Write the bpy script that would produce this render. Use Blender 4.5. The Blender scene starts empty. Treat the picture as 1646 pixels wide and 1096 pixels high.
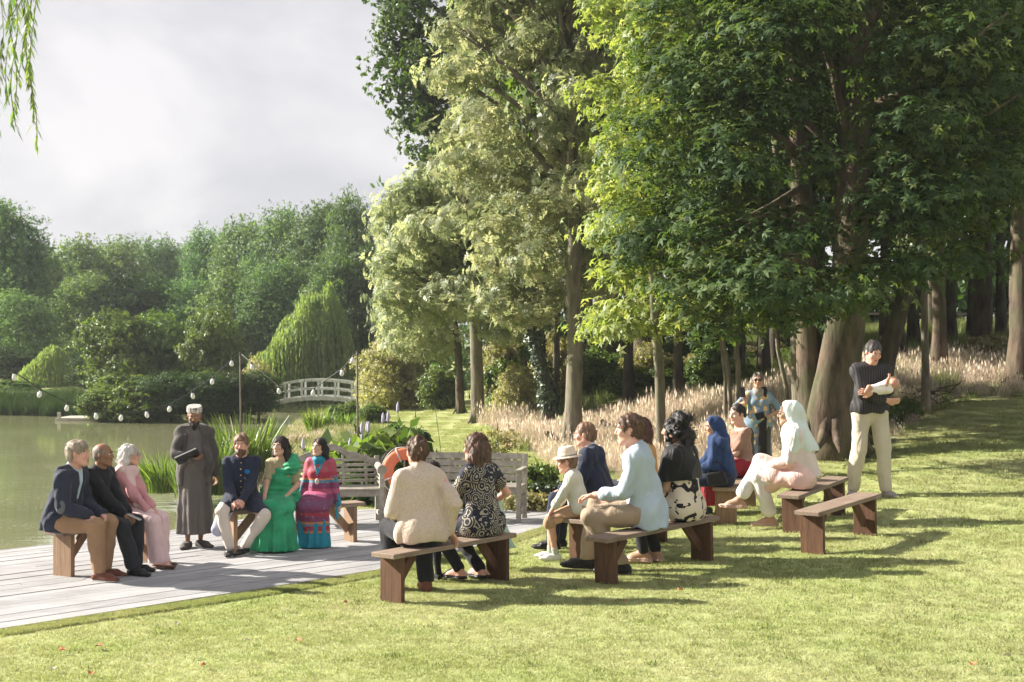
import bpy, math, random
import numpy as np
from mathutils import Vector, Matrix
R = math.radians
scene = bpy.context.scene
COL = scene.collection
rng = np.random.default_rng(7)
random.seed(7)

# ---------------------------------------------------------------- camera, sky, sun, exposure
FPX, CX, CY, CAMH = 2286.0, 823.0, 548.0, 2.35
cam_d = bpy.data.cameras.new("camera")
cam_d.lens = 50.0; cam_d.sensor_width = 36.0; cam_d.clip_start = 0.1; cam_d.clip_end = 3000
cam_d.dof.use_dof = True; cam_d.dof.focus_distance = 15.0; cam_d.dof.aperture_fstop = 5.6
cam = bpy.data.objects.new("camera", cam_d); COL.objects.link(cam)
cam.location = (0, 0, CAMH); cam.rotation_euler = (R(90), 0, 0)
scene.camera = cam

SUN_TO = Vector((-0.955, 0.30, 0.0)).normalized()      # horizontal direction towards the sun
SUN_EL = R(27.5)
sun_d = bpy.data.lights.new("sun", 'SUN'); sun_d.energy = 5.0; sun_d.angle = R(0.6); sun_d.color = (1.0, 0.93, 0.82)
sun = bpy.data.objects.new("sun", sun_d); COL.objects.link(sun)
to_sun = Vector((SUN_TO.x*math.cos(SUN_EL), SUN_TO.y*math.cos(SUN_EL), math.sin(SUN_EL)))
sun.rotation_euler = to_sun.to_track_quat('Z', 'Y').to_euler()
sun.location = to_sun*60

world = bpy.data.worlds.new("World"); scene.world = world; world.use_nodes = True
wt = world.node_tree; wn, wl = wt.nodes, wt.links
wn.clear()
wo = wn.new('ShaderNodeOutputWorld'); bg = wn.new('ShaderNodeBackground')
sky = wn.new('ShaderNodeTexSky'); sky.sky_type = 'NISHITA'; sky.sun_disc = False
sky.sun_elevation = SUN_EL; sky.sun_rotation = math.atan2(SUN_TO.x, SUN_TO.y); sky.dust_density = 2.0
tc = wn.new('ShaderNodeTexCoord')
mp = wn.new('ShaderNodeMapping'); mp.inputs['Scale'].default_value = (1.0, 1.0, 1.45); mp.inputs['Location'].default_value = (0.35, 0.1, 0.2)
wl.new(tc.outputs['Generated'], mp.inputs[0])
n1 = wn.new('ShaderNodeTexNoise'); n1.inputs['Scale'].default_value = 4.6; n1.inputs['Detail'].default_value = 7; n1.inputs['Roughness'].default_value = 0.52; n1.inputs['Distortion'].default_value = 0.35
wl.new(mp.outputs[0], n1.inputs[0])
cr = wn.new('ShaderNodeValToRGB')
cr.color_ramp.elements[0].position = 0.43; cr.color_ramp.elements[0].color = (4.3, 4.3, 4.6, 1)
cr.color_ramp.elements[1].position = 0.62; cr.color_ramp.elements[1].color = (6.1, 5.9, 6.0, 1)
wl.new(n1.outputs[0], cr.inputs[0])
mx = wn.new('ShaderNodeMix'); mx.data_type = 'RGBA'; mx.inputs[0].default_value = 0.95
sc_ = wn.new('ShaderNodeVectorMath'); sc_.operation = 'SCALE'; sc_.inputs[3].default_value = 1.0
wl.new(sky.outputs[0], sc_.inputs[0])
wl.new(sc_.outputs[0], mx.inputs[6]); wl.new(cr.outputs[0], mx.inputs[7])
wl.new(mx.outputs[2], bg.inputs[0]); bg.inputs[1].default_value = 0.05
wl.new(bg.outputs[0], wo.inputs[0])

scene.view_settings.view_transform = 'Standard'; scene.view_settings.look = 'None'
scene.view_settings.exposure = 1.6; scene.view_settings.gamma = 1.0
scene.render.engine = 'CYCLES'
cy = scene.cycles
cy.max_bounces = 8; cy.diffuse_bounces = 5; cy.glossy_bounces = 2; cy.transmission_bounces = 4; cy.transparent_max_bounces = 8; cy.volume_bounces = 0
cy.use_denoising = True; cy.sample_clamp_indirect = 6.0; cy.caustics_reflective = False; cy.caustics_refractive = False
cy.use_adaptive_sampling = True; cy.adaptive_threshold = 0.02
# ---------------------------------------------------------------- helpers: pixels, tags, materials, meshes
def px2w(px, py, Y):
    return Vector(((px-CX)*Y/FPX, Y, CAMH-(py-CY)*Y/FPX))

def tag(o, label=None, cat=None, group=None, kind=None):
    if label: o['label'] = label
    if cat: o['category'] = cat
    if group: o['group'] = group
    if kind: o['kind'] = kind
    return o

def empty(name, loc=(0, 0, 0), rz=0, parent=None):
    o = bpy.data.objects.new(name, None); COL.objects.link(o)
    o.location = loc; o.rotation_euler = (0, 0, rz); o.empty_display_size = 0.1
    if parent: o.parent = parent
    return o

def link(name, me, mat=None, parent=None, smooth=False):
    o = bpy.data.objects.new(name, me); COL.objects.link(o)
    if mat is not None and len(me.materials) == 0:
        for m_ in (mat if isinstance(mat, (list, tuple)) else [mat]): me.materials.append(m_)
    if smooth and len(me.polygons): me.polygons.foreach_set('use_smooth', [True]*len(me.polygons))
    if parent: o.parent = parent
    return o

def np_mesh(name, V, F, attr=None, smooth=False, mi=None):
    """V (n,3); F (m,k) of one face size, or list of such arrays"""
    me = bpy.data.meshes.new(name)
    V = np.asarray(V, dtype=np.float32)
    Fs = F if isinstance(F, list) else [F]
    Fs = [np.asarray(f, dtype=np.int32) for f in Fs if len(f)]
    me.vertices.add(len(V)); me.vertices.foreach_set('co', V.ravel())
    nl = sum(f.size for f in Fs); nf = sum(len(f) for f in Fs)
    me.loops.add(nl); me.loops.foreach_set('vertex_index', np.concatenate([f.ravel() for f in Fs]) if Fs else [])
    me.polygons.add(nf)
    tot = np.concatenate([np.full(len(f), f.shape[1], np.int32) for f in Fs])
    st = np.concatenate([[0], np.cumsum(tot)[:-1]]).astype(np.int32)
    me.polygons.foreach_set('loop_start', st)
    try: me.polygons.foreach_set('loop_total', tot)
    except Exception: pass
    if mi is not None: me.polygons.foreach_set('material_index', np.asarray(mi, np.int32))
    if smooth: me.polygons.foreach_set('use_smooth', np.ones(nf, bool))
    if attr is not None:
        a = me.attributes.new('v', 'FLOAT', 'FACE'); a.data.foreach_set('value', np.asarray(attr, np.float32))
    me.update(calc_edges=True)
    return me

class MB:
    """collects boxes, tubes and rings into one mesh"""
    def __init__(s): s.V = []; s.F = {}; s.n = 0
    def add(s, V, F):
        V = np.asarray(V, float); s.V.append(V)
        for f in F: s.F.setdefault(len(f), []).append([i+s.n for i in f])
        s.n += len(V); return s
    def box(s, c, size, rot=None, taper=1.0):
        x, y, z = [v/2 for v in size]
        V = [Vector((sx*x*(taper if sz > 0 else 1), sy*y*(taper if sz > 0 else 1), sz*z)) for sx, sy, sz in
             ((-1,-1,-1),(1,-1,-1),(1,1,-1),(-1,1,-1),(-1,-1,1),(1,-1,1),(1,1,1),(-1,1,1))]
        if rot is not None: V = [rot @ v for v in V]
        V = [v+Vector(c) for v in V]
        return s.add([tuple(v) for v in V], [(3,2,1,0),(4,5,6,7),(0,1,5,4),(1,2,6,5),(2,3,7,6),(3,0,4,7)])
    def bar(s, a, b, w, h, up=(0,0,1)):
        a, b = Vector(a), Vector(b); d = (b-a); L = d.length; d.normalize()
        u = Vector(up); r = d.cross(u)
        if r.length < 1e-4: r = d.cross(Vector((1,0,0)))
        r.normalize(); u = r.cross(d)
        M = Matrix((r, d, u)).transposed()
        return s.box((a+b)/2, (w, L, h), M)
    def tube(s, pts, rad, n=8, cap=True):
        pts = [Vector(p) for p in pts]
        if not hasattr(rad, '__len__'): rad = [rad]*len(pts)
        V = []; F = []
        pr = None
        for i, p in enumerate(pts):
            d = (pts[min(i+1, len(pts)-1)]-pts[max(i-1, 0)])
            if d.length < 1e-7: d = Vector((0,0,1))
            d.normalize()
            if pr is None:
                r = d.cross(Vector((0,0,1)))
                if r.length < 1e-3: r = d.cross(Vector((0,1,0)))
            else: r = pr-d*pr.dot(d)
            r.normalize(); pr = r; u = d.cross(r)
            for k in range(n):
                a = 2*math.pi*k/n
                V.append(tuple(p+(r*math.cos(a)+u*math.sin(a))*rad[i]))
        m = len(pts)
        for i in range(m-1):
            for k in range(n):
                F.append((i*n+k, i*n+(k+1)%n, (i+1)*n+(k+1)%n, (i+1)*n+k))
        if cap:
            F.append(tuple(reversed(range(n)))); F.append(tuple(range((m-1)*n, m*n)))
        return s.add(V, F)
    def lathe(s, prof, n=24, c=(0,0,0), rot=None, closed=False):
        V = []; F = []
        for r, z in prof:
            for k in range(n):
                a = 2*math.pi*k/n
                v = Vector((r*math.cos(a), r*math.sin(a), z))
                if rot is not None: v = rot @ v
                V.append(tuple(v+Vector(c)))
        m = len(prof)
        for i in range(m if closed else m-1):
            j = (i+1) % m
            for k in range(n):
                F.append((i*n+k, i*n+(k+1)%n, j*n+(k+1)%n, j*n+k))
        return s.add(V, F)
    def mesh(s, name='m', smooth=False):
        V = np.concatenate(s.V)
        me = bpy.data.meshes.new(name)
        fs = [tuple(f) for k in s.F for f in s.F[k]]
        me.from_pydata([tuple(v) for v in V], [], fs); me.update()
        if smooth: me.polygons.foreach_set('use_smooth', [True]*len(me.polygons))
        return me
    def build(s, name, mat, parent=None, smooth=False, bevel=0):
        o = link(name, s.mesh(name, smooth), mat, parent)
        if bevel:
            b = o.modifiers.new('bevel', 'BEVEL'); b.width = bevel; b.segments = 2; b.limit_method = 'ANGLE'
        return o

# ---- materials
def nodes_of(name):
    m = bpy.data.materials.new(name); m.use_nodes = True
    nt = m.node_tree; nt.nodes.clear()
    out = nt.nodes.new('ShaderNodeOutputMaterial')
    return m, nt, out

def rgba(c): return (c[0], c[1], c[2], 1)

def ramp(nt, src, stops, interp='LINEAR'):
    r = nt.nodes.new('ShaderNodeValToRGB'); r.color_ramp.interpolation = interp
    el = r.color_ramp.elements
    while len(el) < len(stops): el.new(0.5)
    for e, (p, c) in zip(el, stops): e.position = p; e.color = rgba(c)
    if src is not None: nt.links.new(src, r.inputs[0])
    return r.outputs[0]

def noise(nt, scale, detail=4, rough=0.55, vec=None, dist=0.0, stretch=None, coord='Object'):
    if vec is None:
        t = nt.nodes.new('ShaderNodeTexCoord'); vec = t.outputs[coord]
    if stretch is not None:
        mp_ = nt.nodes.new('ShaderNodeMapping'); mp_.inputs['Scale'].default_value = stretch
        nt.links.new(vec, mp_.inputs[0]); vec = mp_.outputs[0]
    n = nt.nodes.new('ShaderNodeTexNoise'); n.inputs['Scale'].default_value = scale
    n.inputs['Detail'].default_value = detail; n.inputs['Roughness'].default_value = rough; n.inputs['Distortion'].default_value = dist
    nt.links.new(vec, n.inputs[0]); return n.outputs[0]

def mixc(nt, f, a, b, mode='MIX'):
    m = nt.nodes.new('ShaderNodeMix'); m.data_type = 'RGBA'; m.blend_type = mode; m.clamp_factor = True
    for i, v in ((0, f), (6, a), (7, b)):
        if hasattr(v, 'links') or hasattr(v, 'is_linked'): nt.links.new(v, m.inputs[i])
        else: m.inputs[i].default_value = v if i == 0 else rgba(v)
    return m.outputs[2]

def bumpn(nt, h, strength, dist=0.01):
    b = nt.nodes.new('ShaderNodeBump'); b.inputs['Strength'].default_value = strength; b.inputs['Distance'].default_value = dist
    nt.links.new(h, b.inputs['Height']); return b.outputs[0]

def mat(name, col, rough=0.8, var=0.25, nscale=6, bump=0.3, bscale=40, stretch=None, metal=0.0, spec=0.3, col2=None, sheen=0.0, bdist=0.01, sss=0.0):
    m, nt, out = nodes_of(name)
    p = nt.nodes.new('ShaderNodeBsdfPrincipled')
    c2 = col2 if col2 is not None else tuple(v*(1-var) for v in col)
    n = noise(nt, nscale, 5, stretch=stretch)
    nt.links.new(ramp(nt, n, [(0.35, c2), (0.65, col)]), p.inputs['Base Color'])
    p.inputs['Roughness'].default_value = rough; p.inputs['Metallic'].default_value = metal
    p.inputs['Specular IOR Level'].default_value = spec
    if sheen: p.inputs['Sheen Weight'].default_value = sheen
    if sss:
        p.inputs['Subsurface Weight'].default_value = sss; p.inputs['Subsurface Radius'].default_value = (1, .4, .2); p.inputs['Subsurface Scale'].default_value = 0.01
    if bump:
        n2 = noise(nt, bscale, 4, stretch=stretch)
        nt.links.new(bumpn(nt, n2, bump, bdist), p.inputs['Normal'])
    nt.links.new(p.outputs[0], out.inputs[0])
    m['p'] = 1
    return m

def leafmat(name, dark, mid, light, trans=0.4, gloss=0.06, rough=0.45, tint=(1.25, 1.35, 0.55), upn=0.0, field=None):
    m, nt, out = nodes_of(name)
    a = nt.nodes.new('ShaderNodeAttribute'); a.attribute_name = 'v'
    c = ramp(nt, a.outputs['Fac'], [(0.0, dark), (0.5, mid), (1.0, light)])
    if field:   # worn and dry patches over the sward
        ge0 = nt.nodes.new('ShaderNodeNewGeometry'); f1 = noise(nt, 0.55, 5, .6, vec=ge0.outputs['Position']); f2 = noise(nt, 3.5, 3, .6, vec=ge0.outputs['Position'])
        c = mixc(nt, ramp(nt, f1, [(.42, (0,0,0)), (.62, (.6,.6,.6))]), c, field); c = mixc(nt, ramp(nt, f2, [(.52, (0,0,0)), (.68, (.55,.55,.55))]), c, (.25,.33,.09))
    oi = nt.nodes.new('ShaderNodeObjectInfo')
    hs = nt.nodes.new('ShaderNodeHueSaturation')
    mr = nt.nodes.new('ShaderNodeMapRange'); mr.inputs[3].default_value = 0.485; mr.inputs[4].default_value = 0.515
    nt.links.new(oi.outputs['Random'], mr.inputs[0]); nt.links.new(mr.outputs[0], hs.inputs['Hue'])
    mv = nt.nodes.new('ShaderNodeMapRange'); mv.inputs[3].default_value = 0.85; mv.inputs[4].default_value = 1.15
    nt.links.new(oi.outputs['Random'], mv.inputs[0]); nt.links.new(mv.outputs[0], hs.inputs['Value'])
    nt.links.new(c, hs.inputs['Color']); c = hs.outputs[0]
    d = nt.nodes.new('ShaderNodeBsdfDiffuse'); nt.links.new(c, d.inputs[0])
    t = nt.nodes.new('ShaderNodeBsdfTranslucent')
    tm = nt.nodes.new('ShaderNodeVectorMath'); tm.operation = 'MULTIPLY'; tm.inputs[1].default_value = tint
    nt.links.new(c, tm.inputs[0]); nt.links.new(tm.outputs[0], t.inputs[0])
    mxs = nt.nodes.new('ShaderNodeMixShader'); mxs.inputs[0].default_value = trans
    nt.links.new(d.outputs[0], mxs.inputs[1]); nt.links.new(t.outputs[0], mxs.inputs[2])
    if upn:     # a sward is lit as one soft surface: lean the shading normals of the thin blades upwards
        ge = nt.nodes.new('ShaderNodeNewGeometry'); sc = nt.nodes.new('ShaderNodeVectorMath'); sc.operation = 'SCALE'; sc.inputs[3].default_value = 1-upn
        nt.links.new(ge.outputs['Normal'], sc.inputs[0]); ad = nt.nodes.new('ShaderNodeVectorMath'); ad.operation = 'ADD'; ad.inputs[1].default_value = (0,0,upn)
        nt.links.new(sc.outputs[0], ad.inputs[0]); nn = nt.nodes.new('ShaderNodeVectorMath'); nn.operation = 'NORMALIZE'; nt.links.new(ad.outputs[0], nn.inputs[0])
        nt.links.new(nn.outputs[0], d.inputs['Normal'])
    g = nt.nodes.new('ShaderNodeBsdfGlossy'); g.inputs['Roughness'].default_value = rough; g.inputs[0].default_value = (0.9, 0.95, 0.9, 1)
    m2 = nt.nodes.new('ShaderNodeMixShader'); m2.inputs[0].default_value = gloss
    nt.links.new(mxs.outputs[0], m2.inputs[1]); nt.links.new(g.outputs[0], m2.inputs[2])
    nt.links.new(m2.outputs[0], out.inputs[0])
    return m

def barkmat(name, a, b, scale=9, bump=0.8):
    m, nt, out = nodes_of(name)
    p = nt.nodes.new('ShaderNodeBsdfPrincipled'); p.inputs['Roughness'].default_value = 0.9; p.inputs['Specular IOR Level'].default_value = 0.15
    n = noise(nt, scale, 6, 0.65, stretch=(1, 1, 0.22))
    n0 = noise(nt, scale*0.25, 3)
    c = ramp(nt, n, [(0.35, a), (0.62, b)])
    c = mixc(nt, ramp(nt, n0, [(0.42, (0, 0, 0)), (0.62, (0.5, 0.5, 0.5))]), c, (0.085, 0.1, 0.05))
    nt.links.new(c, p.inputs[0])
    nt.links.new(bumpn(nt, n, bump, 0.04), p.inputs['Normal'])
    nt.links.new(p.outputs[0], out.inputs[0]); return m

def woodmat(name, a, b, scale=3.0, stretch=(14, 1, 14), rough=0.75, bump=0.35, vary=True):
    m, nt, out = nodes_of(name)
    p = nt.nodes.new('ShaderNodeBsdfPrincipled'); p.inputs['Roughness'].default_value = rough; p.inputs['Specular IOR Level'].default_value = 0.25
    n = noise(nt, scale, 7, 0.65, stretch=stretch, dist=0.4)
    c = ramp(nt, n, [(0.3, a), (0.68, b)])
    st = noise(nt, 2.3, 4)
    c = mixc(nt, ramp(nt, st, [(0.45, (0, 0, 0)), (0.75, (0.35, 0.35, 0.35))]), c, tuple(v*0.55 for v in a))
    if vary:
        oi = nt.nodes.new('ShaderNodeObjectInfo'); mv = nt.nodes.new('ShaderNodeMapRange'); mv.inputs[3].default_value = 0.86; mv.inputs[4].default_value = 1.1
        nt.links.new(oi.outputs['Random'], mv.inputs[0])
        hs = nt.nodes.new('ShaderNodeHueSaturation'); nt.links.new(mv.outputs[0], hs.inputs['Value']); nt.links.new(c, hs.inputs['Color']); c = hs.outputs[0]
    nt.links.new(c, p.inputs[0]); nt.links.new(bumpn(nt, n, bump, 0.006), p.inputs['Normal'])
    nt.links.new(p.outputs[0], out.inputs[0]); return m

def softpos(x, k=0.35):      # soft max(0, x)
    x = np.asarray(x, float)
    return k*np.logaddexp(0, x/k)
def sst(x, a, b):
    t = np.clip((np.asarray(x, float)-a)/(b-a), 0, 1); return t*t*(3-2*t)
# ---------------------------------------------------------------- terrain, pond, deck
# outline of the pond (world metres); the deck overhangs its near bank
POND = np.array([(-60,3),(-8.2,10.4),(-6.4,13.6),(-5.3,16.0),(-4.2,18.3),(-3.7,20.2),(-4.2,23.0),(-5.0,26.0),(-4.9,30),(-5.3,35),(-6.4,41),(-7.2,48),(-6.2,56),(-4.2,62),(-2,68),(-4,73),(-10,73),(-13,67),(-13,61),(-12.2,56),
                 (-9.0,51),(-11.0,49.5),(-14.0,49.5),(-14.8,52.5),(-20,54.5),(-30,56),(-60,58)], float)
def pond_dist(X, Y, P=POND):
    """signed distance, negative in the pond"""
    X = np.asarray(X, float); Y = np.asarray(Y, float)
    d = np.full(X.shape, 1e9); ins = np.zeros(X.shape, bool)
    n = len(P)
    for i in range(n):
        ax, ay = P[i]; bx, by = P[(i+1) % n]
        ex, ey = bx-ax, by-ay
        t = np.clip(((X-ax)*ex+(Y-ay)*ey)/(ex*ex+ey*ey), 0, 1)
        d = np.minimum(d, np.hypot(X-ax-t*ex, Y-ay-t*ey))
        c = ((ay > Y) != (by > Y)) & (X < (bx-ax)*(Y-ay)/(by-ay+1e-12)+ax)
        ins ^= c
    return np.where(ins, -d, d)
# deck: planks run along direction DU; outline of near and far edges from the photograph
DU = Vector((0.70, 0.714)).normalized(); DN = Vector((-DU.y, DU.x))
near = [(-12,4.0),(-6.5,9.2),(-4.2,11.62),(-3.45,12.4),(-2.83,13.0),(-2.24,13.62),(-1.41,14.6),(-0.81,15.5),(0.08,17.3),(0.62,18.55),(0.78,19.3)]
far = [(0.55,19.75),(-0.2,19.95),(-2.9,19.9),(-3.35,19.1),(-3.85,18.35),(-4.3,17.6),(-5.0,16.5),(-5.75,15.7),(-8.6,12.9),(-14,7.5)]
DECK = [Vector(q) for q in near+far]
DECKA = np.array([tuple(q) for q in DECK])
WATER_Z = -0.45
def hgt(X, Y, pond=True):
    X = np.asarray(X, float); Y = np.asarray(Y, float)
    z = 0.055*softpos(X-0.3)*sst(Y, 9, 14)*np.where(X > 14, 14/np.maximum(X, 1), 1)
    z = z + 0.072*np.minimum(softpos(Y-15.5), 13)*sst(X, 3-0.25*np.clip(Y-22,0,16), 5.2+0.25*np.clip(Y-20,0,30))
    z = z + 0.028*np.clip(softpos(Y-22), 0, 30)*sst(X, -4, 3)
    z = z + 0.035*np.sin(X*0.9+1)*np.sin(Y*0.55)*sst(Y, 17, 24)
    z = z + 0.010*np.clip(Y-58, 0, 60)*sst(-X, -3, 3) + 0.03*np.clip(Y-58, 0, 60)*(1-sst(-X, -3, 3))
    z = z-0.02
    if pond:
        d = pond_dist(X, Y)
        dd = pond_dist(X, Y, DECKA); z = np.where(dd < 0.0, np.minimum(z, -0.02)-0.2*sst(-dd, 0.0, 0.12), np.minimum(z, -0.02+0.12*np.maximum(dd,0)))
        z = z*sst(d, -0.2, 2.5) + np.where(d < 1.2, -(1.25)*sst(-d, -1.0, 1.6), 0)
    return z
def hz(x, y): return float(hgt(np.array([x]), np.array([y]))[0])
def gnd(px, py):
    """world point on the terrain seen at a pixel of the photograph"""
    lo, hi = 6.0, 300.0
    for Y in np.arange(7, 200, 0.05):
        p = px2w(px, py, Y)
        if p.z <= hz(p.x, p.y): break
    return Vector((p.x, p.y, hz(p.x, p.y)))

def grid_axis(segs):
    out = []
    for a, b, st in segs: out.extend(np.arange(a, b, st))
    out.append(segs[-1][1]); return np.array(out)
gx = grid_axis([(-400,-60,20),(-60,-16,1.6),(-16,-9,0.3),(-9,2,0.12),(2,12,0.3),(12,40,1.6),(40,400,20)])
gy = grid_axis([(-20,6,3),(6,9,0.3),(9,21,0.12),(21,34,0.3),(34,75,0.8),(75,130,4),(130,900,40)])
GX, GY = np.meshgrid(gx, gy, indexing='ij')
GZ = hgt(GX.ravel(), GY.ravel()).reshape(GX.shape)
V = np.stack([GX.ravel(), GY.ravel(), GZ.ravel()], 1)
idx = np.arange(len(gx)*len(gy)).reshape(len(gx), len(gy))
F = np.stack([idx[:-1,:-1].ravel(), idx[1:,:-1].ravel(), idx[1:,1:].ravel(), idx[:-1,1:].ravel()], 1)
me = np_mesh('ground', V, F, smooth=True)
# how dry / meadow-like the ground is, as a surface attribute (0 mown lawn, 1 dry meadow soil)
def meadow(X, Y):
    X = np.asarray(X, float); Y = np.asarray(Y, float)
    w = 0.5*np.sin(X*1.7+Y*0.6)+0.35*np.sin(Y*1.3-X*0.7)
    edge = np.interp(X, [-6,-3,-1.5,0,1.0,2,3.5,5,6.2,7.5,9,12,20], [300,300,46,30,24.5,22.5,22.6,22.8,23,25.5,26.5,27.5,30])
    return sst(Y-edge+w*0.5, -0.6, 0.8)
a = me.attributes.new('dry', 'FLOAT', 'POINT'); a.data.foreach_set('value', meadow(V[:,0], V[:,1]).astype(np.float32))
m, nt, out = nodes_of('ground_soil_and_turf')
p = nt.nodes.new('ShaderNodeBsdfPrincipled'); p.inputs['Roughness'].default_value = 0.95; p.inputs['Specular IOR Level'].default_value = 0.1
big = noise(nt, 0.55, 4); fine = noise(nt, 9, 6, 0.7)
g1 = ramp(nt, big, [(0.35, (0.27,0.31,0.11)), (0.65, (0.37,0.39,0.19))])
g2 = ramp(nt, fine, [(0.3, (0.19,0.23,0.07)), (0.7, (0.40,0.41,0.20))])
gg = mixc(nt, 0.5, g1, g2)
dry = mixc(nt, ramp(nt, noise(nt, 0.35, 4), [(0.42, (0,0,0)), (0.56, (1,1,1))]), ramp(nt, fine, [(0.3, (0.17,0.14,0.085)), (0.7, (0.34,0.29,0.19))]), (0.10,0.13,0.045))
at = nt.nodes.new('ShaderNodeAttribute'); at.attribute_name = 'dry'
c = mixc(nt, at.outputs['Fac'], gg, dry)
nt.links.new(c, p.inputs[0]); nt.links.new(bumpn(nt, fine, 0.6, 0.03), p.inputs['Normal']); nt.links.new(p.outputs[0], out.inputs[0])
tag(link('ground', me, m), 'mown lawn and rough meadow bank around the pond', kind='structure')

# water
m, nt, out = nodes_of('pond_water')
p = nt.nodes.new('ShaderNodeBsdfPrincipled'); p.inputs['Roughness'].default_value = 0.05; p.inputs['IOR'].default_value = 1.33
p.inputs['Specular IOR Level'].default_value = 0.5
n = noise(nt, 0.35, 4); spk = noise(nt, 26, 2, 0.5, stretch=(1,0.6,1)); spk2 = noise(nt, 1.1, 3)
c = ramp(nt, n, [(0.3, (0.165,0.18,0.085)), (0.7, (0.23,0.23,0.125))])
sm = nt.nodes.new('ShaderNodeMath'); sm.operation = 'MULTIPLY'
nt.links.new(ramp(nt, spk, [(0.62, (0,0,0)), (0.67, (1,1,1))]), sm.inputs[0]); nt.links.new(ramp(nt, spk2, [(0.4, (0.15,0.15,0.15)), (0.6, (1,1,1))]), sm.inputs[1])
c = mixc(nt, sm.outputs[0], c, (0.55,0.53,0.45))
nt.links.new(c, p.inputs[0])
rp = noise(nt, 1.6, 3, 0.5, stretch=(1,2.2,1)); nt.links.new(bumpn(nt, rp, 0.07, 0.04), p.inputs['Normal'])
nt.links.new(p.outputs[0], out.inputs[0])
wm = MB().add([(-62,2,WATER_Z),(1.5,2,WATER_Z),(1.5,74,WATER_Z),(-62,74,WATER_Z)], [(0,1,2,3)]).mesh('water')
tag(link('water', wm, m), 'still green pond water with floating specks', kind='structure')

def spans(off):
    """intervals along DU inside the deck outline at perpendicular offset off"""
    ts = []
    n = len(DECK)
    for i in range(n):
        a, b = DECK[i], DECK[(i+1) % n]
        da, db = a.dot(DN)-off, b.dot(DN)-off
        if (da > 0) != (db > 0):
            q = a+(b-a)*(da/(da-db)); ts.append(q.dot(DU))
    ts.sort(); return list(zip(ts[::2], ts[1::2]))
def in_deck(x, y, m_=0.0):
    off = Vector((x, y)).dot(DN); t = Vector((x, y)).dot(DU)
    return any(a-m_ < t < b+m_ for a, b in spans(off))
deckwood = woodmat('weathered_deck_board', (0.26,0.258,0.262), (0.41,0.406,0.41), scale=2.0, stretch=(1,1,1), rough=0.8, bump=0.3)
# rebuild the grain so that it runs along the boards
nt = deckwood.node_tree
for nd in nt.nodes:
    if nd.type == 'MAPPING': nd.inputs['Rotation'].default_value = (0, 0, -math.atan2(DU.y, DU.x)); nd.inputs['Scale'].default_value = (0.7, 22, 1); nd.vector_type = 'TEXTURE' if False else 'POINT'
deck = empty('deck'); tag(deck, 'pale weathered timber deck along the pond edge', kind='structure')
PW, GAP = 0.142, 0.006
o0 = min(q.dot(DN) for q in DECK); o1 = max(q.dot(DN) for q in DECK)
k = 0; off = o0+0.01
while off < o1-0.02:
    A = spans(off+0.002); B = spans(min(off+PW-GAP, o1-0.003))
    if A and B:
        t0a, t1a = A[0][0], A[-1][1]; t0b, t1b = B[0][0], B[-1][1]
        cuts = [0.0]
        c_ = random.uniform(0.1, 0.4)
        L = (t1a-t0a)
        while c_*L < L-1.2: cuts.append(c_); c_ += random.uniform(2.6, 4.2)/max(L, 1)
        cuts.append(1.0)
        for u0, u1 in zip(cuts[:-1], cuts[1:]):
            g = 0.003
            mb = MB(); V = []
            dz = random.uniform(-0.004, 0.003)
            for zz in (-0.035, 0.0+dz):
                for t, oo in ((t0a+(t1a-t0a)*u0+g, off), (t0a+(t1a-t0a)*u1-g, off), (t0b+(t1b-t0b)*u1-g, off+PW-GAP), (t0b+(t1b-t0b)*u0+g, off+PW-GAP)):
                    q = DU*t+DN*oo; V.append((q.x, q.y, zz))
            mb.add(V, [(3,2,1,0),(4,5,6,7),(0,1,5,4),(1,2,6,5),(2,3,7,6),(3,0,4,7)])
            mb.build('plank', deckwood, deck)
    off += PW
# dark framing under the boards and a fascia along the water
fr = MB()
fv = [(q.x, q.y, -0.05) for q in DECK]+[(q.x, q.y, -0.30) for q in DECK]; n = len(DECK)
fr.add(fv, [tuple(range(n))]+[(i, (i+1) % n, n+(i+1) % n, n+i) for i in range(n)])
fr.build('subframe', mat('dark_deck_frame', (0.16,0.145,0.125), 0.9), deck)
for i in range(n):
    pass
for q in DECK[11:]:
    mb = MB().tube([(q.x, q.y-0.1, -1.4), (q.x, q.y-0.1, -0.06)], 0.06, 8); mb.build('pile', mat('pile_wood', (0.15,0.12,0.09), 0.9) if 'pile_wood' not in bpy.data.materials else bpy.data.materials['pile_wood'], deck)

# ---------------------------------------------------------------- haze
hzb = MB().box((0, 440, 13.0), (830, 930, 29.6)).mesh('haze')
hm_, nt, out = nodes_of('haze_air'); pv = nt.nodes.new('ShaderNodeVolumePrincipled'); pv.inputs['Color'].default_value = (0.90, 0.95, 1.0, 1); pv.inputs['Density'].default_value = 0.0004; pv.inputs['Anisotropy'].default_value = 0.25
nt.links.new(pv.outputs[0], out.inputs['Volume'])
tag(link('haze', hzb, hm_), 'thin summer haze in the air', kind='stuff')
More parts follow.
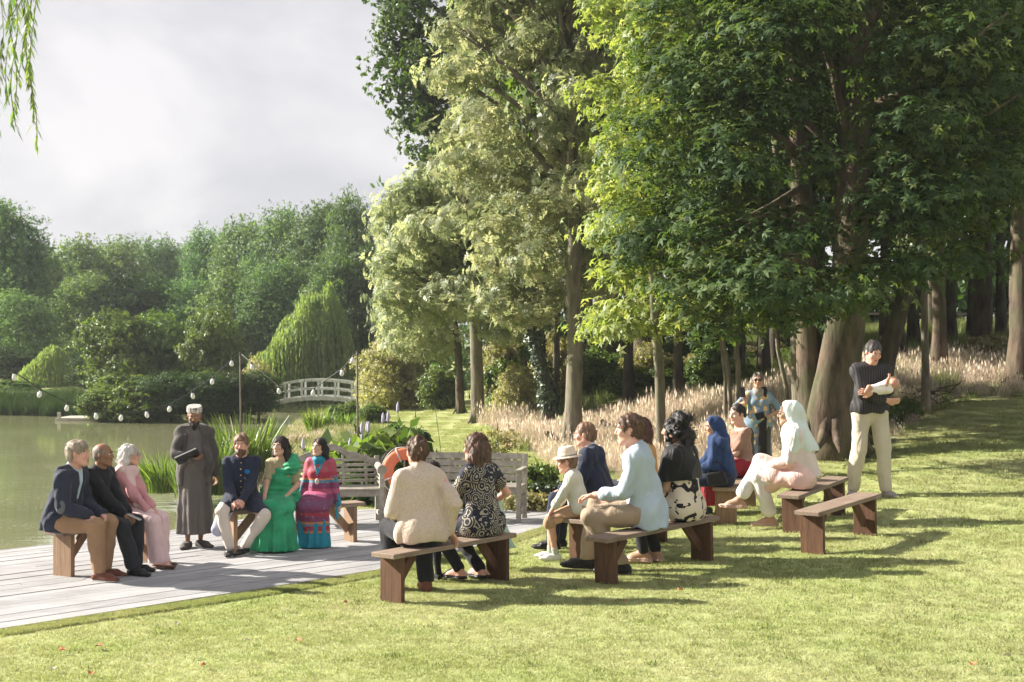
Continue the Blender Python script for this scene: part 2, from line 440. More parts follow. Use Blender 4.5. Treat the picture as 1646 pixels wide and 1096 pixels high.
# ---------------------------------------------------------------- foliage engine
def diamond(w=0.3, L=1.0, lift=0.06, droop=0.08):
    return np.array([(0,0,0),(w,0.42*L,lift),(0,L,-droop),(-w,0.42*L,lift)], float)
def leaf_tpl(kind, r):
    """a leaf or small spray as quads, about one unit long, lying in the xy plane with its face to +z"""
    Q = []
    if kind == 'leaf': Q = [diamond(0.34)]
    elif kind == 'palm':
        for a, L in ((-115,.6),(-62,.9),(0,1.0),(62,.9),(115,.6)):
            d = diamond(0.17, L, 0.0, 0.22); c, s = math.cos(R(a)), math.sin(R(a))
            d[:,0] *= 1.0
            Q.append(np.stack([d[:,0]*c+d[:,1]*s, -d[:,0]*s+d[:,1]*c, d[:,2]], 1))
    elif kind == 'ash':
        for t, a in ((.15,70),(.15,-70),(.42,62),(.42,-62),(.7,50),(.7,-50),(1.0,0)):
            d = diamond(0.11, 0.48, 0.0, 0.06); c, s = math.cos(R(a)), math.sin(R(a))
            Q.append(np.stack([d[:,0]*c+d[:,1]*s, -d[:,0]*s+d[:,1]*c+t*0.6, d[:,2]-0.15*t*t], 1))
    else:  # 'tuft'
        for i in range(5):
            d = diamond(0.24, r.uniform(.5,.8), 0.03, 0.05)
            M = np.array(Matrix.Rotation(r.uniform(0,6.28),3,'Z') @ Matrix.Rotation(r.uniform(-.7,.7),3,'X') @ Matrix.Rotation(r.uniform(-.6,.6),3,'Y'))
            Q.append(d @ M.T + np.array([r.uniform(-.3,.3), r.uniform(-.3,.3), r.uniform(-.25,.25)]))
    return np.array(Q)          # (q,4,3)

def place_leaves(P, N, size, kind, r, yaw=None):
    """copies of a leaf template at points P with normals N"""
    n = len(P)
    T = leaf_tpl(kind, r); q = len(T)
    N = N/np.maximum(np.linalg.norm(N, axis=1, keepdims=True), 1e-6)
    A = r.normal(size=(n,3)); A -= N*np.sum(A*N, 1, keepdims=True); A /= np.maximum(np.linalg.norm(A, axis=1, keepdims=True), 1e-6)
    B = np.cross(N, A)
    s = (size*r.uniform(0.65, 1.25, n))[:,None,None]
    t = T.reshape(-1,3)[None]
    V = (t[:,:,0:1]*B[:,None]+t[:,:,1:2]*A[:,None]+t[:,:,2:3]*N[:,None])*s+P[:,None]
    V = V.reshape(-1,3)
    F = np.arange(n*q*4).reshape(-1,4)
    return V, F, q

def foliage(lobes, n_leaf, per, clump_r, size, kind, seed, up=0.5, keep=0.72, flat=0.6, fill=0.12, gap=0.0):
    r = np.random.default_rng(seed)
    L = np.asarray(lobes, float)
    area = (L[:,3]*L[:,4]+L[:,4]*L[:,5]+L[:,3]*L[:,5])
    nc = max(8, n_leaf//per)
    k = r.choice(len(L), nc*2, p=area/area.sum())
    d = r.normal(size=(nc*2,3)); d /= np.linalg.norm(d, axis=1, keepdims=True)
    d[:,2] = np.where(d[:,2] < -0.5, d[:,2]*0.6, d[:,2])
    rad = np.where(r.random(nc*2) < fill, r.uniform(0.3,0.9,nc*2), r.normal(0.97,0.07,nc*2))
    C = L[k,:3]+d*L[k,3:6]*rad[:,None]
    inside = np.zeros(len(C), bool)
    for j in range(len(L)):
        q = (((C-L[j,:3])/L[j,3:6])**2).sum(1)
        inside |= (q < keep**2) & (k != j)
    ok = ~inside | (r.random(len(C)) < fill)
    if gap:
        g = np.sin(C[:,0]*2.1/clump_r*.3+seed)+np.sin(C[:,1]*2.3/clump_r*.3)+np.sin(C[:,2]*2.7/clump_r*.3+1.3)
        ok &= g > -3+gap*3
    C, d = C[ok][:nc], d[ok][:nc]
    nc = len(C)
    cv = r.random(nc)
    off = r.normal(size=(nc,per,3))*clump_r*0.5; off[:,:,2] *= flat
    P = (C[:,None]+off).reshape(-1,3)
    N = (d[:,None]*0.9+off/clump_r*0.8+np.array([0,0,up])+r.normal(size=(nc,per,3))*0.45).reshape(-1,3)
    V, F, q = place_leaves(P, N, size, kind, r)
    v = np.clip(0.55*np.repeat(cv, per)+0.45*r.random(nc*per)+r.normal(size=nc*per)*0.05, 0, 1)
    return V, F, np.repeat(v, q)

def crown_lobes(seed, rx, ry, z0, z1, n=14, lobe=0.42, shape='round', cx=0, cy_=0):
    r = np.random.default_rng(seed); out = []
    for i in range(n):
        t = (i+0.5)/n; z = z0+(z1-z0)*(0.12+0.80*t)
        if shape == 'round': w = math.sin(math.pi*min(1, 0.18+0.74*t))**0.7
        elif shape == 'cone': w = 1.05-0.8*t
        else: w = 0.95-0.35*abs(t-0.4)
        a = i*2.399+r.uniform(-.5,.5); q = r.uniform(0.35,0.72)*w
        lr = lobe*r.uniform(0.75,1.2)
        out.append((cx+rx*q*math.cos(a), cy_+ry*q*math.sin(a), z, rx*lr*(.6+.5*w), ry*lr*(.6+.5*w), lr*(z1-z0)*0.36))
    return out

def limbs(mb, base, top, lobes, r0, seed, n=8, tips=True):
    """trunk limbs reaching from the stem into the lobes"""
    rr = random.Random(seed)
    b, t = Vector(base), Vector(top)
    for i, L in enumerate(lobes[:n] if n < len(lobes) else lobes):
        c = Vector(L[:3])
        s = max(0.12, min(0.9, (c.z-b.z)/(t.z-b.z+1e-6)-0.22))
        a = b.lerp(t, s); m_ = a.lerp(c, 0.5)+Vector((rr.uniform(-.2,.2), rr.uniform(-.2,.2), rr.uniform(0,.4)))*(c-a).length*0.3
        ra = r0*(1-0.75*s)*0.55
        mb.tube([a, a.lerp(m_, .5), m_, m_.lerp(c, .6), c], [ra, ra*.8, ra*.6, ra*.4, ra*.15], 6)
        if tips:
            for q in range(3):
                e = c+Vector((rr.uniform(-1,1)*L[3], rr.uniform(-1,1)*L[4], rr.uniform(-.5,.9)*L[5]))*0.85
                mb.tube([m_.lerp(c,.3), m_.lerp(c,.3).lerp(e,.5)+Vector((0,0,.08)), e], [ra*.38, ra*.25, ra*.08], 5)

def wobble(base, top, n, amp, seed):
    rr = random.Random(seed); b, t = Vector(base), Vector(top)
    o = Vector((0,0,0)); pts = []
    for i in range(n+1):
        u = i/n
        pts.append(b.lerp(t, u)+o)
        o = o*0.8+Vector((rr.uniform(-1,1), rr.uniform(-1,1), 0))*amp
    return pts

LM = {
 'lime': leafmat('sycamore_leaves', (0.13,0.185,0.055), (0.26,0.32,0.10), (0.47,0.48,0.21), 0.5, 0.02, tint=(1.25,1.25,.6)),
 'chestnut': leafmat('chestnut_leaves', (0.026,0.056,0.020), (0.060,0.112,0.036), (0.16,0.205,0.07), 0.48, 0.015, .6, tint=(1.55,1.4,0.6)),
 'ash': leafmat('ash_leaves', (0.16,0.215,0.115), (0.31,0.37,0.215), (0.54,0.55,0.38), 0.56, 0.02, tint=(1.25,1.2,.85)),
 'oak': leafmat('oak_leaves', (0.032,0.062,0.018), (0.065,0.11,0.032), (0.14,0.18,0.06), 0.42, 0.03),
 'far': leafmat('far_leaves', (0.052,0.10,0.048), (0.10,0.175,0.078), (0.21,0.29,0.14), 0.45, 0.02),
 'farpale': leafmat('far_pale_leaves', (0.080,0.14,0.062), (0.15,0.225,0.10), (0.26,0.32,0.16), 0.45, 0.02),
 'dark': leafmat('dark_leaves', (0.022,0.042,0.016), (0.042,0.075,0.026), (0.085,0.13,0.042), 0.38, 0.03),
 'willow': leafmat('willow_leaves', (0.14,0.19,0.075), (0.21,0.26,0.10), (0.30,0.33,0.14), 0.45, 0.03),
 'shrub': leafmat('shrub_leaves', (0.065,0.11,0.024), (0.12,0.18,0.042), (0.22,0.27,0.085), 0.45, 0.03),
 'straw': leafmat('straw_shrub_leaves', (0.22,0.21,0.11), (0.32,0.29,0.165), (0.43,0.37,0.23), 0.42, 0.02),
 'ivy': leafmat('ivy_leaves', (0.012,0.026,0.010), (0.024,0.05,0.016), (0.05,0.085,0.028), 0.2, 0.05),
}
BK = {
 'grey': barkmat('grey_bark', (0.10,0.085,0.065), (0.24,0.21,0.165), 8),
 'brown': barkmat('brown_bark', (0.055,0.042,0.032), (0.15,0.11,0.082), 7),
 'dark': barkmat('dark_bark', (0.03,0.025,0.02), (0.085,0.066,0.052), 8),
}
def crown_mesh(name, lobes, n, per, cr_, size, kind, seed, **kw):
    V, F, v = foliage(lobes, n, per, cr_, size, kind, seed, **kw)
    return np_mesh(name, V, F, v)

def X_at(px, Y): return (px-CX)*Y/FPX
def Z_at(py, Y): return CAMH-(py-CY)*Y/FPX

# ---- background trees: six models, each a trunk and a crown, copied with their own size and turn
MODELS = {}
def model(key, rx, h, z0, n, leaf, mat_, bark, seed, shape='round', kind='tuft', lobe=0.42, nl=14, per=14, cr_=0.5, r0=0.16, **kw):
    lobes = crown_lobes(seed, rx, rx, z0, h, nl, lobe, shape)
    cm = crown_mesh('crown_'+key, lobes, n, per, cr_, leaf, kind, seed, **kw); cm.materials.append(LM[mat_])
    mb = MB(); pts = wobble((0,0,-0.3), (0,0,h*0.82), 7, 0.06, seed)
    mb.tube(pts, [r0*1.35]+[r0*(1-i/9) for i in range(1, 8)], 9)
    limbs(mb, (0,0,z0*0.6), (0,0,h*0.85), lobes, r0, seed, 9, tips=True)
    tm = mb.mesh('trunk_'+key, True); tm.materials.append(BK[bark])
    MODELS[key] = (cm, tm)
model('broad', 3.6, 10, 1.3, 9000, 0.25, 'far', 'grey', 11, per=9, cr_=0.8, nl=22, lobe=.34)
model('tall', 3.0, 11, 1.0, 9000, 0.24, 'far', 'brown', 12, per=9, cr_=0.75, nl=26, lobe=.30)
model('pale', 3.4, 10, 0.8, 8500, 0.23, 'farpale', 'grey', 13, per=9, cr_=0.7, nl=26, lobe=.30, fill=.25)
model('darkround', 3.0, 7, 0.6, 6500, 0.24, 'dark', 'dark', 14, per=10, cr_=0.6)
model('leafy', 2.6, 9, 2.6, 6500, 0.22, 'shrub', 'grey', 15, per=14, cr_=0.5, nl=18, lobe=.36)
model('shade', 3.2, 9.5, 2.2, 6500, 0.24, 'oak', 'dark', 16, per=14, cr_=0.6, nl=16)
model('bushy', 1.5, 3.4, 0.1, 4600, 0.17, 'shrub', 'grey', 17, per=12, cr_=0.35, nl=14)
model('ashlike', 2.6, 10, 1.4, 8000, 0.24, 'ash', 'grey', 18, per=11, cr_=0.6, nl=26, lobe=.32, kind='ash')
model('shrublet', 0.9, 1.5, 0.0, 2600, 0.13, 'shrub', 'brown', 19, per=12, cr_=0.22, nl=12, r0=0.04)
model('strawshrub', 1.2, 2.2, 0.0, 3000, 0.14, 'straw', 'brown', 20, per=12, cr_=0.26, nl=13, r0=0.05)

def put_tree(key, x, y, z, sx, sz, rot, name, label, cat, group=None, trunk=True):
    cm, tm = MODELS[key]
    root = empty(name, (x, y, z), rot); root.scale = (sx, sx, sz)
    tag(root, label, cat, group)
    if trunk: link('trunk', tm, None, root)
    link('crown', cm, None, root)
    return root
H_OF = dict(broad=10, tall=11, pale=10, darkround=7, leafy=9, shade=9.5, bushy=3.4, ashlike=10, shrublet=1.5, strawshrub=2.2)
R_OF = dict(broad=3.6, tall=3, pale=3.4, darkround=3, leafy=2.6, shade=3.2, bushy=1.5, ashlike=2.6, shrublet=.9, strawshrub=1.2)

# (model, px of the trunk, py of the top, distance, half width in px, label)
far = [
 ('tall', 8, 322, 82, 72, 'tall green tree at the far left end of the opposite bank'),
 ('pale', 62, 400, 92, 55, 'paler tree tucked right behind the tall one at the far left'),
 ('pale', 125, 383, 100, 60, 'light green round-topped tree, second along the skyline from the left'),
 ('pale', 190, 384, 104, 58, 'light green tree with fine twiggy top, above the dark round tree'),
 ('broad', 248, 386, 112, 50, 'blue-green distant tree in the low dip of the skyline'),
 ('tall', 292, 394, 120, 44, 'smallest and palest distant tree at the lowest point of the skyline'),
 ('broad', 338, 372, 108, 52, 'distant round tree just right of the skyline dip'),
 ('pale', 392, 352, 100, 56, 'broad tree with bare limbs showing, above the string light pole'),
 ('broad', 452, 340, 95, 60, 'wide green tree on the skyline above the weeping willow'),
 ('tall', 512, 326, 90, 56, 'tall tree on the skyline right above the willow crest'),
 ('broad', 566, 318, 84, 54, 'dense dark green tree rising right of the willow'),
 ('ashlike', 640, 345, 66, 44, 'yellow green tree rising where the skyline climbs to the right'),
 ('pale', 30, 470, 76, 62, 'lower leafy tree behind the pale little willow'),
 ('darkround', 218, 446, 80, 72, 'very dark round tree in the middle of the opposite bank'),
 ('pale', 138, 440, 88, 60, 'soft green tree left of the very dark round tree'),
 ('broad', 300, 452, 86, 55, 'mid green tree right of the very dark round tree'),
 ('pale', 372, 436, 82, 60, 'open tree with leaning limbs left of the weeping willow'),
 ('tall', 440, 420, 80, 58, 'green tree standing directly behind the weeping willow'),
 ('broad', 540, 410, 74, 56, 'tree filling the gap right behind the weeping willow'),
 ('shade', 612, 400, 74, 52, 'shaded tree just right of the weeping willow'),
 ('bushy', 186, 506, 63, 52, 'left one of two round clipped looking trees above the far bank hedge'),
 ('bushy', 258, 508, 64, 56, 'second round clipped looking tree above the far bank hedge'),
 ('bushy', 338, 506, 62, 44, 'round small tree with a pale stem left of the string light pole'),
 ('ashlike', 668, 305, 56, 56, 'sunlit pale tree leaning out over the skyline left of the great oak'),
 ('shade', 668, 430, 52, 50, 'dark tree behind the pale leaning one'),
 ('shade', 590, 500, 76, 40, 'low dark tree between the willow and the white bridge'),
]
for i, (k_, px, py, Y, hw, lab) in enumerate(far):
    x = X_at(px, Y); zb = hz(x, Y)-0.1
    s = hw*Y/FPX/R_OF[k_]*1.12; hh = (Z_at(py, Y)-zb)/H_OF[k_]*1.02
    put_tree(k_, x, Y, zb, s, hh, i*1.7, 'shade_tree' if k_ != 'bushy' else 'small_tree', lab, 'tree', 'trees on the opposite bank of the pond')
# mass of wood far behind, one merged backdrop of crowns
L_ = []
for i in range(60):
    x = -60+i*2.6+rng.uniform(-1,1); Y = 118+rng.uniform(-6,10)
    L_.append((x, Y, 3+hz(x,Y), 3.6, 3.4, 5.4 if x < 3 else 10))
V, F, v = foliage(L_, 9000, 8, 1.2, 0.75, 'tuft', 90, fill=.05)
tag(link('distant_woodland', np_mesh('distant_woodland', V, F, v), LM['far']), 'far wood behind the trees of the opposite bank', 'woodland', kind='stuff')
L_ = []
for i in range(40):
    x = -2+i*1.2+rng.uniform(-.5,.5); Y = 66+rng.uniform(-4,6)
    L_.append((x, Y, 3.5+hz(x,Y), 2.0, 2.0, 4.5)); L_.append((x, Y+6, 12+hz(x,Y), 3.4, 3.4, 6))
V, F, v = foliage(L_, 13000, 8, 1.0, 0.8, 'tuft', 91, fill=.05)
tag(link('woodland_edge', np_mesh('woodland_edge', V, F, v), LM['oak']), 'dense dark wood closing the view behind the right hand trunks', 'woodland', kind='stuff')

# ---- weeping willows
def willow(x, y, h, rx, seed, n, label, dens=1.0):
    r = np.random.default_rng(seed); z0 = hz(x, y)-0.2
    root = empty('weeping_willow', (x, y, z0)); tag(root, label, 'willow tree')
    mb = MB(); mb.tube(wobble((0,0,-.2), (0,0,h*.8), 6, .08, seed), [.3,.26,.22,.2,.16,.12,.06], 9)
    Vs = []; vv = []
    for i in range(n):
        a = r.uniform(0, 6.283); q = math.sqrt(r.random())*rx
        u_ = (q*math.cos(a)/rx+1)/2; top = h*(0.44+0.56*math.sin(min(u_,.78)/.78*1.57)**1.2)*(1-.45*(max(0,u_-.78)/.22)**2)*(1-.15*(q*math.sin(a)/rx)**2)*r.uniform(.95,1.0)*(1+.06*math.sin(a*5+q*4)+.04*math.sin(q*math.cos(a)*5))
        L = min(top-0.1, top*r.uniform(.55,1.0)); m_ = max(5, int(L/0.15))
        sx, sy = q*math.cos(a), q*math.sin(a)
        ts = np.linspace(0, 1, m_)
        ar = np.minimum(1, ts*3.5)**.6; bx = sx*(.72+.28*ar+0.10*ts)+0.05*np.sin(ts*7+a*5); by = sy*(.72+.28*ar+0.10*ts)+0.05*np.cos(ts*6+a*3); bz = top-L*ts**1.25
        th = r.uniform(0, 6.283, m_); w = .036; l_ = .26
        d = np.stack([np.cos(th)*w, np.sin(th)*w, np.zeros(m_)], 1)
        P = np.stack([bx, by, bz], 1); out = np.stack([np.sin(th)*.05, -np.cos(th)*.05, -np.full(m_, l_)], 1)
        Vs.append(np.stack([P, P+out*.45+d, P+out, P+out*.45-d], 1).reshape(-1,3)); vv.append(np.clip(r.random(m_)*.5+r.random()*.5, 0, 1))
    V = np.concatenate(Vs); F = np.arange(len(V)).reshape(-1,4)
    rr = random.Random(seed)
    for i in range(14):
        a = rr.uniform(0,6.28); q = rx*rr.uniform(.4,.85)
        e = Vector((q*math.cos(a), q*math.sin(a), h*(.40+.30*(math.cos(a)*q/rx+1)/2))); b = Vector((0,0,h*rr.uniform(.25,.4)))
        mb.tube([b, b.lerp(e,.5)+Vector((0,0,.3)), e], [.1,.06,.02], 6)
    mb.build('trunk', BK['brown'], root, True)
    link('crown', np_mesh('crown', V, F, np.concatenate(vv)), LM['willow'], root)
    return root
Yw = 66.0
willow(X_at(484, Yw), Yw, Z_at(468, Yw)-hz(X_at(484,Yw),Yw)+.3, 90*Yw/FPX, 5, 1500, 'large weeping willow with hanging curtain of strands behind the white bridge')
willow(X_at(72, 70), 70, Z_at(548, 70)-hz(X_at(72,70),70), 44*70/FPX, 6, 420, 'little pale weeping willow on the far bank at the left')

# ---- small shrubs and hedges on the far bank
for i, (k_, px, py, Y, hw, lab) in enumerate([
 ('shrublet', 170, 628, 49.6, 34, 'leftmost bright green shrub at the tip of the peninsula'),
 ('shrublet', 220, 622, 49.4, 38, 'second bright green shrub of the peninsula hedge'),
 ('darkround', 275, 620, 49.3, 40, 'dark shrub above the two lit bulbs on the peninsula'),
 ('darkround', 325, 622, 49.4, 38, 'dark shrub of the peninsula hedge behind the capped man'),
 ('darkround', 372, 626, 50.2, 38, 'dark shrub of the peninsula hedge right of the capped man'),
 ('darkround', 415, 636, 51.2, 34, 'last dark shrub of the hedge beside the white bridge'),
 ('shrublet', 110, 624, 62, 22, 'low clipped mound of pale green on the far lawn'),
 ('darkround', 150, 585, 68, 34, 'dark rounded bush at the left foot of the clipped looking tree'),
 ('darkround', 20, 560, 72, 50, 'dark bush filling the gap below the tall left tree'),
 ('darkround', 118, 575, 73, 44, 'dark bush behind the little pale willow'),
 ('darkround', 300, 590, 66, 44, 'dark bush below the second round tree'),
 ('darkround', 376, 580, 70, 40, 'dark bush at the left foot of the weeping willow'),
 ('shrublet', 345, 600, 60, 44, 'light green bush above the end of the peninsula hedge'),
 ('shrublet', 210, 604, 58, 50, 'light green bush behind the peninsula hedge'),
 ('shrublet', 270, 606, 58, 50, 'second light green bush behind the peninsula hedge'),
 ('shrublet', 90, 626, 63, 20, 'second low mound of pale green on the far lawn'),
 ('shrublet', 30, 612, 66, 34, 'bush under the little willow on the far left'),
 ('strawshrub', 412, 590, 57, 26, 'pale feathery shrub at the left end of the bridge'),
 ('strawshrub', 622, 560, 50, 48, 'rounded straw coloured shrub right of the bridge'),
 ('strawshrub', 655, 575, 51, 34, 'smaller straw coloured shrub beside the stone seat'),
 ('shrublet', 560, 648, 42, 20, 'low green bush at the bridge foot'),
 ('shrublet', 600, 652, 41, 20, 'flat green bush at the edge of the far lawn'),
 ('shrublet', 540, 655, 40, 16, 'small bush left of the string light pole foot'),
]):
    x = X_at(px, Y); zb = hz(x, Y)-0.15
    if px < 440 and Y < 52: zb = -0.5
    s = hw*Y/FPX/R_OF[k_]*1.25; hh = max(0.25, (Z_at(py, Y)-zb)/H_OF[k_]*1.05)
    put_tree(k_, x, Y, zb, s, hh, i*2.1, 'shrub', lab, 'shrub', 'shrubs on the far side of the pond')
# ---------------------------------------------------------------- the wood on the right
# great horse chestnut: several stems from one flared foot
bx, by = 4.95, 21.8; bz = hz(bx, by)
ch = empty('horse_chestnut', (bx, by, bz)); tag(ch, 'great multi-stemmed horse chestnut with flared foot behind the standing man', 'tree')
def pxz(px, py, Y=21.8): return Vector((X_at(px, Y)-bx, Y-by, Z_at(py, Y)-bz))
def stem(pts, rad, name='trunk', n=14, rough=0.03, seed=0):
    rr = random.Random(seed)
    P = [Vector(p) for p in pts]
    # resample so that the bark has ridges
    Q = []; Rd = []
    for i in range(len(P)-1):
        m_ = max(2, int((P[i+1]-P[i]).length/0.25))
        for j in range(m_):
            Q.append(P[i].lerp(P[i+1], j/m_)); Rd.append(rad[i]+(rad[i+1]-rad[i])*j/m_)
    Q.append(P[-1]); Rd.append(rad[-1])
    mb = MB(); mb.tube(Q, Rd, n)
    V = mb.V[0]
    ctr = np.repeat(np.array([tuple(q) for q in Q]), n, axis=0)
    ang = np.tile(np.arange(n)*2*np.pi/n, len(Q))
    zz = V[:,2]
    fac = 1+rough*np.sin(ang*3+seed+zz*.5)+rough*.8*np.sin(ang*5+zz*.9+seed*2)+rough*.6*np.sin(zz*3+ang*2)
    mb.V[0] = ctr+(V-ctr)*fac[:,None]
    return mb
def foot(mb, c, r, seed, n=7, spread=1.5, h=0.55):
    """buttress roots"""
    rr = random.Random(seed)
    for i in range(n):
        a = 6.283*i/n+rr.uniform(-.3,.3); d = Vector((math.cos(a), math.sin(a), 0)); c = Vector(c)
        L = r*spread*rr.uniform(.8,1.25)
        mb.tube([c+d*r*.55+Vector((0,0,h*rr.uniform(.8,1.3))), c+d*r*.95+Vector((0,0,h*.28)), c+d*(r+L*.35)+Vector((0,0,.03)), c+d*(r+L)+Vector((0,0,-.12))],
                [r*.22, r*.26, r*.17, r*.06], 7)
s1 = stem([pxz(1352,738), pxz(1336,660), pxz(1345,600), pxz(1358,520), pxz(1368,400), pxz(1372,250), pxz(1376,120), pxz(1382,40)], [.50,.40,.32,.29,.26,.24,.235,.22], n=18, rough=.05, seed=1)
s1.tube([pxz(1381,60), pxz(1362,0), pxz(1350,-120), pxz(1345,-240)], [.2,.17,.12,.04], 10)
s1.tube([pxz(1382,50), pxz(1400,10), pxz(1430,-60), pxz(1470,-200)], [.19,.17,.12,.04], 10)
foot(s1, pxz(1338,708), .40, 3, 9, 1.0, .6)
o = s1.build('trunk', BK['brown'], ch, True)
s2 = stem([pxz(1310,700,22.0), pxz(1303,640,22.0), pxz(1300,560,22.0), pxz(1292,430,22.0), pxz(1286,250,22.0), pxz(1278,100,22.0), pxz(1272,-60,22.0), pxz(1262,-200,22.)], [.27,.21,.185,.17,.16,.15,.12,.05], n=14, rough=.045, seed=4)
foot(s2, pxz(1308,700,22.0), .24, 5, 6, 1.0, .4)
s2.build('trunk', BK['brown'], ch, True)
s3 = stem([pxz(1290,695,22.4), pxz(1284,620,22.4), pxz(1281,520,22.4), pxz(1268,380,22.4), pxz(1240,200,22.4)], [.15,.12,.10,.08,.04], n=10, seed=6)
s3.build('trunk', BK['grey'], ch, True)
s4 = stem([pxz(1395,712,22.9), pxz(1412,640,22.9), pxz(1425,575,22.9), pxz(1446,500,22.9), pxz(1480,400,22.9), pxz(1500,300,22.9)], [.24,.19,.16,.14,.10,.05], n=12, seed=7)
s4.build('trunk', BK['dark'], ch, True)
# limbs in the crown
lb = MB()
for pts, r0 in (([(1385,330),(1440,265),(1500,230),(1560,200),(1640,150)], .12), ([(1290,300),(1240,330),(1190,355),(1140,372),(1125,368)], .06), ([(1290,330),(1230,345),(1180,375),(1150,400)], .035),
                ([(1286,250),(1230,200),(1180,150),(1120,120)], .08), ([(1372,300),(1320,220),(1250,150),(1180,60)], .09), ([(1376,180),(1450,150),(1530,90),(1620,20)], .09),
                ([(1368,420),(1420,440),(1480,430),(1540,450)], .05), ([(1292,430),(1240,440),(1190,460),(1150,500)], .045), ([(1360,460),(1300,470),(1240,500)], .04), ([(1372,260),(1340,120),(1300,0),(1270,-100)], .08)):
    dy = random.uniform(-1.8, .6)
    lb.tube([pxz(p[0], p[1], 21.8+dy*i/(len(pts)-1)) for i, p in enumerate(pts)], [r0*(1-.8*i/(len(pts)-1)) for i in range(len(pts))], 8)
lb.build('limb', BK['brown'], ch, True)
# crown: horizontal sprays of palmate leaves spread through the volume
rr = np.random.default_rng(33)
lobes = []
def lobe_px(px, py, Y, w, h, d=None):
    s = Y/FPX; c = pxz(px, py, Y); lobes.append((c.x, c.y, c.z, w*s, (d or w*s), h*s))
for px, py, Y, w, h in [(1060,250,21.0,75,90),(1040,380,21.2,62,70),(1110,150,21.3,90,90),(1090,60,21.6,90,70),(1180,260,20.4,90,80),(1200,120,20.8,95,80),(1160,400,20.4,85,60),(1120,470,20.6,70,45),
        (1240,460,19.9,90,50),(1270,372,20.0,60,40),(1325,262,20.2,34,30),(1235,170,20.6,60,60),(1250,40,20.4,110,70),(1415,120,21.0,34,50),(1330,10,21.0,50,40),(1425,340,19.8,50,50),
        (1340,470,19.8,80,42),(1430,440,19.9,80,45),(1480,320,19.9,90,70),(1480,200,20.0,90,70),(1490,80,20.4,100,70),(1560,290,20.8,90,70),(1570,150,21.0,90,80),(1540,410,21.0,70,45),
        (1600,40,21.4,90,80),(1620,230,22.0,70,70),(1180,-40,21.6,110,70),(1320,-60,21.6,120,70),(1470,-60,21.6,120,70),(1260,250,23.2,140,110),(1440,250,23.6,140,110),(1330,60,24.0,200,110),
        (1180,330,23.0,100,90),(1540,120,23.6,120,110),(1380,-180,22,190,110),(1200,-160,22,120,90),(1260,500,20.6,60,28),(1210,495,20.2,40,30),(1140,530,20.8,40,25)]:
    lobe_px(px, py, Y, w, h)
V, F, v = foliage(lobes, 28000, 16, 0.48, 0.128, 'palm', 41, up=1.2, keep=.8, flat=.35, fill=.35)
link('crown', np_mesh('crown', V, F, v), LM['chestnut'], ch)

def custom_tree(name, label, px, py_b, Y, pts, rad, lobes_px, n, size, kind, lm, bk, seed, per=12, cr_=.35, group=None, zfix=None, roots=0, up=.5, flat=.6, fill=.15, nlimb=16, gap=0, keep=.72):
    x = X_at(px, Y); z = hz(x, Y) if zfix is None else zfix
    root = empty(name, (x, Y, z)); tag(root, label, 'tree', group)
    q = lambda a, b, YY=Y: Vector((X_at(a, YY)-x, YY-Y, Z_at(b, YY)-z))
    P = [q(*p) for p in pts]; P[0].z = min(P[0].z, -0.05)
    mb = stem(P, rad, n=12, seed=seed)
    if roots: foot(mb, (0,0,0.0), rad[0]*.9, seed, roots, 1.2, .5)
    L = []
    for t in lobes_px:
        a, b, YY, w, h = t; s = YY/FPX; c = q(a, b, YY); L.append((c.x, c.y, c.z, w*s, w*s, h*s))
    if L:
        limbs(mb, P[min(2, len(P)-1)], P[-1], L, rad[0]*1.1, seed, nlimb)
    mb.build('trunk', BK[bk], root, True)
    if L:
        V, F, v = foliage(L, n, per, cr_, size, kind, seed, up=up, flat=flat, fill=fill, gap=gap, keep=keep)
        link('crown', np_mesh('crown', V, F, v), LM[lm], root)
    return root
# slender ash in the middle of the picture
lp = []
rr = random.Random(5)
for py in range(-130, 525, 33):
    w = 178 if py < 250 else (160 if py < 420 else 105)
    for q_ in range(4):
        a_ = 900+rr.uniform(-w, w*.62); y_ = 28.5+rr.uniform(-1.6,1.6)
        if abs(a_-921) < 55 and py > 300: y_ = 29.6+rr.uniform(0,1)
        if abs(a_-921) < 40 and py > 470: continue
        lp.append((a_, py+rr.uniform(-18,18), y_, rr.uniform(26,46), rr.uniform(20,32)))
custom_tree('slender_ash', 'slender pale ash with a bare lower trunk and light airy leaves, middle of the picture', 920, 703, 28.6,
  [(921,704),(922,650),(925,560),(921,470),(924,380),(920,280),(912,180),(905,60),(900,-80)], [.24,.17,.155,.15,.135,.12,.10,.075,.04], lp, 16000, .20, 'ash', 'ash', 'grey', 51, per=11, cr_=.38, roots=7, fill=.3, nlimb=40, up=.2, flat=.7)
lp = []
for py in range(235, 545, 26):
    w = 125 if py < 480 else 90
    for q_ in range(4):
        a_ = 725+rr.uniform(-w, w)
        if a_ < 622+max(0, 345-py)*.85: continue
        lp.append((a_, py+rr.uniform(-18,18), 37+rr.uniform(-2,2), rr.uniform(22,38), rr.uniform(18,26)))
custom_tree('field_maple', 'pale leafy tree with straight grey trunk left of the slender ash', 767, 640, 38,
  [(768,642),(767,600),(765,540),(760,460),(752,380),(745,300)], [.20,.165,.155,.13,.10,.05], lp, 12000, .22, 'ash', 'ash', 'grey', 52, per=11, cr_=.42, roots=5, fill=.25, nlimb=30, up=.3)
lp = []
for py in range(300, 575, 32):
    for q_ in range(3): lp.append((684+rr.uniform(-56,60)+max(0,370-py)*.4, py+rr.uniform(-18,18), 44+rr.uniform(-2,2), rr.uniform(22,36), rr.uniform(18,26)))
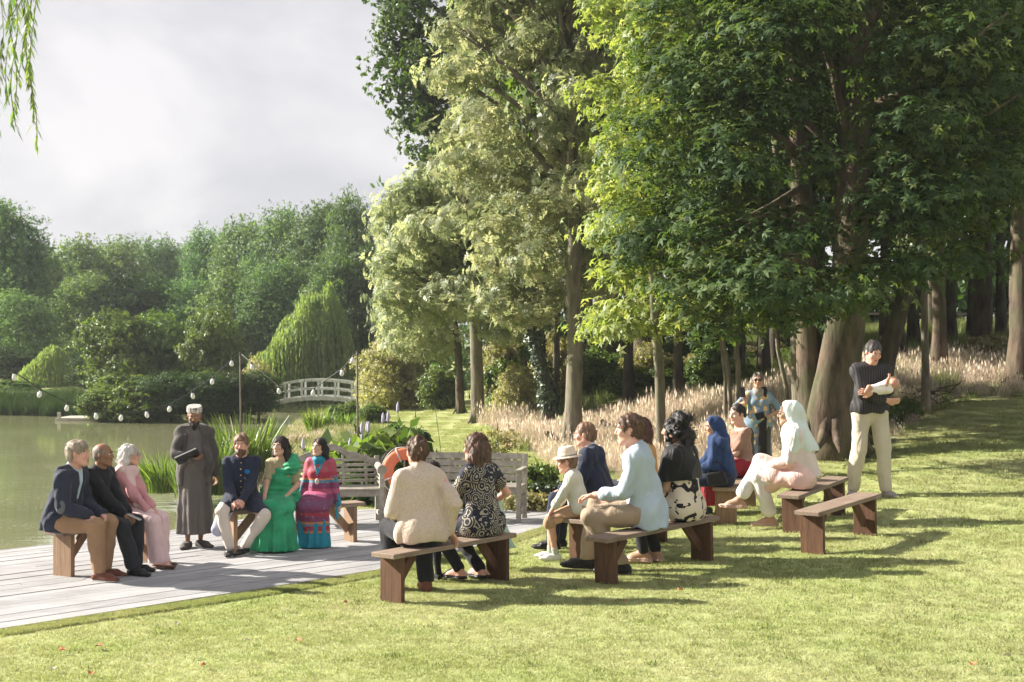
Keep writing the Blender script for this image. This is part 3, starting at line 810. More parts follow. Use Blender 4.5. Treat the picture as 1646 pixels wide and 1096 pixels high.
custom_tree('young_maple', 'pale bushy tree with a thin brown trunk above the stone seat', 740, 640, 43,
  [(741,640),(738,590),(735,540),(715,450),(690,350)], [.15,.115,.11,.08,.04], lp, 9500, .24, 'ash', 'ash', 'brown', 53, per=11, cr_=.5, roots=4, fill=.25, nlimb=20)
lp = []
rr = random.Random(15)
for py in range(-160, 560, 36):
    for q_ in range(4):
        lp.append((1040+rr.uniform(-78,60)+(py < 350)*rr.uniform(-10,30), py+rr.uniform(-18,18), 24.6+rr.uniform(-1.5,1.5), rr.uniform(26,44), rr.uniform(18,28)))
custom_tree('sycamore', 'bright yellow green sycamore between the slender ash and the chestnut', 1062, 660, 25.2,
  [(1064,662),(1060,600),(1052,500),(1048,380),(1040,240),(1036,60),(1034,-100)], [.10,.085,.08,.075,.06,.05,.02], lp, 10500, .135, 'palm', 'lime', 'grey', 56, per=12, cr_=.42, roots=5, fill=.3, nlimb=30, up=.9, flat=.4)
# great oak high on the left of the group
lp = [(650,150,46,40,34),(625,100,46,30,26),(640,60,46,34,30),(690,190,46,44,34),(700,110,45,52,40),(665,20,45,46,36),(640,-20,45,40,30),(730,30,45,70,50),(750,130,46,60,50),(700,250,47,44,32),(760,230,47,60,50),(790,60,47,80,60),
      (830,180,47,80,70),(700,-60,46,80,50),(800,-60,46,100,60),(880,60,48,90,70),(930,0,48,90,70),(980,120,48,80,80),(1000,260,48,80,80),(900,300,49,80,80),(820,340,49,80,70),(960,400,49,80,70),(870,440,49,80,60),(780,430,48,70,60)]
custom_tree('oak', 'great dark oak reaching out against the sky behind the ash', 985, 590, 47,
  [(985,590),(985,540),(975,440),(940,300),(880,180),(820,90)], [.45,.38,.34,.3,.22,.1], lp, 14000, .25, 'tuft', 'oak', 'brown', 54, per=12, cr_=.55, fill=.1, nlimb=24, keep=.8)

# further trunks of the wood with their own crowns (copied models) high above
def wood_tree(px, py, Y, wpx, label, bk='dark', lean=0.0, key='leafy', hh=None, cs=1.0, roots=4, top=-260, name='woodland_tree', zc=None):
    x = X_at(px, Y); z = hz(x, Y)
    root = empty(name, (x, Y, z)); tag(root, label, 'tree', 'trunks of the wood on the right')
    H = (Z_at(top, Y)-z) if hh is None else hh
    r0 = wpx*Y/FPX/2
    sx = X_at(px+lean, Y)-x
    P = wobble((0,0,-.1), (sx*H/5, 0, H*.85), 9, r0*.25, int(px))
    P[0] = Vector((0,0,-.1))
    mb = stem(P, [r0*1.3]+[r0*(1.02-.085*i) for i in range(1, 10)], n=12, rough=.06, seed=int(px))
    if roots: foot(mb, (0,0,0), r0*.95, int(px), roots, 1.1, r0*1.6)
    mb.build('trunk', BK[bk], root, True)
    cm, tm = MODELS[key]
    c = link('crown', cm, None, root); hc = zc if zc is not None else (Z_at(470, Y)-z)
    c.location = (sx*.6, 0, max(0.0, hc-H_OF[key]*.25)); c.scale = (cs*1.15, cs*1.15, (H-c.location.z)/H_OF[key]*1.05); c.rotation_euler = (0,0,px*.37)
    return root
wt_ = [
 (893,626,38,11,'thin brown trunk between the ivy-clad trunk and the ash','brown',2,'leafy'),
 (948,606,41,13,'thin grey trunk just right of the slender ash','grey',0,'shade'),
 (1030,590,43,30,'thick reddish brown trunk behind the dark haired man in blue','brown',4,'shade'),
 (1100,596,46,14,'dark thin trunk above the woman with curly hair','dark',-3,'shade'),
 (1150,600,44,18,'dark trunk half hidden by leaves left of the leaning saplings','dark',3,'shade'),
 (1228,604,35,20,'straight dark trunk behind the woman in sunglasses','dark',0,'shade'),
 (1246,600,38,16,'darker trunk close right of the one behind the woman in sunglasses','dark',2,'leafy'),
 (1448,606,33,12,'thin dark trunk right of the standing man','dark',0,'shade'),
 (1468,596,40,18,'dark trunk further back between two thin ones','dark',-2,'shade'),
 (1509,612,30,25,'straight brown trunk with a sunlit left side','brown',-1,'leafy'),
 (1575,604,36,32,'thick dark trunk left of the biggest right-hand trunk','dark',2,'shade'),
 (1640,606,28.5,44,'biggest trunk at the right edge with furrowed bark','brown',1,'leafy'),
 (1700,600,34,30,'trunk just past the right edge of the wood','dark',0,'shade'),
 (1560,598,42,14,'thin trunk far back between the dark trunk and the brown one','dark',1,'shade'),
]
for px, py, Y, w, lab, bk, lean, key in wt_:
    wood_tree(px, py, Y, w, lab, bk, lean, key)
wood_tree(1488, 645, 25.5, 13, 'slender pale trunk standing in dead sticks right of the standing man', 'grey', 0, 'leafy', top=-60, cs=.6)
# ivy-clad leaning trunk
iv = custom_tree('ivy_clad_tree', 'dark leaning trunk wrapped in ivy between the grey trunk and the ash', 880, 655, 33,
  [(884,660),(878,620),(866,570),(856,530),(850,470),(848,380)], [.17,.14,.13,.12,.1,.06], [(850,440,33,45,30),(835,480,33,40,26),(872,400,33,50,36),(850,500,33,30,20),(830,420,33,40,34)], 1700, .24, 'tuft', 'oak', 'dark', 58, cr_=.3, nlimb=6)
r_ = np.random.default_rng(3); n = 1500
t = r_.random(n); ax = np.array([884,878,866,856]); ay = np.array([660,620,570,530])
pxs = np.interp(t, [0,.33,.66,1], ax); pys = np.interp(t, [0,.33,.66,1], ay); a = r_.uniform(0,6.28,n); rad = .15+.05*r_.random(n)+.06*np.sin(t*9)**2
P = np.stack([(pxs-CX)*33/FPX-X_at(880,33)+np.cos(a)*rad, np.sin(a)*rad, CAMH-(pys-CY)*33/FPX-hz(X_at(880,33),33)], 1)
N = np.stack([np.cos(a), np.sin(a), np.full(n,.3)], 1)+r_.normal(size=(n,3))*.3
V, F, q = place_leaves(P, N, .085, 'leaf', r_)
link('ivy', np_mesh('ivy', V, F, np.repeat(r_.random(n), q)), LM['ivy'], iv)
# saplings and bushes in the dry bank
for px0, py0, px1, py1, Y, w, lab in [(1186,640,1180,520,25.5,9,'straight brown sapling stem of a twin pair'),(1178,636,1150,500,25.6,7,'leaning pale sapling stem crossing its twin'),(1268,664,1250,560,23.5,8,'thin crooked sapling stem left of the great chestnut'),(1166,640,1160,560,27,7,'very thin stem left of the twin saplings')]:
    x = X_at(px0, Y); z = hz(x, Y); root = empty('sapling', (x, Y, z)); tag(root, lab, 'sapling', 'saplings in the dry bank')
    q = lambda a, b: Vector((X_at(a, Y)-x, 0, Z_at(b, Y)-z))
    P = [q(px0,py0), q(px0*.6+px1*.4+3, py0*.6+py1*.4), q(px1,py1), q(px1-6,py1-70)]; P[0].z = -.05
    r0 = w*Y/FPX/2
    mb = stem(P, [r0*1.1, r0, r0*.8, r0*.4], n=9, seed=int(px0)); mb.build('stem', BK['grey'], root, True)
    c = P[-1]; L = [(c.x+rr.uniform(-.4,.4), rr.uniform(-.4,.4), c.z+rr.uniform(-.4,.5), .4,.4,.3) for _ in range(6)]
    V, F, v = foliage(L, 420, 10, .25, .16, 'tuft', int(px0)); link('crown', np_mesh('crown', V, F, v), LM['shrub'], root)
bushes = [('shrublet',1015,596,37,34,'sunlit leafy bush behind the man in pale blue'),('shrublet',1062,592,38,40,'broad sunlit bush above the curly haired woman'),('shrublet',1112,586,39,40,'sunlit bush of the bank left of the saplings'),
 ('shrublet',1140,560,37,34,'taller leafy bush in front of the leaning saplings'),('shrublet',1090,556,41,44,'pale green elder bush higher on the bank'),('strawshrub',1215,640,26,26,'dry bush right below the woman in sunglasses'),
 ('shrublet',1420,640,24.6,26,'bush in the grass right behind the standing man'),('shrublet',1455,655,24.8,22,'low dark green bush beside the slender pale trunk'),('strawshrub',830,600,37,34,'yellow green bush left of the ivy-clad trunk'),
 ('shrublet',812,585,40,34,'light leafy bush between the maple trunk and the ivy-clad trunk'),('shrublet',708,600,47,30,'grey green bush behind the stone seat'),('strawshrub',1590,590,33,40,'reddish dry thicket below the thick dark trunk'),
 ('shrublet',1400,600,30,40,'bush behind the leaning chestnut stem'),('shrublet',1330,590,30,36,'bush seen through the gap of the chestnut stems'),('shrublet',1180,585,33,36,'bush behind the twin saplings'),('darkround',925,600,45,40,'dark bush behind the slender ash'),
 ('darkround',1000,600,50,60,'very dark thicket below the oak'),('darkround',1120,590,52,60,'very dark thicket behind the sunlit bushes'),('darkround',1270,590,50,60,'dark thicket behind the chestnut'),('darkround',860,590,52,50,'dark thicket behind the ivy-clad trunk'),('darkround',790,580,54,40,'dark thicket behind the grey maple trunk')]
for i, (k_, px, py, Y, hw, lab) in enumerate(bushes):
    x = X_at(px, Y); zb = hz(x, Y)-0.05
    put_tree(k_, x, Y, zb, hw*Y/FPX/R_OF[k_]*1.2, max(.3,(Z_at(py, Y)-zb)/H_OF[k_]*1.1), i*1.3, 'bush', lab, 'bush', 'bushes along the dry bank')
rr = random.Random(77); names = ['light green','grey green','mid green','yellowish','dull green']
spots = ['below the great oak','behind the slender ash','behind the ivy-clad trunk','behind the twin saplings','behind the reddish brown trunk','left of the chestnut stems','behind the chestnut stems','at the back of the wood']
for i in range(34):
    px = 800+i*16+rr.uniform(-8,8); Y = rr.uniform(38,46); k_ = 'shrublet' if i % 3 else 'strawshrub'
    if px > 1290: Y = rr.uniform(43,50)
    x = X_at(px, Y); zb = hz(x, Y)-.05; ty = rr.uniform(545, 600)
    put_tree(k_, x, Y, zb, rr.uniform(30,46)*Y/FPX/R_OF[k_], max(.35,(Z_at(ty, Y)-zb)/H_OF[k_]*1.1), i*1.9, 'understorey_bush', '%s undergrowth bush %s, %s of its row' % (names[i % 5], spots[min(7, int((px-800)/75))], ['leftmost','second','third','fourth','fifth','last'][i % 6]), 'bush', 'undergrowth bushes at the back of the dry bank')
# middle canopy filling the upper right
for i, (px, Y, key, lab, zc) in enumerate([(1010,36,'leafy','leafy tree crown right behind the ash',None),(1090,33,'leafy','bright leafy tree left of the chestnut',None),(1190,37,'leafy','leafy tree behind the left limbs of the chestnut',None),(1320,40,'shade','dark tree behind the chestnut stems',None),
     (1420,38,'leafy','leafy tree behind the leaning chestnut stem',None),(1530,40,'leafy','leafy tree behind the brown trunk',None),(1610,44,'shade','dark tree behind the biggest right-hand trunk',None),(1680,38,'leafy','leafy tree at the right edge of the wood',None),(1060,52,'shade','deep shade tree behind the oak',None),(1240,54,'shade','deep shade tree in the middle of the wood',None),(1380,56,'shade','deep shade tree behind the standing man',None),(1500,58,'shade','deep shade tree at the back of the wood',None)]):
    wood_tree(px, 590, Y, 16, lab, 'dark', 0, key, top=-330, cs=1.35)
# long bough of pale maple leaves hanging in from the right and the willow strands at top left
# ---------------------------------------------------------------- benches, seats, buoy, lights, bridge
bench_top = woodmat('bench_seat_wood', (0.17,0.12,0.088), (0.33,0.255,0.195), 3.2, (1,1,1), 0.62, 0.3)
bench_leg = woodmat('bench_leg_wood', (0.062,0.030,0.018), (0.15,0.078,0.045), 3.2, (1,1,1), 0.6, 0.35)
bench_pale = woodmat('bench_leg_wood_sunlit', (0.20,0.125,0.075), (0.36,0.235,0.15), 3.2, (1,1,1), 0.65, 0.3)  # paler copy of the leg wood, with sunlight put into its colour
for m_ in (bench_top,):
    for nd in m_.node_tree.nodes:
        if nd.type == 'MAPPING': nd.inputs['Scale'].default_value = (1.2, 16, 16)
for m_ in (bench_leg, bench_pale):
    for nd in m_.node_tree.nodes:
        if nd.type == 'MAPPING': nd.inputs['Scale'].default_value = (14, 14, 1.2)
SEAT = 0.46
BN = {}
def plank_bench(key, A, B, label, legm, width=0.28, over=0.13, dark=False):
    A, B = Vector(A), Vector(B); d = (B-A); L = d.length; mid = (A+B)/2
    rz = math.atan2(d.y, d.x); slope = math.atan2(d.z, math.hypot(d.x, d.y))
    root = empty('plank_bench', mid, rz); tag(root, label, 'bench', 'wooden plank benches set out for the ceremony')
    root.rotation_euler = (0, -slope, rz)
    hl = L/2
    MB().box((0,0,SEAT-.0225), (L+2*over, width, .045)).build('seat', bench_top, root, bevel=.006)
    for s_ in (-1,1):
        MB().box((s_*hl,0,(SEAT-.047)/2-.02), (.05, width-.02, SEAT-.045+.038)).build('leg', legm, root, bevel=.004)
        MB().bar((s_*(hl-.03),0,.13), (s_*(hl-.27),0,SEAT-.06), .09, .045, up=(0,1,0)).build('brace', legm, root, bevel=.003)
    MB().box((0,0,SEAT-.085), (L-.52, .05, .07)).build('rail', legm, root, bevel=.003) if False else None
    BN[key] = (A, B)
def bpos(key, t, off=0.0, face=0):
    A, B = BN[key]; p = A.lerp(B, t)
    return Vector((p.x+math.cos(R(face))*off, p.y+math.sin(R(face))*off, p.z))
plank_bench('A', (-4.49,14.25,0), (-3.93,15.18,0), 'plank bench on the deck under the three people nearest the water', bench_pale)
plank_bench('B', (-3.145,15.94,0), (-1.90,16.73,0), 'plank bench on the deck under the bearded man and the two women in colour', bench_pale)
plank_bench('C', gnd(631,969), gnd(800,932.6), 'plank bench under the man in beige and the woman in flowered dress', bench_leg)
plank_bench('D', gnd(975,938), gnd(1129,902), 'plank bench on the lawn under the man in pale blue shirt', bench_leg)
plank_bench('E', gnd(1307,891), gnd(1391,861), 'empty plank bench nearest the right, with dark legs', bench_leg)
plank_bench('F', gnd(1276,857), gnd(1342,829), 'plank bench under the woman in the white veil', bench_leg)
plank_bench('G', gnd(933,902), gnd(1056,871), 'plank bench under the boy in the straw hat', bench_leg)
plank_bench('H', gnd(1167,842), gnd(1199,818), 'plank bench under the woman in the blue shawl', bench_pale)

# slatted garden seats standing at the back edge of the deck
teak = woodmat('grey_teak', (0.26,0.235,0.195), (0.44,0.41,0.35), 3, (4,4,4), 0.75, 0.25)
def garden_seat(loc, face, label, W=1.5, arch=False):
    root = empty('garden_bench', loc, R(face+90)); tag(root, label, 'bench', 'slatted garden benches at the back of the deck')
    # local: front towards -y, x along the seat
    for sx in (-1,1):
        x = sx*(W/2-.03)
        MB().box((x,-.24,.33), (.06,.06,.66)).build('leg', teak, root, bevel=.004)
        MB().bar((x,.22,0), (x,.22,.45), .06, .06, up=(0,1,0)).bar((x,.22,.44), (x,.30,.85 if not arch else .84), .06, .055, up=(0,1,0)).build('leg', teak, root, bevel=.004)
        MB().box((x,0,.40), (.04,.42,.07)).build('side_rail', teak, root)
        MB().box((x,0,.12), (.04,.42,.05)).build('side_rail', teak, root)
        if arch:
            for j in range(5):
                z = .44+j*.052; MB().box((x-sx*.0,-.0,z+.09), (.055,.46,.022)).build('arm_slat', teak, root)
            MB().lathe([(1e-4,-.035),(.062,-.035),(.066,0),(.062,.035),(1e-4,.035)], 16, (x,-.25,.70), Matrix.Rotation(R(90),3,'X')).build('arm_scroll', teak, root)
            MB().lathe([(1e-4,-.23),(.05,-.23),(.05,.23),(1e-4,.23)], 12, (x,0,.715), Matrix.Rotation(R(90),3,'X')).build('armrest', teak, root, True)
        else:
            MB().box((x,-.02,.672), (.075,.56,.03)).build('armrest', teak, root, bevel=.005)
    MB().box((0,-.24,.40), (W-.12,.035,.08)).build('front_rail', teak, root)
    MB().box((0,.22,.40), (W-.12,.035,.08)).build('back_rail', teak, root)
    for j in range(6): MB().box((0,-.235+j*.083,.455+ (0.004 if j % 2 else 0)), (W-.02,.066,.022)).build('slat', teak, root)
    if not arch:
        for j in range(4):
            t = .10+j*.25; MB().box((0,.225+.08*t,.50+t*.37), (W-.1,.022,.082), Matrix.Rotation(R(-10),3,'X')).build('slat', teak, root)
        for sx in (-.35,.0,.35): MB().bar((sx,.235,.45), (sx,.31,.85), .045, .02, up=(0,1,0)).build('back_post', teak, root)
    else:
        n = 22; top = []
        for i in range(n+1):
            x = -W/2+.03+(W-.06)*i/n; u = abs(x)/(W/2)
            z = (1.00-.15*(u/.42)**2) if u < .42 else (.87+.03*math.cos((u-.42)*9) if u < .7 else .85-.45*(u-.7)+.02)
            top.append((x, z))
        mb = MB(); V = []; F = []
        for i, (x, z) in enumerate(top):
            y = .23+(z-.45)*.17
            for zz, yy in ((z,y),(z-.085,y-.012)): V += [(x,yy-.013,zz),(x,yy+.013,zz)]
        for i in range(n):
            a = i*4; b = a+4
            F += [(a,b,b+1,a+1),(a+2,a+3,b+3,b+2),(a,a+2,b+2,b),(a+1,b+1,b+3,a+3)]
        F += [(0,1,3,2),(n*4,n*4+2,n*4+3,n*4+1)]
        mb.add(V, F).build('top_rail', teak, root)
        for j in range(5):
            z = .52+j*.068; MB().box((0,.235+(z-.45)*.17,z), (W-.1,.02,.038)).build('slat', teak, root)
        for sx in (-.45,-.15,.15,.45): MB().bar((sx,.22,.45), (sx,.32,.86), .035, .02, up=(0,1,0)).build('back_post', teak, root)
garden_seat((X_at(536,18.35),18.35,0), 282, 'grey garden bench with curved arched back behind the woman in patterned tunic', 1.25, True)
garden_seat((X_at(757,18.75),18.75,0), 260, 'grey slatted garden bench with straight back at the deck corner', 1.42, False)

# life buoy on its stump and post
Yb = 19.95; xb = X_at(652, Yb)
bst = empty('buoy_stand', (xb, Yb, 0)); tag(bst, 'rough log post and hoop carrying the lifebuoy', 'post')
logm = barkmat('log_bark', (0.12,0.095,0.07), (0.28,0.23,0.18), 14)
zc = Z_at(757, Yb)
stem([(-.27,-.02,-.05),(-.27,-.02,.2),(-.255,-.02,.42)], [.085,.08,.075], n=12, seed=2).build('log', logm, bst, True)
MB().tube([(0,.06,-.05),(0,.06,zc+.30)], .03, 8).build('post', BK['dark'], bst, True)
hm = mat('black_hoop', (0.035,0.03,0.028), 0.6, bump=0)
ring = [( .36*math.cos(a), .03*math.sin(2*a), zc+.36*math.sin(a)) for a in np.linspace(0, 6.283, 37)]
MB().tube([(x,y+.02,z) for x,y,z in ring], .012, 6, False).build('hoop', hm, bst, True)
MB().tube([(x*1.04-.01,y-.01,z) for x,y,z in ring], .009, 6, False).build('hoop', hm, bst, True)
by_ = empty('lifebuoy', (xb, Yb-.05, zc)); tag(by_, 'faded orange lifebuoy with white cord hanging behind the man in beige', 'lifebuoy')
om = mat('faded_orange', (0.72,0.20,0.10), 0.55, 0.12, 12, 0.1, 60)
prof = [(.245+.085*math.cos(a), .045*math.sin(a)) for a in np.linspace(0, 6.283, 15)[:-1]]
MB().lathe(prof, 40, (0,0,0), Matrix.Rotation(R(90),3,'X'), closed=True).build('ring', om, by_, True)
cord = mat('white_cord', (0.7,0.66,0.6), 0.8, bump=0)
for i in range(4):
    a0 = i*math.pi/2+.4; pts = []
    for t in np.linspace(0,1,9):
        a = a0+t*math.pi/2; r_ = .335+.02-.07*math.sin(math.pi*t)*(.3); pts.append((r_*math.cos(a), -.05, r_*math.sin(a)))
    MB().tube(pts, .006, 5).build('cord', cord, by_, True)
    for rr_ in (0,): 
        c, s_ = math.cos(a0), math.sin(a0); MB().tube([((.245+.093*math.cos(q))*c, .053*math.sin(q), (.245+.093*math.cos(q))*s_) for q in np.linspace(0,6.283,13)], .011, 5, False).build('band', cord, by_, True)
MB().tube([(-.30,-.03,-.06),(-.42,-.02,-.12),(-.33,-.03,-.22),(-.30,-.02,-.30)], .008, 5).build('cord', cord, by_, True)

# string lights on two posts
glass, nt, out = nodes_of('bulb_glass')
p = nt.nodes.new('ShaderNodeBsdfPrincipled'); p.inputs['Base Color'].default_value = (.95,.95,.93,1); p.inputs['Roughness'].default_value = .12; p.inputs['Transmission Weight'].default_value = .35; p.inputs['Specular IOR Level'].default_value = .8
nt.links.new(p.outputs[0], out.inputs[0])
sock = mat('black_socket', (.02,.02,.02), .5, bump=0); wire = mat('dark_cable', (.06,.06,.055), .6, bump=0)
postm = barkmat('pole_wood', (.10,.085,.065), (.22,.19,.15), 20, .3)
P1 = Vector((X_at(387,23.5),23.5,0)); P2 = Vector((X_at(575,21.2),21.2,0))
for P_, top, lab, px1 in ((P1, Z_at(567,23.5), 'thin string light pole in the reeds behind the bearded man', -1.2), (P2, Z_at(566,21.2), 'thin string light pole behind the arched garden bench', -.4)):
    r_ = empty('light_pole', P_); tag(r_, lab, 'pole', 'string light poles')
    MB().tube([(0.02,0,px1),(0,0,top*.5),(-.01,0,top)], [.017,.015,.013], 8).build('pole', postm, r_, True)
    MB().tube([(-.01,0,top-.01),(-.01,-.03,top+.02),(0,-.02,top-.04)], .006, 5).build('hook', sock, r_, True)
sl = empty('string_lights', P1); tag(sl, 'sagging cable of clear bulbs strung between the poles', 'string lights')
seg1 = [(-60,560),(23,598),(66,626),(109,648),(154,661),(196,664),(235,659),(274,650),(309,629),(343,606),(373,577),(387,568)]
seg2 = [(387,568),(404,583),(448,621),(505,624),(551,592),(568,572),(575,567)]
def cab(seg, Ya, Yb2): 
    n = len(seg); return [px2w(a, b, Ya+(Yb2-Ya)*i/(n-1)) for i, (a, b) in enumerate(seg)]
c1 = cab(seg1, 20.0, 23.5); c2 = cab(seg2, 23.5, 21.2)
for c in (c1, c2):
    pts = []
    for i in range(len(c)-1):
        for t in (0,.5): pts.append(c[i].lerp(c[i+1], t)-P1)
    pts.append(c[-1]-P1); MB().tube(pts, .008, 5).build('cable', wire, sl, True)
bulbs = c1[1:-1]+c2[1:-1]
bm = MB().lathe([(1e-4,-.125),(.020,-.118),(.031,-.098),(.034,-.078),(.029,-.055),(.020,-.035),(.014,-.02),(1e-4,-.018)], 14).mesh('bulb', True); bm.materials.append(glass)
sm_ = MB().lathe([(1e-4,.01),(.013,.01),(.016,-.005),(.016,-.030),(1e-4,-.030)], 10).mesh('socket', True); sm_.materials.append(sock)
for i, b in enumerate(bulbs):
    o = link('bulb', bm, None, sl); o.location = b-P1; o.rotation_euler = (random.uniform(-.2,.2), random.uniform(-.25,.25), 0)
    q = link('socket', sm_, None, o)

# white arched footbridge
white = mat('white_paint', (.62,.63,.60), .6, .12, 3, .15, 30)
Yg = 58.0; xg = X_at(512, Yg)
gb = empty('footbridge', (xg, Yg, 0)); tag(gb, 'white arched wooden footbridge over the pond inlet', 'bridge')
def gz(x): return Z_at(648, Yg)+.20-0.065*x*x
hw = 2.05
for sy in (0, 1.1):
    pts = [(x, sy, gz(x)+.02) for x in np.linspace(-hw, hw, 15)]
    for i, (dz, w) in enumerate(((0,.18),(.37,.075),(.72,.10))):
        mb = MB()
        for a, b in zip(pts[:-1], pts[1:]): mb.bar((a[0],a[1],a[2]+dz),(b[0]+.02,b[1],b[2]+dz), .06, w)
        mb.build('rail' if i else 'beam', white, gb)
    for x in np.linspace(-hw, hw, 7): MB().box((x, sy-.045, gz(x)+.34), (.085,.07,.86)).build('rail_post', white, gb)
    for s_ in (-1, 1):
        for dz in (.02, .37, .70): MB().bar((s_*hw, sy, gz(hw)+dz+.0), (s_*(hw+1.25), sy+.1*s_, gz(hw)-.38+dz), .05, .06).build('rail', white, gb)
        MB().box((s_*(hw+1.2), sy, gz(hw)-.1), (.09,.09,1.1)).build('rail_post', white, gb)
for i, x in enumerate(np.linspace(-hw, hw, 24)): MB().box((x, .55, gz(x)+.06), (.155,1.2,.04), Matrix.Rotation(math.atan(0.13*x),3,'Y')).build('board', white, gb)
# jetty at the far left and stone seat
jt = empty('jetty', (X_at(132,50.2), 50.2, 0)); tag(jt, 'low pale wooden jetty at the far bank', 'jetty')
jw = woodmat('jetty_wood', (.34,.31,.26), (.55,.51,.44), 3, (6,6,6))
for i in range(12): MB().box((-.75+i*.135, .4, Z_at(672,50.2)), (.125,1.6,.05)).build('board', jw, jt)
MB().box((0,-.42,Z_at(676,50.2)), (1.65,.05,.17)).build('fascia', jw, jt)
for x in (-.7,.7): MB().box((x,-.36,-.7), (.1,.1,1.1)).build('pile', jw, jt)
st = gnd(700,652); stn = mat('old_stone', (.36,.31,.26), .9, .35, 4, .6, 18)
sr = empty('stone_seat', st); tag(sr, 'low flat stone seat on two blocks at the end of the far lawn', 'seat')
s_ = st.y/FPX
MB().box((0,0,11*s_), (58*s_,.45,4*s_)).build('slab', stn, sr, bevel=.01)
for x in (-22,20): MB().box((x*s_,0,4.4*s_), (9*s_,.38,9*s_)).build('block', stn, sr, bevel=.01)
# post and rail fence beyond the wood on the right
fn = empty('post_and_rail_fence', (0,0,0)); tag(fn, 'pale post and rail fence in the field beyond the right-hand trunks', 'fence')
fw_ = mat('pale_fence_wood', (.36,.32,.27), .85, .2, 3)
Yf = 62; prev = None
for i, px in enumerate(range(1080, 1760, 42)):
    x = X_at(px, Yf); z = hz(x, Yf)
    MB().box((x,Yf,z+.5), (.12,.12,1.1)).build('fence_post', fw_, fn)
    if prev:
        for dz in (.45,.9): MB().bar((prev[0],Yf-.07,prev[1]+dz), (x,Yf-.07,z+dz), .05, .10).build('fence_rail', fw_, fn)
    prev = (x, z)
# small things: dark hat on the bench end
hb = bpos('B', -.06); hb.z = SEAT
tag(MB().lathe([(1e-4,.0),(.11,.0),(.10,.012),(.06,.022),(.045,.055),(.02,.07),(1e-4,.072)], 14).build('folded_cap', mat('black_felt', (.012,.012,.014), .9, bump=.1), None, True), 'black folded cap lying on the bench end beside the bearded man', 'cap').location = hb
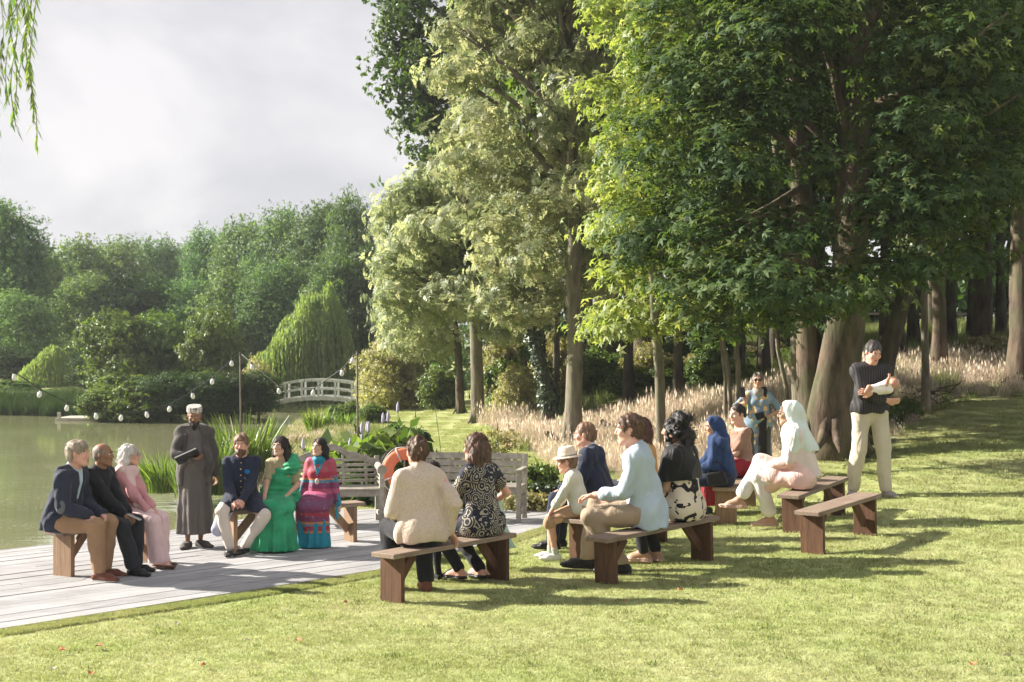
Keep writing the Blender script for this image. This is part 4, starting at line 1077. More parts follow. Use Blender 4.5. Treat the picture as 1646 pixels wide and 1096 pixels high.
# ---------------------------------------------------------------- soft solid modelling for people and cloth
def nv(v): v = np.asarray(v, float); return v/max(np.linalg.norm(v), 1e-9)
class Field:
    def __init__(s, lo, hi, h=0.012):
        s.h = h; s.lo = np.asarray(lo, float)
        n = np.ceil((np.asarray(hi, float)-s.lo)/h).astype(int)+1
        s.ax = [(s.lo[i]+h*np.arange(n[i])).astype(np.float32) for i in range(3)]
        s.D = np.full(tuple(n), 0.5, np.float32)
    def reg(s, lo, hi):
        sl = []
        for i in range(3):
            a = int(np.floor((lo[i]-s.lo[i])/s.h)); b = int(np.ceil((hi[i]-s.lo[i])/s.h))+1
            a = max(a, 0); b = min(b, len(s.ax[i]))
            if b <= a: return None, None
            sl.append(slice(a, b))
        G = np.meshgrid(*[s.ax[i][sl[i]] for i in range(3)], indexing='ij')
        return tuple(sl), G
    def _mix(s, sl, d, k, mode):
        A = s.D[sl]
        if mode == 'sub': d = -d
        if mode == 'add':
            h_ = np.clip(0.5+0.5*(A-d)/k, 0, 1); s.D[sl] = A*(1-h_)+d*h_-k*h_*(1-h_)
        else:
            h_ = np.clip(0.5-0.5*(A-d)/k, 0, 1); s.D[sl] = A*(1-h_)+d*h_+k*h_*(1-h_)
    def cone(s, a, b, ra, rb, k=0.03, fl=None, ff=1.0, mode='add'):
        a = np.asarray(a, float); b = np.asarray(b, float); m = max(ra, rb)*max(1, ff)+k+0.03
        sl, G = s.reg(np.minimum(a, b)-m, np.maximum(a, b)+m)
        if sl is None: return s
        ab = b-a; L2 = max(ab @ ab, 1e-10)
        px, py, pz = G[0]-a[0], G[1]-a[1], G[2]-a[2]
        t = np.clip((px*ab[0]+py*ab[1]+pz*ab[2])/L2, 0, 1)
        dx, dy, dz = px-t*ab[0], py-t*ab[1], pz-t*ab[2]
        if fl is not None:
            f = nv(fl); q = (dx*f[0]+dy*f[1]+dz*f[2])*(1/ff-1)
            dx, dy, dz = dx+q*f[0], dy+q*f[1], dz+q*f[2]
        d = np.sqrt(dx*dx+dy*dy+dz*dz)-(ra+(rb-ra)*t)
        if ff < 1: d = d*(0.5+0.5*ff)
        s._mix(sl, d.astype(np.float32), k, mode); return s
    def ell(s, c, r, k=0.02, M=None, mode='add'):
        c = np.asarray(c, float); r = np.asarray(r, float); m = r.max()+k+0.03
        sl, G = s.reg(c-m, c+m)
        if sl is None: return s
        p = [G[i]-c[i] for i in range(3)]
        if M is not None: p = [M[0][i]*p[0]+M[1][i]*p[1]+M[2][i]*p[2] for i in range(3)]   # M^T p
        q = np.sqrt(sum((p[i]/r[i])**2 for i in range(3)))
        g = np.sqrt(sum((p[i]/r[i]**2)**2 for i in range(3)))
        d = q*(q-1)/np.maximum(g, 1e-6)
        s._mix(sl, d.astype(np.float32), k, mode); return s
    def grids(s): return np.meshgrid(*s.ax, indexing='ij')
    def cut(s, p, n, k=None):
        """keep the side the normal points away from"""
        n = nv(n); p = np.asarray(p, float)
        d = ((s.ax[0]-p[0])*n[0])[:,None,None]+((s.ax[1]-p[1])*n[1])[None,:,None]+((s.ax[2]-p[2])*n[2])[None,None,:]
        s.D = np.maximum(s.D, d.astype(np.float32)); return s
    def below(s, z): return s.cut((0,0,z), (0,0,-1))
    def above(s, z): return s.cut((0,0,z), (0,0,1))
    def wrinkle(s, amp=0.005, freq=28, seed=0, sq=(1,1,1), n=4):
        r = np.random.default_rng(seed+5); G = s.grids(); w = 0
        for i in range(n):
            k1 = r.normal(size=3); k1 = k1/np.linalg.norm(k1)*freq*r.uniform(.6,1.5)*np.array(sq); k2 = r.normal(size=3)*freq*.35*np.array(sq)
            ph = G[0]*k1[0]+G[1]*k1[1]+G[2]*k1[2]+r.uniform(0,6)+1.9*np.sin(G[0]*k2[0]+G[1]*k2[1]+G[2]*k2[2]+i)
            w = w+(1.3-2.0*np.abs(np.sin(ph*.5)) if i % 2 == 0 else np.sin(ph))
        s.D = s.D+(amp*w/n*2.1).astype(np.float32); return s
    def flutes(s, c, n, amp, z0, z1, seed=0):
        """vertical folds round an upright axis, growing from z0 down to z1"""
        G = s.grids(); a = np.arctan2(G[1]-c[1], G[0]-c[0]); g = np.clip((z0-G[2])/(z0-z1), 0, 1)
        s.D = s.D+(amp*g*(np.sin(a*n+seed+1.2*np.sin(a*2+seed)+G[2]*2)+.5*np.sin(a*(n*1.7)+seed*2))).astype(np.float32); return s
    def shell(s, t):
        s.D = np.maximum(s.D, -(s.D+t)); return s
    def mesh(s):
        D = s.D; D[0]=D[-1]=.1; D[:,0]=D[:,-1]=.1; D[:,:,0]=D[:,:,-1]=.1
        I = D < 0
        nx, ny, nz = D.shape
        C = np.zeros((nx-1,ny-1,nz-1), np.int8)
        for i in (0,1):
            for j in (0,1):
                for k in (0,1): C += I[i:nx-1+i, j:ny-1+j, k:nz-1+k]
        act = (C > 0) & (C < 8)
        ids = np.full(act.shape, -1, np.int32); cells = np.argwhere(act); ids[act] = np.arange(len(cells))
        if not len(cells): return np.zeros((0,3)), np.zeros((0,4), int)
        S = np.zeros((len(cells),3)); N = np.zeros(len(cells))
        ci, cj, ck = cells.T
        cor = [(0,0,0),(1,0,0),(0,1,0),(1,1,0),(0,0,1),(1,0,1),(0,1,1),(1,1,1)]
        vals = [D[ci+a, cj+b, ck+c] for a, b, c in cor]
        for p in range(8):
            for q in range(p+1, 8):
                if sum(abs(cor[p][i]-cor[q][i]) for i in range(3)) != 1: continue
                a, b = vals[p], vals[q]; m = (a < 0) != (b < 0)
                t = np.where(m, a/np.where(m, a-b, 1), 0)
                for i in range(3): S[:,i] += m*(cor[p][i]+t*(cor[q][i]-cor[p][i]))
                N += m
        V = (cells+S/N[:,None])*s.h+s.lo
        Fs = []
        for ax in range(3):
            sh = [slice(None)]*3; sh2 = [slice(None)]*3; sh[ax] = slice(0,-1); sh2[ax] = slice(1,None)
            A = I[tuple(sh)]; B = I[tuple(sh2)]
            E = np.argwhere(A != B)
            u, w = [(1,2),(2,0),(0,1)][ax]
            ok = (E[:,u] > 0) & (E[:,w] > 0) & (E[:,u] < D.shape[u]-1) & (E[:,w] < D.shape[w]-1); E = E[ok]
            ins = A[E[:,0],E[:,1],E[:,2]]
            def cid(du, dw):
                e = E.copy(); e[:,u] += du; e[:,w] += dw; return ids[e[:,0],e[:,1],e[:,2]]
            q = np.stack([cid(-1,-1), cid(0,-1), cid(0,0), cid(-1,0)], 1)
            q[~ins] = q[~ins][:, ::-1]
            Fs.append(q[(q >= 0).all(1)])
        F = np.concatenate(Fs)
        # one light relaxation
        W = V.copy(); cnt = np.zeros(len(V)); acc = np.zeros_like(V)
        for a, b in ((0,1),(1,2),(2,3),(3,0)):
            np.add.at(acc, F[:,a], V[F[:,b]]); np.add.at(cnt, F[:,a], 1); np.add.at(acc, F[:,b], V[F[:,a]]); np.add.at(cnt, F[:,b], 1)
        V = V*0.6+0.4*acc/np.maximum(cnt,1)[:,None]
        return V, F

def rotm(yaw=0, pitch=0, roll=0):
    """head turned to its left by yaw, nodding down by pitch, tilting to its right by roll (degrees)"""
    return np.array(Matrix.Rotation(R(yaw),3,'Z') @ Matrix.Rotation(-R(pitch),3,'X') @ Matrix.Rotation(R(roll),3,'Y'))
def ik(a, c, l1, l2, hint):
    a, c = np.asarray(a, float), np.asarray(c, float)
    d = c-a; L = np.linalg.norm(d)
    if L > (l1+l2)*0.998: d = d/L*(l1+l2)*0.998; L = (l1+l2)*.998; c = a+d
    x = (l1*l1-l2*l2+L*L)/(2*L); y = math.sqrt(max(l1*l1-x*x, 0)); e = d/L
    h = np.asarray(hint, float); h = h-e*(h @ e); h = nv(h)
    return a+e*x+h*y, c

class Person:
    def __init__(s, label, loc, face, k=1.0, pose='sit', female=False, skin='skin_light', seat=0.46, lean=0, side=0, head=(0,0,0), feet=None, hands=None, elbow=None, footyaw=(8,-8), belly=0, hdir=None, hnorm=None, child=False, curl=28, knee_hint=None, faces=True, neck_f=0.02, shoulders=1.0, ankles_bare=False, lash=None, pelvis=(0,0)):
        s.k = k; s.loc = Vector(loc); s.rz = R(face-90); s.label = label; s.skin = skin; s.female = female; s.pose = pose
        s.seat = seat/k
        s.P = np.array([pelvis[0], pelvis[1], s.seat+0.10 if pose == 'sit' else 0.95])
        la = R(lean); sd = R(side)
        s.u = nv([math.sin(sd), math.sin(la)*math.cos(sd), math.cos(la)*math.cos(sd)]); s.r = nv(np.cross([0,1,0.0], s.u)) if abs(sd) > 1e-6 else np.array([1.0,0,0]); s.f = nv(np.cross(s.u, s.r))
        s.w = 1.0*shoulders if not female else 0.88*shoulders
        s.sh = [s.P+s.u*0.452+s.r*sg*0.158*s.w for sg in (-1, 1)]
        s.hip = [s.P+s.r*sg*0.088 for sg in (-1, 1)]
        s.nb = s.P+s.u*0.515+s.f*0.005
        s.M = rotm(*head)
        s.Hc = s.nb+nv(s.u+np.array([0,0,.6]))*0.10+s.f*neck_f+s.M @ np.array([0,0.018,0.045])
        if child:  # larger head on a smaller frame
            s.hs = 1.28
        else: s.hs = 1.0
        if feet is None: feet = [(-.11,.47,.08),(.11,.47,.08)] if pose == 'sit' else [(-.11,0,.08),(.11,.02,.08)]
        kh = knee_hint or [(-.1,.6,1),(.1,.6,1)] if pose == 'sit' else (knee_hint or [(0,1,0),(0,1,0)])
        s.kn, s.an = zip(*[ik(s.hip[i], feet[i], .44, .44, kh[i]) for i in (0,1)])
        if hands is None: hands = [(-.10,.36,s.seat+.20),(.10,.36,s.seat+.20)] if pose == 'sit' else [(-.26,.05,.86),(.26,.05,.86)]
        el = elbow or [(-.45,-.6,-.9),(.45,-.6,-.9)]
        s.el, s.wr = zip(*[ik(s.sh[i], hands[i], .285, .255, el[i]) for i in (0,1)])
        s.hdir = [nv(v) if v is not None else nv(s.wr[i]-s.el[i]) for i, v in enumerate(hdir or (None, None))]
        s.hnorm = [nv(v) for v in (hnorm or ((0,0,-1),(0,0,-1)))]
        s.footyaw = footyaw; s.belly = belly; s.curl = curl; s.faces = faces; s.aw = .85 if female else 1.0
        s.root = None; s.seed = abs(hash(label)) % 1000 if False else sum(map(ord, label)) % 997
    def box(s, m=0.14):
        P = np.array(list(s.sh)+list(s.hip)+[s.nb, s.Hc, s.P]+list(s.kn)+list(s.an)+list(s.el)+list(s.wr))
        lo, hi = P.min(0)-m, P.max(0)+m; return lo, hi
    def torso(s, F, g=0.0, k=.05):
        w = s.w
        W = s.P+s.u*.2+s.f*.01; Ck = s.P+s.u*.39
        F.cone(s.hip[0]+s.u*.02, s.hip[1]+s.u*.02, .105+g, .105+g, k, s.f, .92)
        F.cone(s.P+s.u*.03, W, (.15 if s.female else .14)*1+g, (.118 if s.female else .132)+g+s.belly*.5, k, s.f, .74)
        if s.belly: F.ell(s.P+s.u*.14+s.f*(.05+s.belly*.4), (.13+s.belly*.4+g,.10+s.belly*.6+g,.14+g), k)
        F.cone(W, Ck, (.118 if s.female else .132)+g, .152*w+g, k, s.f, .70)
        F.cone(s.sh[0]-s.u*.015, s.sh[1]-s.u*.015, .052*w+g*.8, .052*w+g*.8, k)
        for i in (0,1): F.cone(s.nb-s.u*.035, s.sh[i]+s.u*.0, .050+g*.5, .040+g*.6, .03)
        F.cone(Ck+s.u*.03, s.nb-s.u*.02, .085*w+g*.5, .056+g*.5, .03)
        if s.female:
            for sg in (-1, 1): F.ell(s.P+s.u*.31+s.r*sg*.062+s.f*.078, (.058+g,.046+g,.062+g), .05)
        return F
    def arm(s, F, i, g=0.0, t=2.0, t0=0.0, k=.03):
        a = s.aw; A, B, C = s.sh[i], s.el[i], s.wr[i]
        r = [.052*a+g, .042*a+g, .029*a+g]
        if t0 < 1:
            e = min(t, 1.0); F.cone(A+(B-A)*t0, A+(B-A)*e, r[0], r[0]+(r[1]-r[0])*e, k)
        if t > 1:
            b = max(t0-1, 0); e = t-1; F.cone(B+(C-B)*b, B+(C-B)*e, r[1]+(r[2]-r[1])*b, r[1]+(r[2]-r[1])*e, .015)
        return F
    def leg(s, F, i, g=0.0, t=2.0, t0=0.0, k=.035, lo=None):
        A, B, C = s.hip[i], s.kn[i], s.an[i]; r = [.088+g, .060+g, .036+g if lo is None else lo]
        if t0 < 1:
            e = min(t, 1.0); F.cone(A, A+(B-A)*e, r[0], r[0]+(r[1]-r[0])*e, k)
        if t > 1:
            e = t-1
            cf = B+(C-B)*.35; 
            F.cone(B, B+(C-B)*e, r[1]-.004, r[1]+(r[2]-r[1])*e, .02)
            if g < .03 and e > .4: F.cone(B+(C-B)*.12-s.fw()*.012, B+(C-B)*.5-s.fw()*.01, r[1]-.006, r[1]-.012, .02)
        return F
    def fw(s): return np.array([0,1.0,0])
    def add(s, name, F, mat_, smooth=True, raw=None):
        V, Fa = raw if raw is not None else F.mesh()
        me = np_mesh(name, np.asarray(V)*s.k, Fa, smooth=smooth)
        o = link(name, me, MT[mat_] if isinstance(mat_, str) else mat_, s.root)
        return o
    def H(s, v): return s.Hc+s.M @ (np.asarray(v, float)*s.hs)
    # ---- the body: one mesh made of a coarse figure plus finely modelled head, hands and feet
    def body(s, arms_fine=True, bare_legs=False, group=None, cat='person', fine_feet=False):
        lo, hi = s.box()
        F = Field(lo, hi, .016)
        s.torso(F, -.014)
        for i in (0,1):
            s.arm(F, i, -.004); s.leg(F, i, -.006 if not bare_legs else 0)
        F.cone(s.nb-s.u*.02, s.H((0,-.01,-.05)), .05, .048, .03)
        parts = [F.mesh()]
        # bare arms or legs need a finer skin
        if arms_fine:
            for i in (0,1):
                q = np.array([s.sh[i], s.el[i], s.wr[i]]); G = Field(q.min(0)-.07, q.max(0)+.07, .009); s.arm(G, i, 0); parts.append(G.mesh())
        if bare_legs:
            for i in (0,1):
                q = np.array([s.kn[i], s.an[i]]); G = Field(q.min(0)-.09, q.max(0)+.09, .010); s.leg(G, i, 0); parts.append(G.mesh())
        c = s.Hc; G = Field(c-.20*s.hs, c+.19*s.hs, .0062)
        H, M, q = s.H, s.M, s.hs
        G.ell(H((0,-.014,.03)), np.array((.076,.096,.086))*q, .02, M)
        G.ell(H((0,.028,-.035)), np.array((.060,.066,.076))*q, .03, M)
        G.cone(H((-.012,.068,-.098)), H((.012,.068,-.098)), .019*q, .019*q, .03)
        for sg in (-1,1):
            G.cone(H((sg*.052,.0,-.06)), H((sg*.02,.062,-.095)), .018*q, .018*q, .03)
            G.ell(H((sg*.040,.070,-.022)), np.array((.022,.02,.02))*q, .02, M)
            G.ell(H((sg*.079,-.006,-.006)), np.array((.010,.020,.031))*q, .008, M)
        G.cone(H((-.034,.079,.026)), H((.034,.079,.026)), .012*q, .012*q, .015)
        for sg in (-1,1): G.ell(H((sg*.031,.099,.006)), np.array((.017,.016,.012))*q, .012, M, 'sub')
        G.cone(H((0,.090,.014)), H((0,.108,-.024)), .0085*q, .0125*q, .008)
        G.cone(H((-.011,.099,-.030)), H((.011,.099,-.030)), .008*q, .008*q, .006)
        G.cone(H((-.019,.086,-.060)), H((.019,.086,-.060)), .0085*q, .0085*q, .008)
        G.cone(H((0,-.018,-.04)), s.nb-s.u*.03, .053*(.9 if s.female else 1.03), .058*(.9 if s.female else 1.05), .03)
        G.cone(s.nb-s.u*.02, s.nb-s.u*.04, .07, .07, .03)
        parts.append(G.mesh())
        for i in (0,1): parts.append(s.hand(i))
        if fine_feet:
            for i in (0,1): parts.append(s.foot(i))
        Vs, Fs, n = [], [], 0
        for V, Fa in parts:
            Vs.append(V); Fs.append(Fa+n); n += len(V)
        me = np_mesh('body', np.concatenate(Vs)*s.k, np.concatenate(Fs), smooth=True)
        o = link('person', me, MT[s.skin]); o.location = s.loc; o.rotation_euler = (0,0,s.rz); tag(o, s.label, cat, group)
        s.root = o
        return s
    def hand(s, i):
        W, d, n = s.wr[i], s.hdir[i], s.hnorm[i]
        n = nv(n-d*(n @ d)); sd = np.cross(d, n)*(1 if i == 0 else -1)   # towards the thumb
        G = Field(W-.20, W+.20, .0056)
        a = s.aw*(s.hs*.9 if s.hs > 1 else 1)
        G.cone(W-d*.02, W+d*.02, .026*a, .026*a, .012, n, .75)
        for t in (-1, -.33, .33, 1):
            G.cone(W+d*.015+sd*t*.010*a, W+d*.082*a+sd*t*.028*a, .017*a, .014*a, .012, n, .8)
        for j, (t, L) in enumerate(((1,.066),(.33,.074),(-.33,.069),(-1,.054))):
            L *= a; b = W+d*.085*a+sd*t*.029*a; c1 = R(s.curl); c2 = R(s.curl*2.0)
            m_ = b+(d*math.cos(c1)+n*math.sin(c1)+sd*t*.07)*L*.52; e = m_+(d*math.cos(c2)+n*math.sin(c2))*L*.48
            G.cone(b, m_, .0092*a, .0085*a, .004); G.cone(m_, e, .0085*a, .0072*a, .004)
        b = W+d*.022+sd*.026*a; m_ = b+nv(d*.75+sd*.7+n*.3)*.042*a; e = m_+nv(d*.95+sd*.15+n*.35)*.030*a
        G.cone(b, m_, .014*a, .0105*a, .012); G.cone(m_, e, .0105*a, .0085*a, .005)
        return G.mesh()
    def fdir(s, i):
        y = R(s.footyaw[i]) if not hasattr(s.footyaw[i], '__len__') else None
        return np.array([-math.sin(y), math.cos(y), 0.0])
    def foot(s, i, g=0.0, h=.008, mesh=True):
        A = s.an[i]; d = s.fdir(i); z = A[2]-.08
        G = Field(A-.26, A+.26, h); up = np.array([0,0,1.0])
        base = np.array([A[0], A[1], z])
        G.cone(A, base-d*.03+up*.035, .036+g, .032+g, .02)
        G.cone(base-d*.035+up*.03, base+d*.10+up*.03, .031+g, .036+g, .02)
        G.cone(A+d*.02, base+d*.12+up*.028, .032+g, .026+g, .03)
        G.cone(base+d*.10+up*.028, base+d*.165+up*.020, .036+g, .024+g, .02, up, .62)
        G.below(z+.004)
        return G.mesh() if mesh else G
    def shoe(s, i, mat_, g=.010, sole=None, top=None, name='shoe', heel=0.0, toe=.02):
        A = s.an[i]; d = s.fdir(i); z = A[2]-.08; up = np.array([0,0,1.0]); base = np.array([A[0],A[1],z])
        G = s.foot(i, g, .008, False); G.cone(base+d*.12+up*.028, base+d*(.17+toe)+up*.022, .036+g, .022+g, .02, up, .6)
        G.cut(A+up*(top if top is not None else -.005), (0,0,1)); G.below(z+.010)
        o = s.add(name, G, mat_)
        S = Field(A-.27, A+.27, .008); S.cone(base-d*.035, base+d*.02, .044, .040, .01); S.cone(base+d*.02, base+d*.11, .040, .047, .01); S.cone(base+d*.11, base+d*(.155+toe), .047, .030, .01)
        S.below(z-.001-heel*0); S.above(z+.020)
        so = s.add('sole', S, sole or mat_); so.parent = o
        return o
    # ---- hair
    def hair(s, style, mat_='hair_dark', name='hair', seed=None, L=.24, g=0.0, vol=1.0, sweep=0):
        H, M, q = s.H, s.M, s.hs; seed = seed or s.seed
        big = style in ('long','bob','curly','waves','updo')
        c = s.Hc; m = .24 if style == 'short' or style == 'bun' else .24+L
        G = Field(c-np.array([.20,.22,m]), c+np.array([.20,.22,.2]), .0075 if not big else .0085)
        v = vol
        G.ell(H((0,-.018,.034)), np.array((.0845+g,.1015+g,.0925+g))*q*v, .02, M)
        if style == 'short':
            G.ell(H((0,-.045,-.02)), np.array((.076,.066,.07))*q, .02, M)
        if style in ('long','waves','bob'):
            down = np.array([0,0,-1.0])
            for sg in (-1,1):
                G.cone(H((sg*.062,-.018,.01)), H((sg*.078,-.03,-.08)), .036*v, .040*v, .03)
                e = H((sg*.082,-.035,-.08)); G.cone(e, e+down*(L-.08)+s.f*(.03 if style != 'bob' else 0)+s.r*sg*.02, .040*v, .026*v, .03)
            e = H((0,-.075,-.03)); G.cone(H((0,-.06,0)), e, .066*v, .06*v, .03); G.cone(e, e+down*(L-.03)-s.f*.02, .064*v, .048*v, .05, s.f, .6)
            for sg in (-1,1):
                e2 = H((sg*.05,-.07,-.04)); G.cone(e2, e2+down*(L-.05)-s.f*.015+s.r*sg*.015, .045*v, .03*v, .04)
        if style in ('curly','updo'):
            r = np.random.default_rng(seed)
            for i in range(46):
                a = r.uniform(0,6.28); z = r.uniform(-.14,.10); rad = .095+.03*(z < 0)
                p = (rad*math.sin(a)*.95, -.03+rad*math.cos(a) , z)
                if p[1] > .04: continue
                G.ell(H(p), np.array((.03,.03,.034))*r.uniform(.75,1.25), .015)
            if style == 'updo':
                for p in ((.02,-.05,.13),(-.025,-.045,.135),(0,-.07,.12)): G.ell(H(p), (.034,.034,.03), .012)
        if style == 'bun': G.ell(H((0,-.125,-.02)), (.038,.036,.038), .01)
        # clear the face
        G.ell(H((0,.115,-.035)), np.array((.074,.075,.105))*q, .012, M, 'sub')
        if style == 'short': 
            G.ell(H((0,.06,-.12)), np.array((.12,.10,.09))*q, .01, M, 'sub'); G.cut(H((0,-.05,-.085)), M @ np.array([0,.25,-1.0]))
            for sg in (-1,1): G.ell(H((sg*.08,.035,-.045)), np.array((.03,.045,.045))*q, .01, M, 'sub'); G.ell(H((sg*.085,-.004,-.012)), np.array((.012,.018,.03))*q, .006, M, 'sub')
        if style == 'bun':
            G.cut(H((0,-.02,-.07)), M @ np.array([0,.5,-1.0]))
            for sg in (-1,1): G.ell(H((sg*.088,.01,-.02)), np.array((.016,.03,.035))*q, .006, M, 'sub')
        G.wrinkle(.0075 if style != 'curly' and style != 'updo' else .010, 85 if style != 'long' else 60, seed, sq=(1,1,.45) if style not in ('curly','updo') else (1,1,1))
        Vh, Fh = G.mesh()
        # loose locks over the surface
        r = np.random.default_rng(seed+9); e1 = Vh[Fh[:,2]]-Vh[Fh[:,0]]; e2 = Vh[Fh[:,3]]-Vh[Fh[:,1]]; fn = np.cross(e1, e2); fn /= np.maximum(np.linalg.norm(fn, axis=1, keepdims=True), 1e-9)
        fc = Vh[Fh].mean(1); n = 900 if big else 520; pick = r.choice(len(Fh), n); P = fc[pick]; Nn = fn[pick]; bad = (P-s.Hc) @ (s.M @ np.array([0,1,0])) > .088
        if np.mean(np.sum(Nn*(P-s.Hc), 1)) < 0: Nn = -Nn
        dn = np.array([0,0,-1.0]) if style not in ('curly','updo') else None
        T = (np.tile(dn, (n,1))+r.normal(size=(n,3))*.28-(s.M @ np.array([0,1,0]))*.35) if dn is not None else r.normal(size=(n,3))
        T = T-Nn*np.sum(T*Nn, 1, keepdims=True); T /= np.maximum(np.linalg.norm(T, axis=1, keepdims=True), 1e-6); S = np.cross(T, Nn)
        Ls = ((.050 if big else .024)*r.uniform(.6,1.3,n))[:,None]; w = .0034; lift = (.006 if big else .004)
        ok = ~bad; P, T, Nn, S, Ls = P[ok], T[ok], Nn[ok], S[ok], Ls[ok]; n = len(P)
        a0, a1, a2 = P+Nn*.001, P+T*Ls*.5+Nn*(lift*r.uniform(.5,1.6,(n,1))), P+T*Ls+Nn*(lift*r.uniform(.2,2.4,(n,1)))
        R_ = np.stack([a0-S*w*.6, a0+S*w*.6, a1+S*w, a1-S*w, a2+S*w*.15, a2-S*w*.15], 1).reshape(-1,3); b_ = len(Vh)+np.arange(n)*6
        Fr = np.concatenate([np.stack([b_,b_+1,b_+2,b_+3],1), np.stack([b_+3,b_+2,b_+4,b_+5],1)])
        return s.add(name, None, mat_, raw=(np.concatenate([Vh, R_]), np.concatenate([Fh, Fr])))
    def fringe(s, mat_):   # hair left round a bald crown
        H, M = s.H, s.M; G = Field(s.Hc-.18, s.Hc+.18, .006)
        G.ell(H((0,-.016,.03)), (.081,.100,.088), .02, M); G.ell(H((0,-.05,-.02)), (.07,.06,.06), .02, M)
        G.ell(H((0,.02,.085)), (.075,.11,.065), .01, M, 'sub'); G.ell(H((0,.115,-.035)), (.09,.09,.14), .012, M, 'sub')
        G.cut(H((0,-.05,-.075)), M @ np.array([0,.25,-1.0]))
        for sg in (-1,1): G.ell(H((sg*.085,-.004,-.012)), (.014,.02,.032), .006, M, 'sub')
        return s.add('hair', G, mat_)
    def beard(s, mat_, L=.03, full=True):
        H, M = s.H, s.M; G = Field(s.Hc-.22, s.Hc+.16, .006)
        G.ell(H((0,.035,-.075)), (.063,.064,.058), .02, M); G.cone(H((0,.075,-.095)), H((0,.078,-.10-L)), .036, .022, .03)
        G.cone(H((-.024,.092,-.047)), H((.024,.092,-.047)), .008, .008, .01)
        G.cut(H((0,.0,-.035)), M @ np.array([0,-.1,1.0])) if full else None
        G.ell(H((0,.11,-.062)), (.020,.02,.007), .004, M, 'sub'); G.cut(H((0,.012,-.06)), M @ np.array([0,-1,.3]))
        G.wrinkle(.004, 110, 3, sq=(1,1,.5))
        return s.add('beard', G, mat_)
    def face(s, brow='hair_dark', lips='lips_rose', glasses=None):
        H = s.H; k = s.k
        def sph(c, r, n=10):
            prof = [(r*math.sin(math.pi*i/6)+1e-4, -r*math.cos(math.pi*i/6)) for i in range(7)]
            return MB().lathe(prof, n, c)
        for sg in (-1,1):
            mb = sph(tuple(H((sg*.031,.0790,.006))*k), .0102*k*s.hs); n0 = sum(len(v) for v in mb.F.values())
            e = mb.build('eye', MT['eye_white'], s.root, True)
            sph(tuple(H((sg*.031,.0850,.0055))*k), .0056*k*s.hs, 8).build('iris', MT['eye_dark'], e, True)
            MB().tube([H((sg*.014,.094,.024))*k, H((sg*.031,.096,.031))*k, H((sg*.048,.084,.025))*k], [.0028*k,.0038*k,.002*k], 6).build('eyebrow', MT[brow], s.root, True)
        if lips:
            MB().tube([H((-.023,.088,-.060))*k, H((-.008,.0955,-.0565))*k, H((.008,.0955,-.0565))*k, H((.023,.088,-.060))*k], [.002*k,.0042*k,.0042*k,.002*k], 6).add(*[[],[]]) if False else None
            mb = MB(); mb.tube([H((-.023,.0885,-.0585))*k, H((-.008,.0955,-.056))*k, H((.008,.0955,-.056))*k, H((.023,.0885,-.0585))*k], [.002*k,.0042*k,.0042*k,.002*k], 6)
            mb.tube([H((-.021,.0885,-.062))*k, H((0,.0945,-.0655))*k, H((.021,.0885,-.062))*k], [.002*k,.0052*k,.002*k], 6)
            mb.build('mouth', MT[lips], s.root, True)
        return s
    def glasses(s, mat_='sunglass', name='sunglasses', r=.024, wide=1.15):
        H, k = s.H, s.k; mb = MB()
        rot = Matrix([list(r_) for r_ in s.M]) @ Matrix.Rotation(R(-90), 3, 'X')
        for sg in (-1,1):
            c = H((sg*.031,.106,.004))*k
            mb.lathe([(1e-4,-.002*k),(r*k*.98,-.002*k),(r*k,0),(r*k*.98,.002*k),(1e-4,.002*k)], 14, tuple(c), rot)
            mb.tube([H((sg*.052,.104,.008))*k, H((sg*.08,.06,.010))*k, H((sg*.083,-.01,.004))*k], .0022*k, 5)
        mb.tube([H((-.01,.11,.008))*k, H((.01,.11,.008))*k], .002*k, 5)
        return mb.build(name, MT[mat_], s.root, True)
    # ---- clothes
    def trousers(s, mat_, g=.016, t=1.97, hem=.062, name='trousers', seat_cut=True, wr=.0055, shiny=0):
        lo, hi = s.box(.15); F = Field(lo, [hi[0], hi[1], s.P[2]+.18], .0115)
        F.cone(s.hip[0]+s.u*.02, s.hip[1]+s.u*.02, .100+g, .100+g, .05, s.f, .92)
        F.cone(s.P, s.P+s.u*.13, .130+g, .120+g+s.belly*.4, .05, s.f, .76)
        for i in (0,1): s.leg(F, i, g, 1.0, k=.04)
        F.cut(s.P+s.u*.12, s.u)
        if s.pose == 'sit' and seat_cut: F.below(s.seat+.004)
        for i in (0,1):
            s.leg(F, i, g, t, 1.0, lo=hem)
        F.wrinkle(wr, 34, s.seed, sq=(1.2,.6,.7))
        if max(s.an[0][2], s.an[1][2]) < .13 and t > 1.7: F.below(.068)
        return s.add(name, F, mat_)
    def hemcut(s, F, i, t): pass
    def top(s, mat_, g=.014, sleeve=1.93, hem=.02, name='shirt', open_neck=.03, h=.0105, wr=.0125, flare=0.0, collar=None, sg=None, arms=(0,1), cuff=None, loose=0.0, wfreq=22, vneck=0):
        lo, hi = s.box(.16); lo = lo.copy(); lo[2] = min(lo[2], s.P[2]-.3) if hem > .1 else s.P[2]-.22
        lo[2] = min([s.wr[i][2]-.1 for i in arms if sleeve > 1]+[s.P[2]-hem-.06])
        F = Field(lo, [hi[0], hi[1], s.nb[2]+.12], h)
        s.torso(F, g, .05)
        if loose: F.cone(s.P+s.u*.02, s.P+s.u*.2, .155+loose, .135+loose*.7, .05, s.f, .8)
        if hem > .08:
            F.cone(s.P+s.u*.05, s.P-s.u*hem+s.f*.0, .14+g, .15+g+flare, .05, s.f, .8)
        G = F.grids(); p = (G[0]-s.P[0])*s.u[0]+(G[1]-s.P[1])*s.u[1]+(G[2]-s.P[2])*s.u[2]
        F.D = np.maximum(F.D, (-(p+hem)).astype(np.float32))
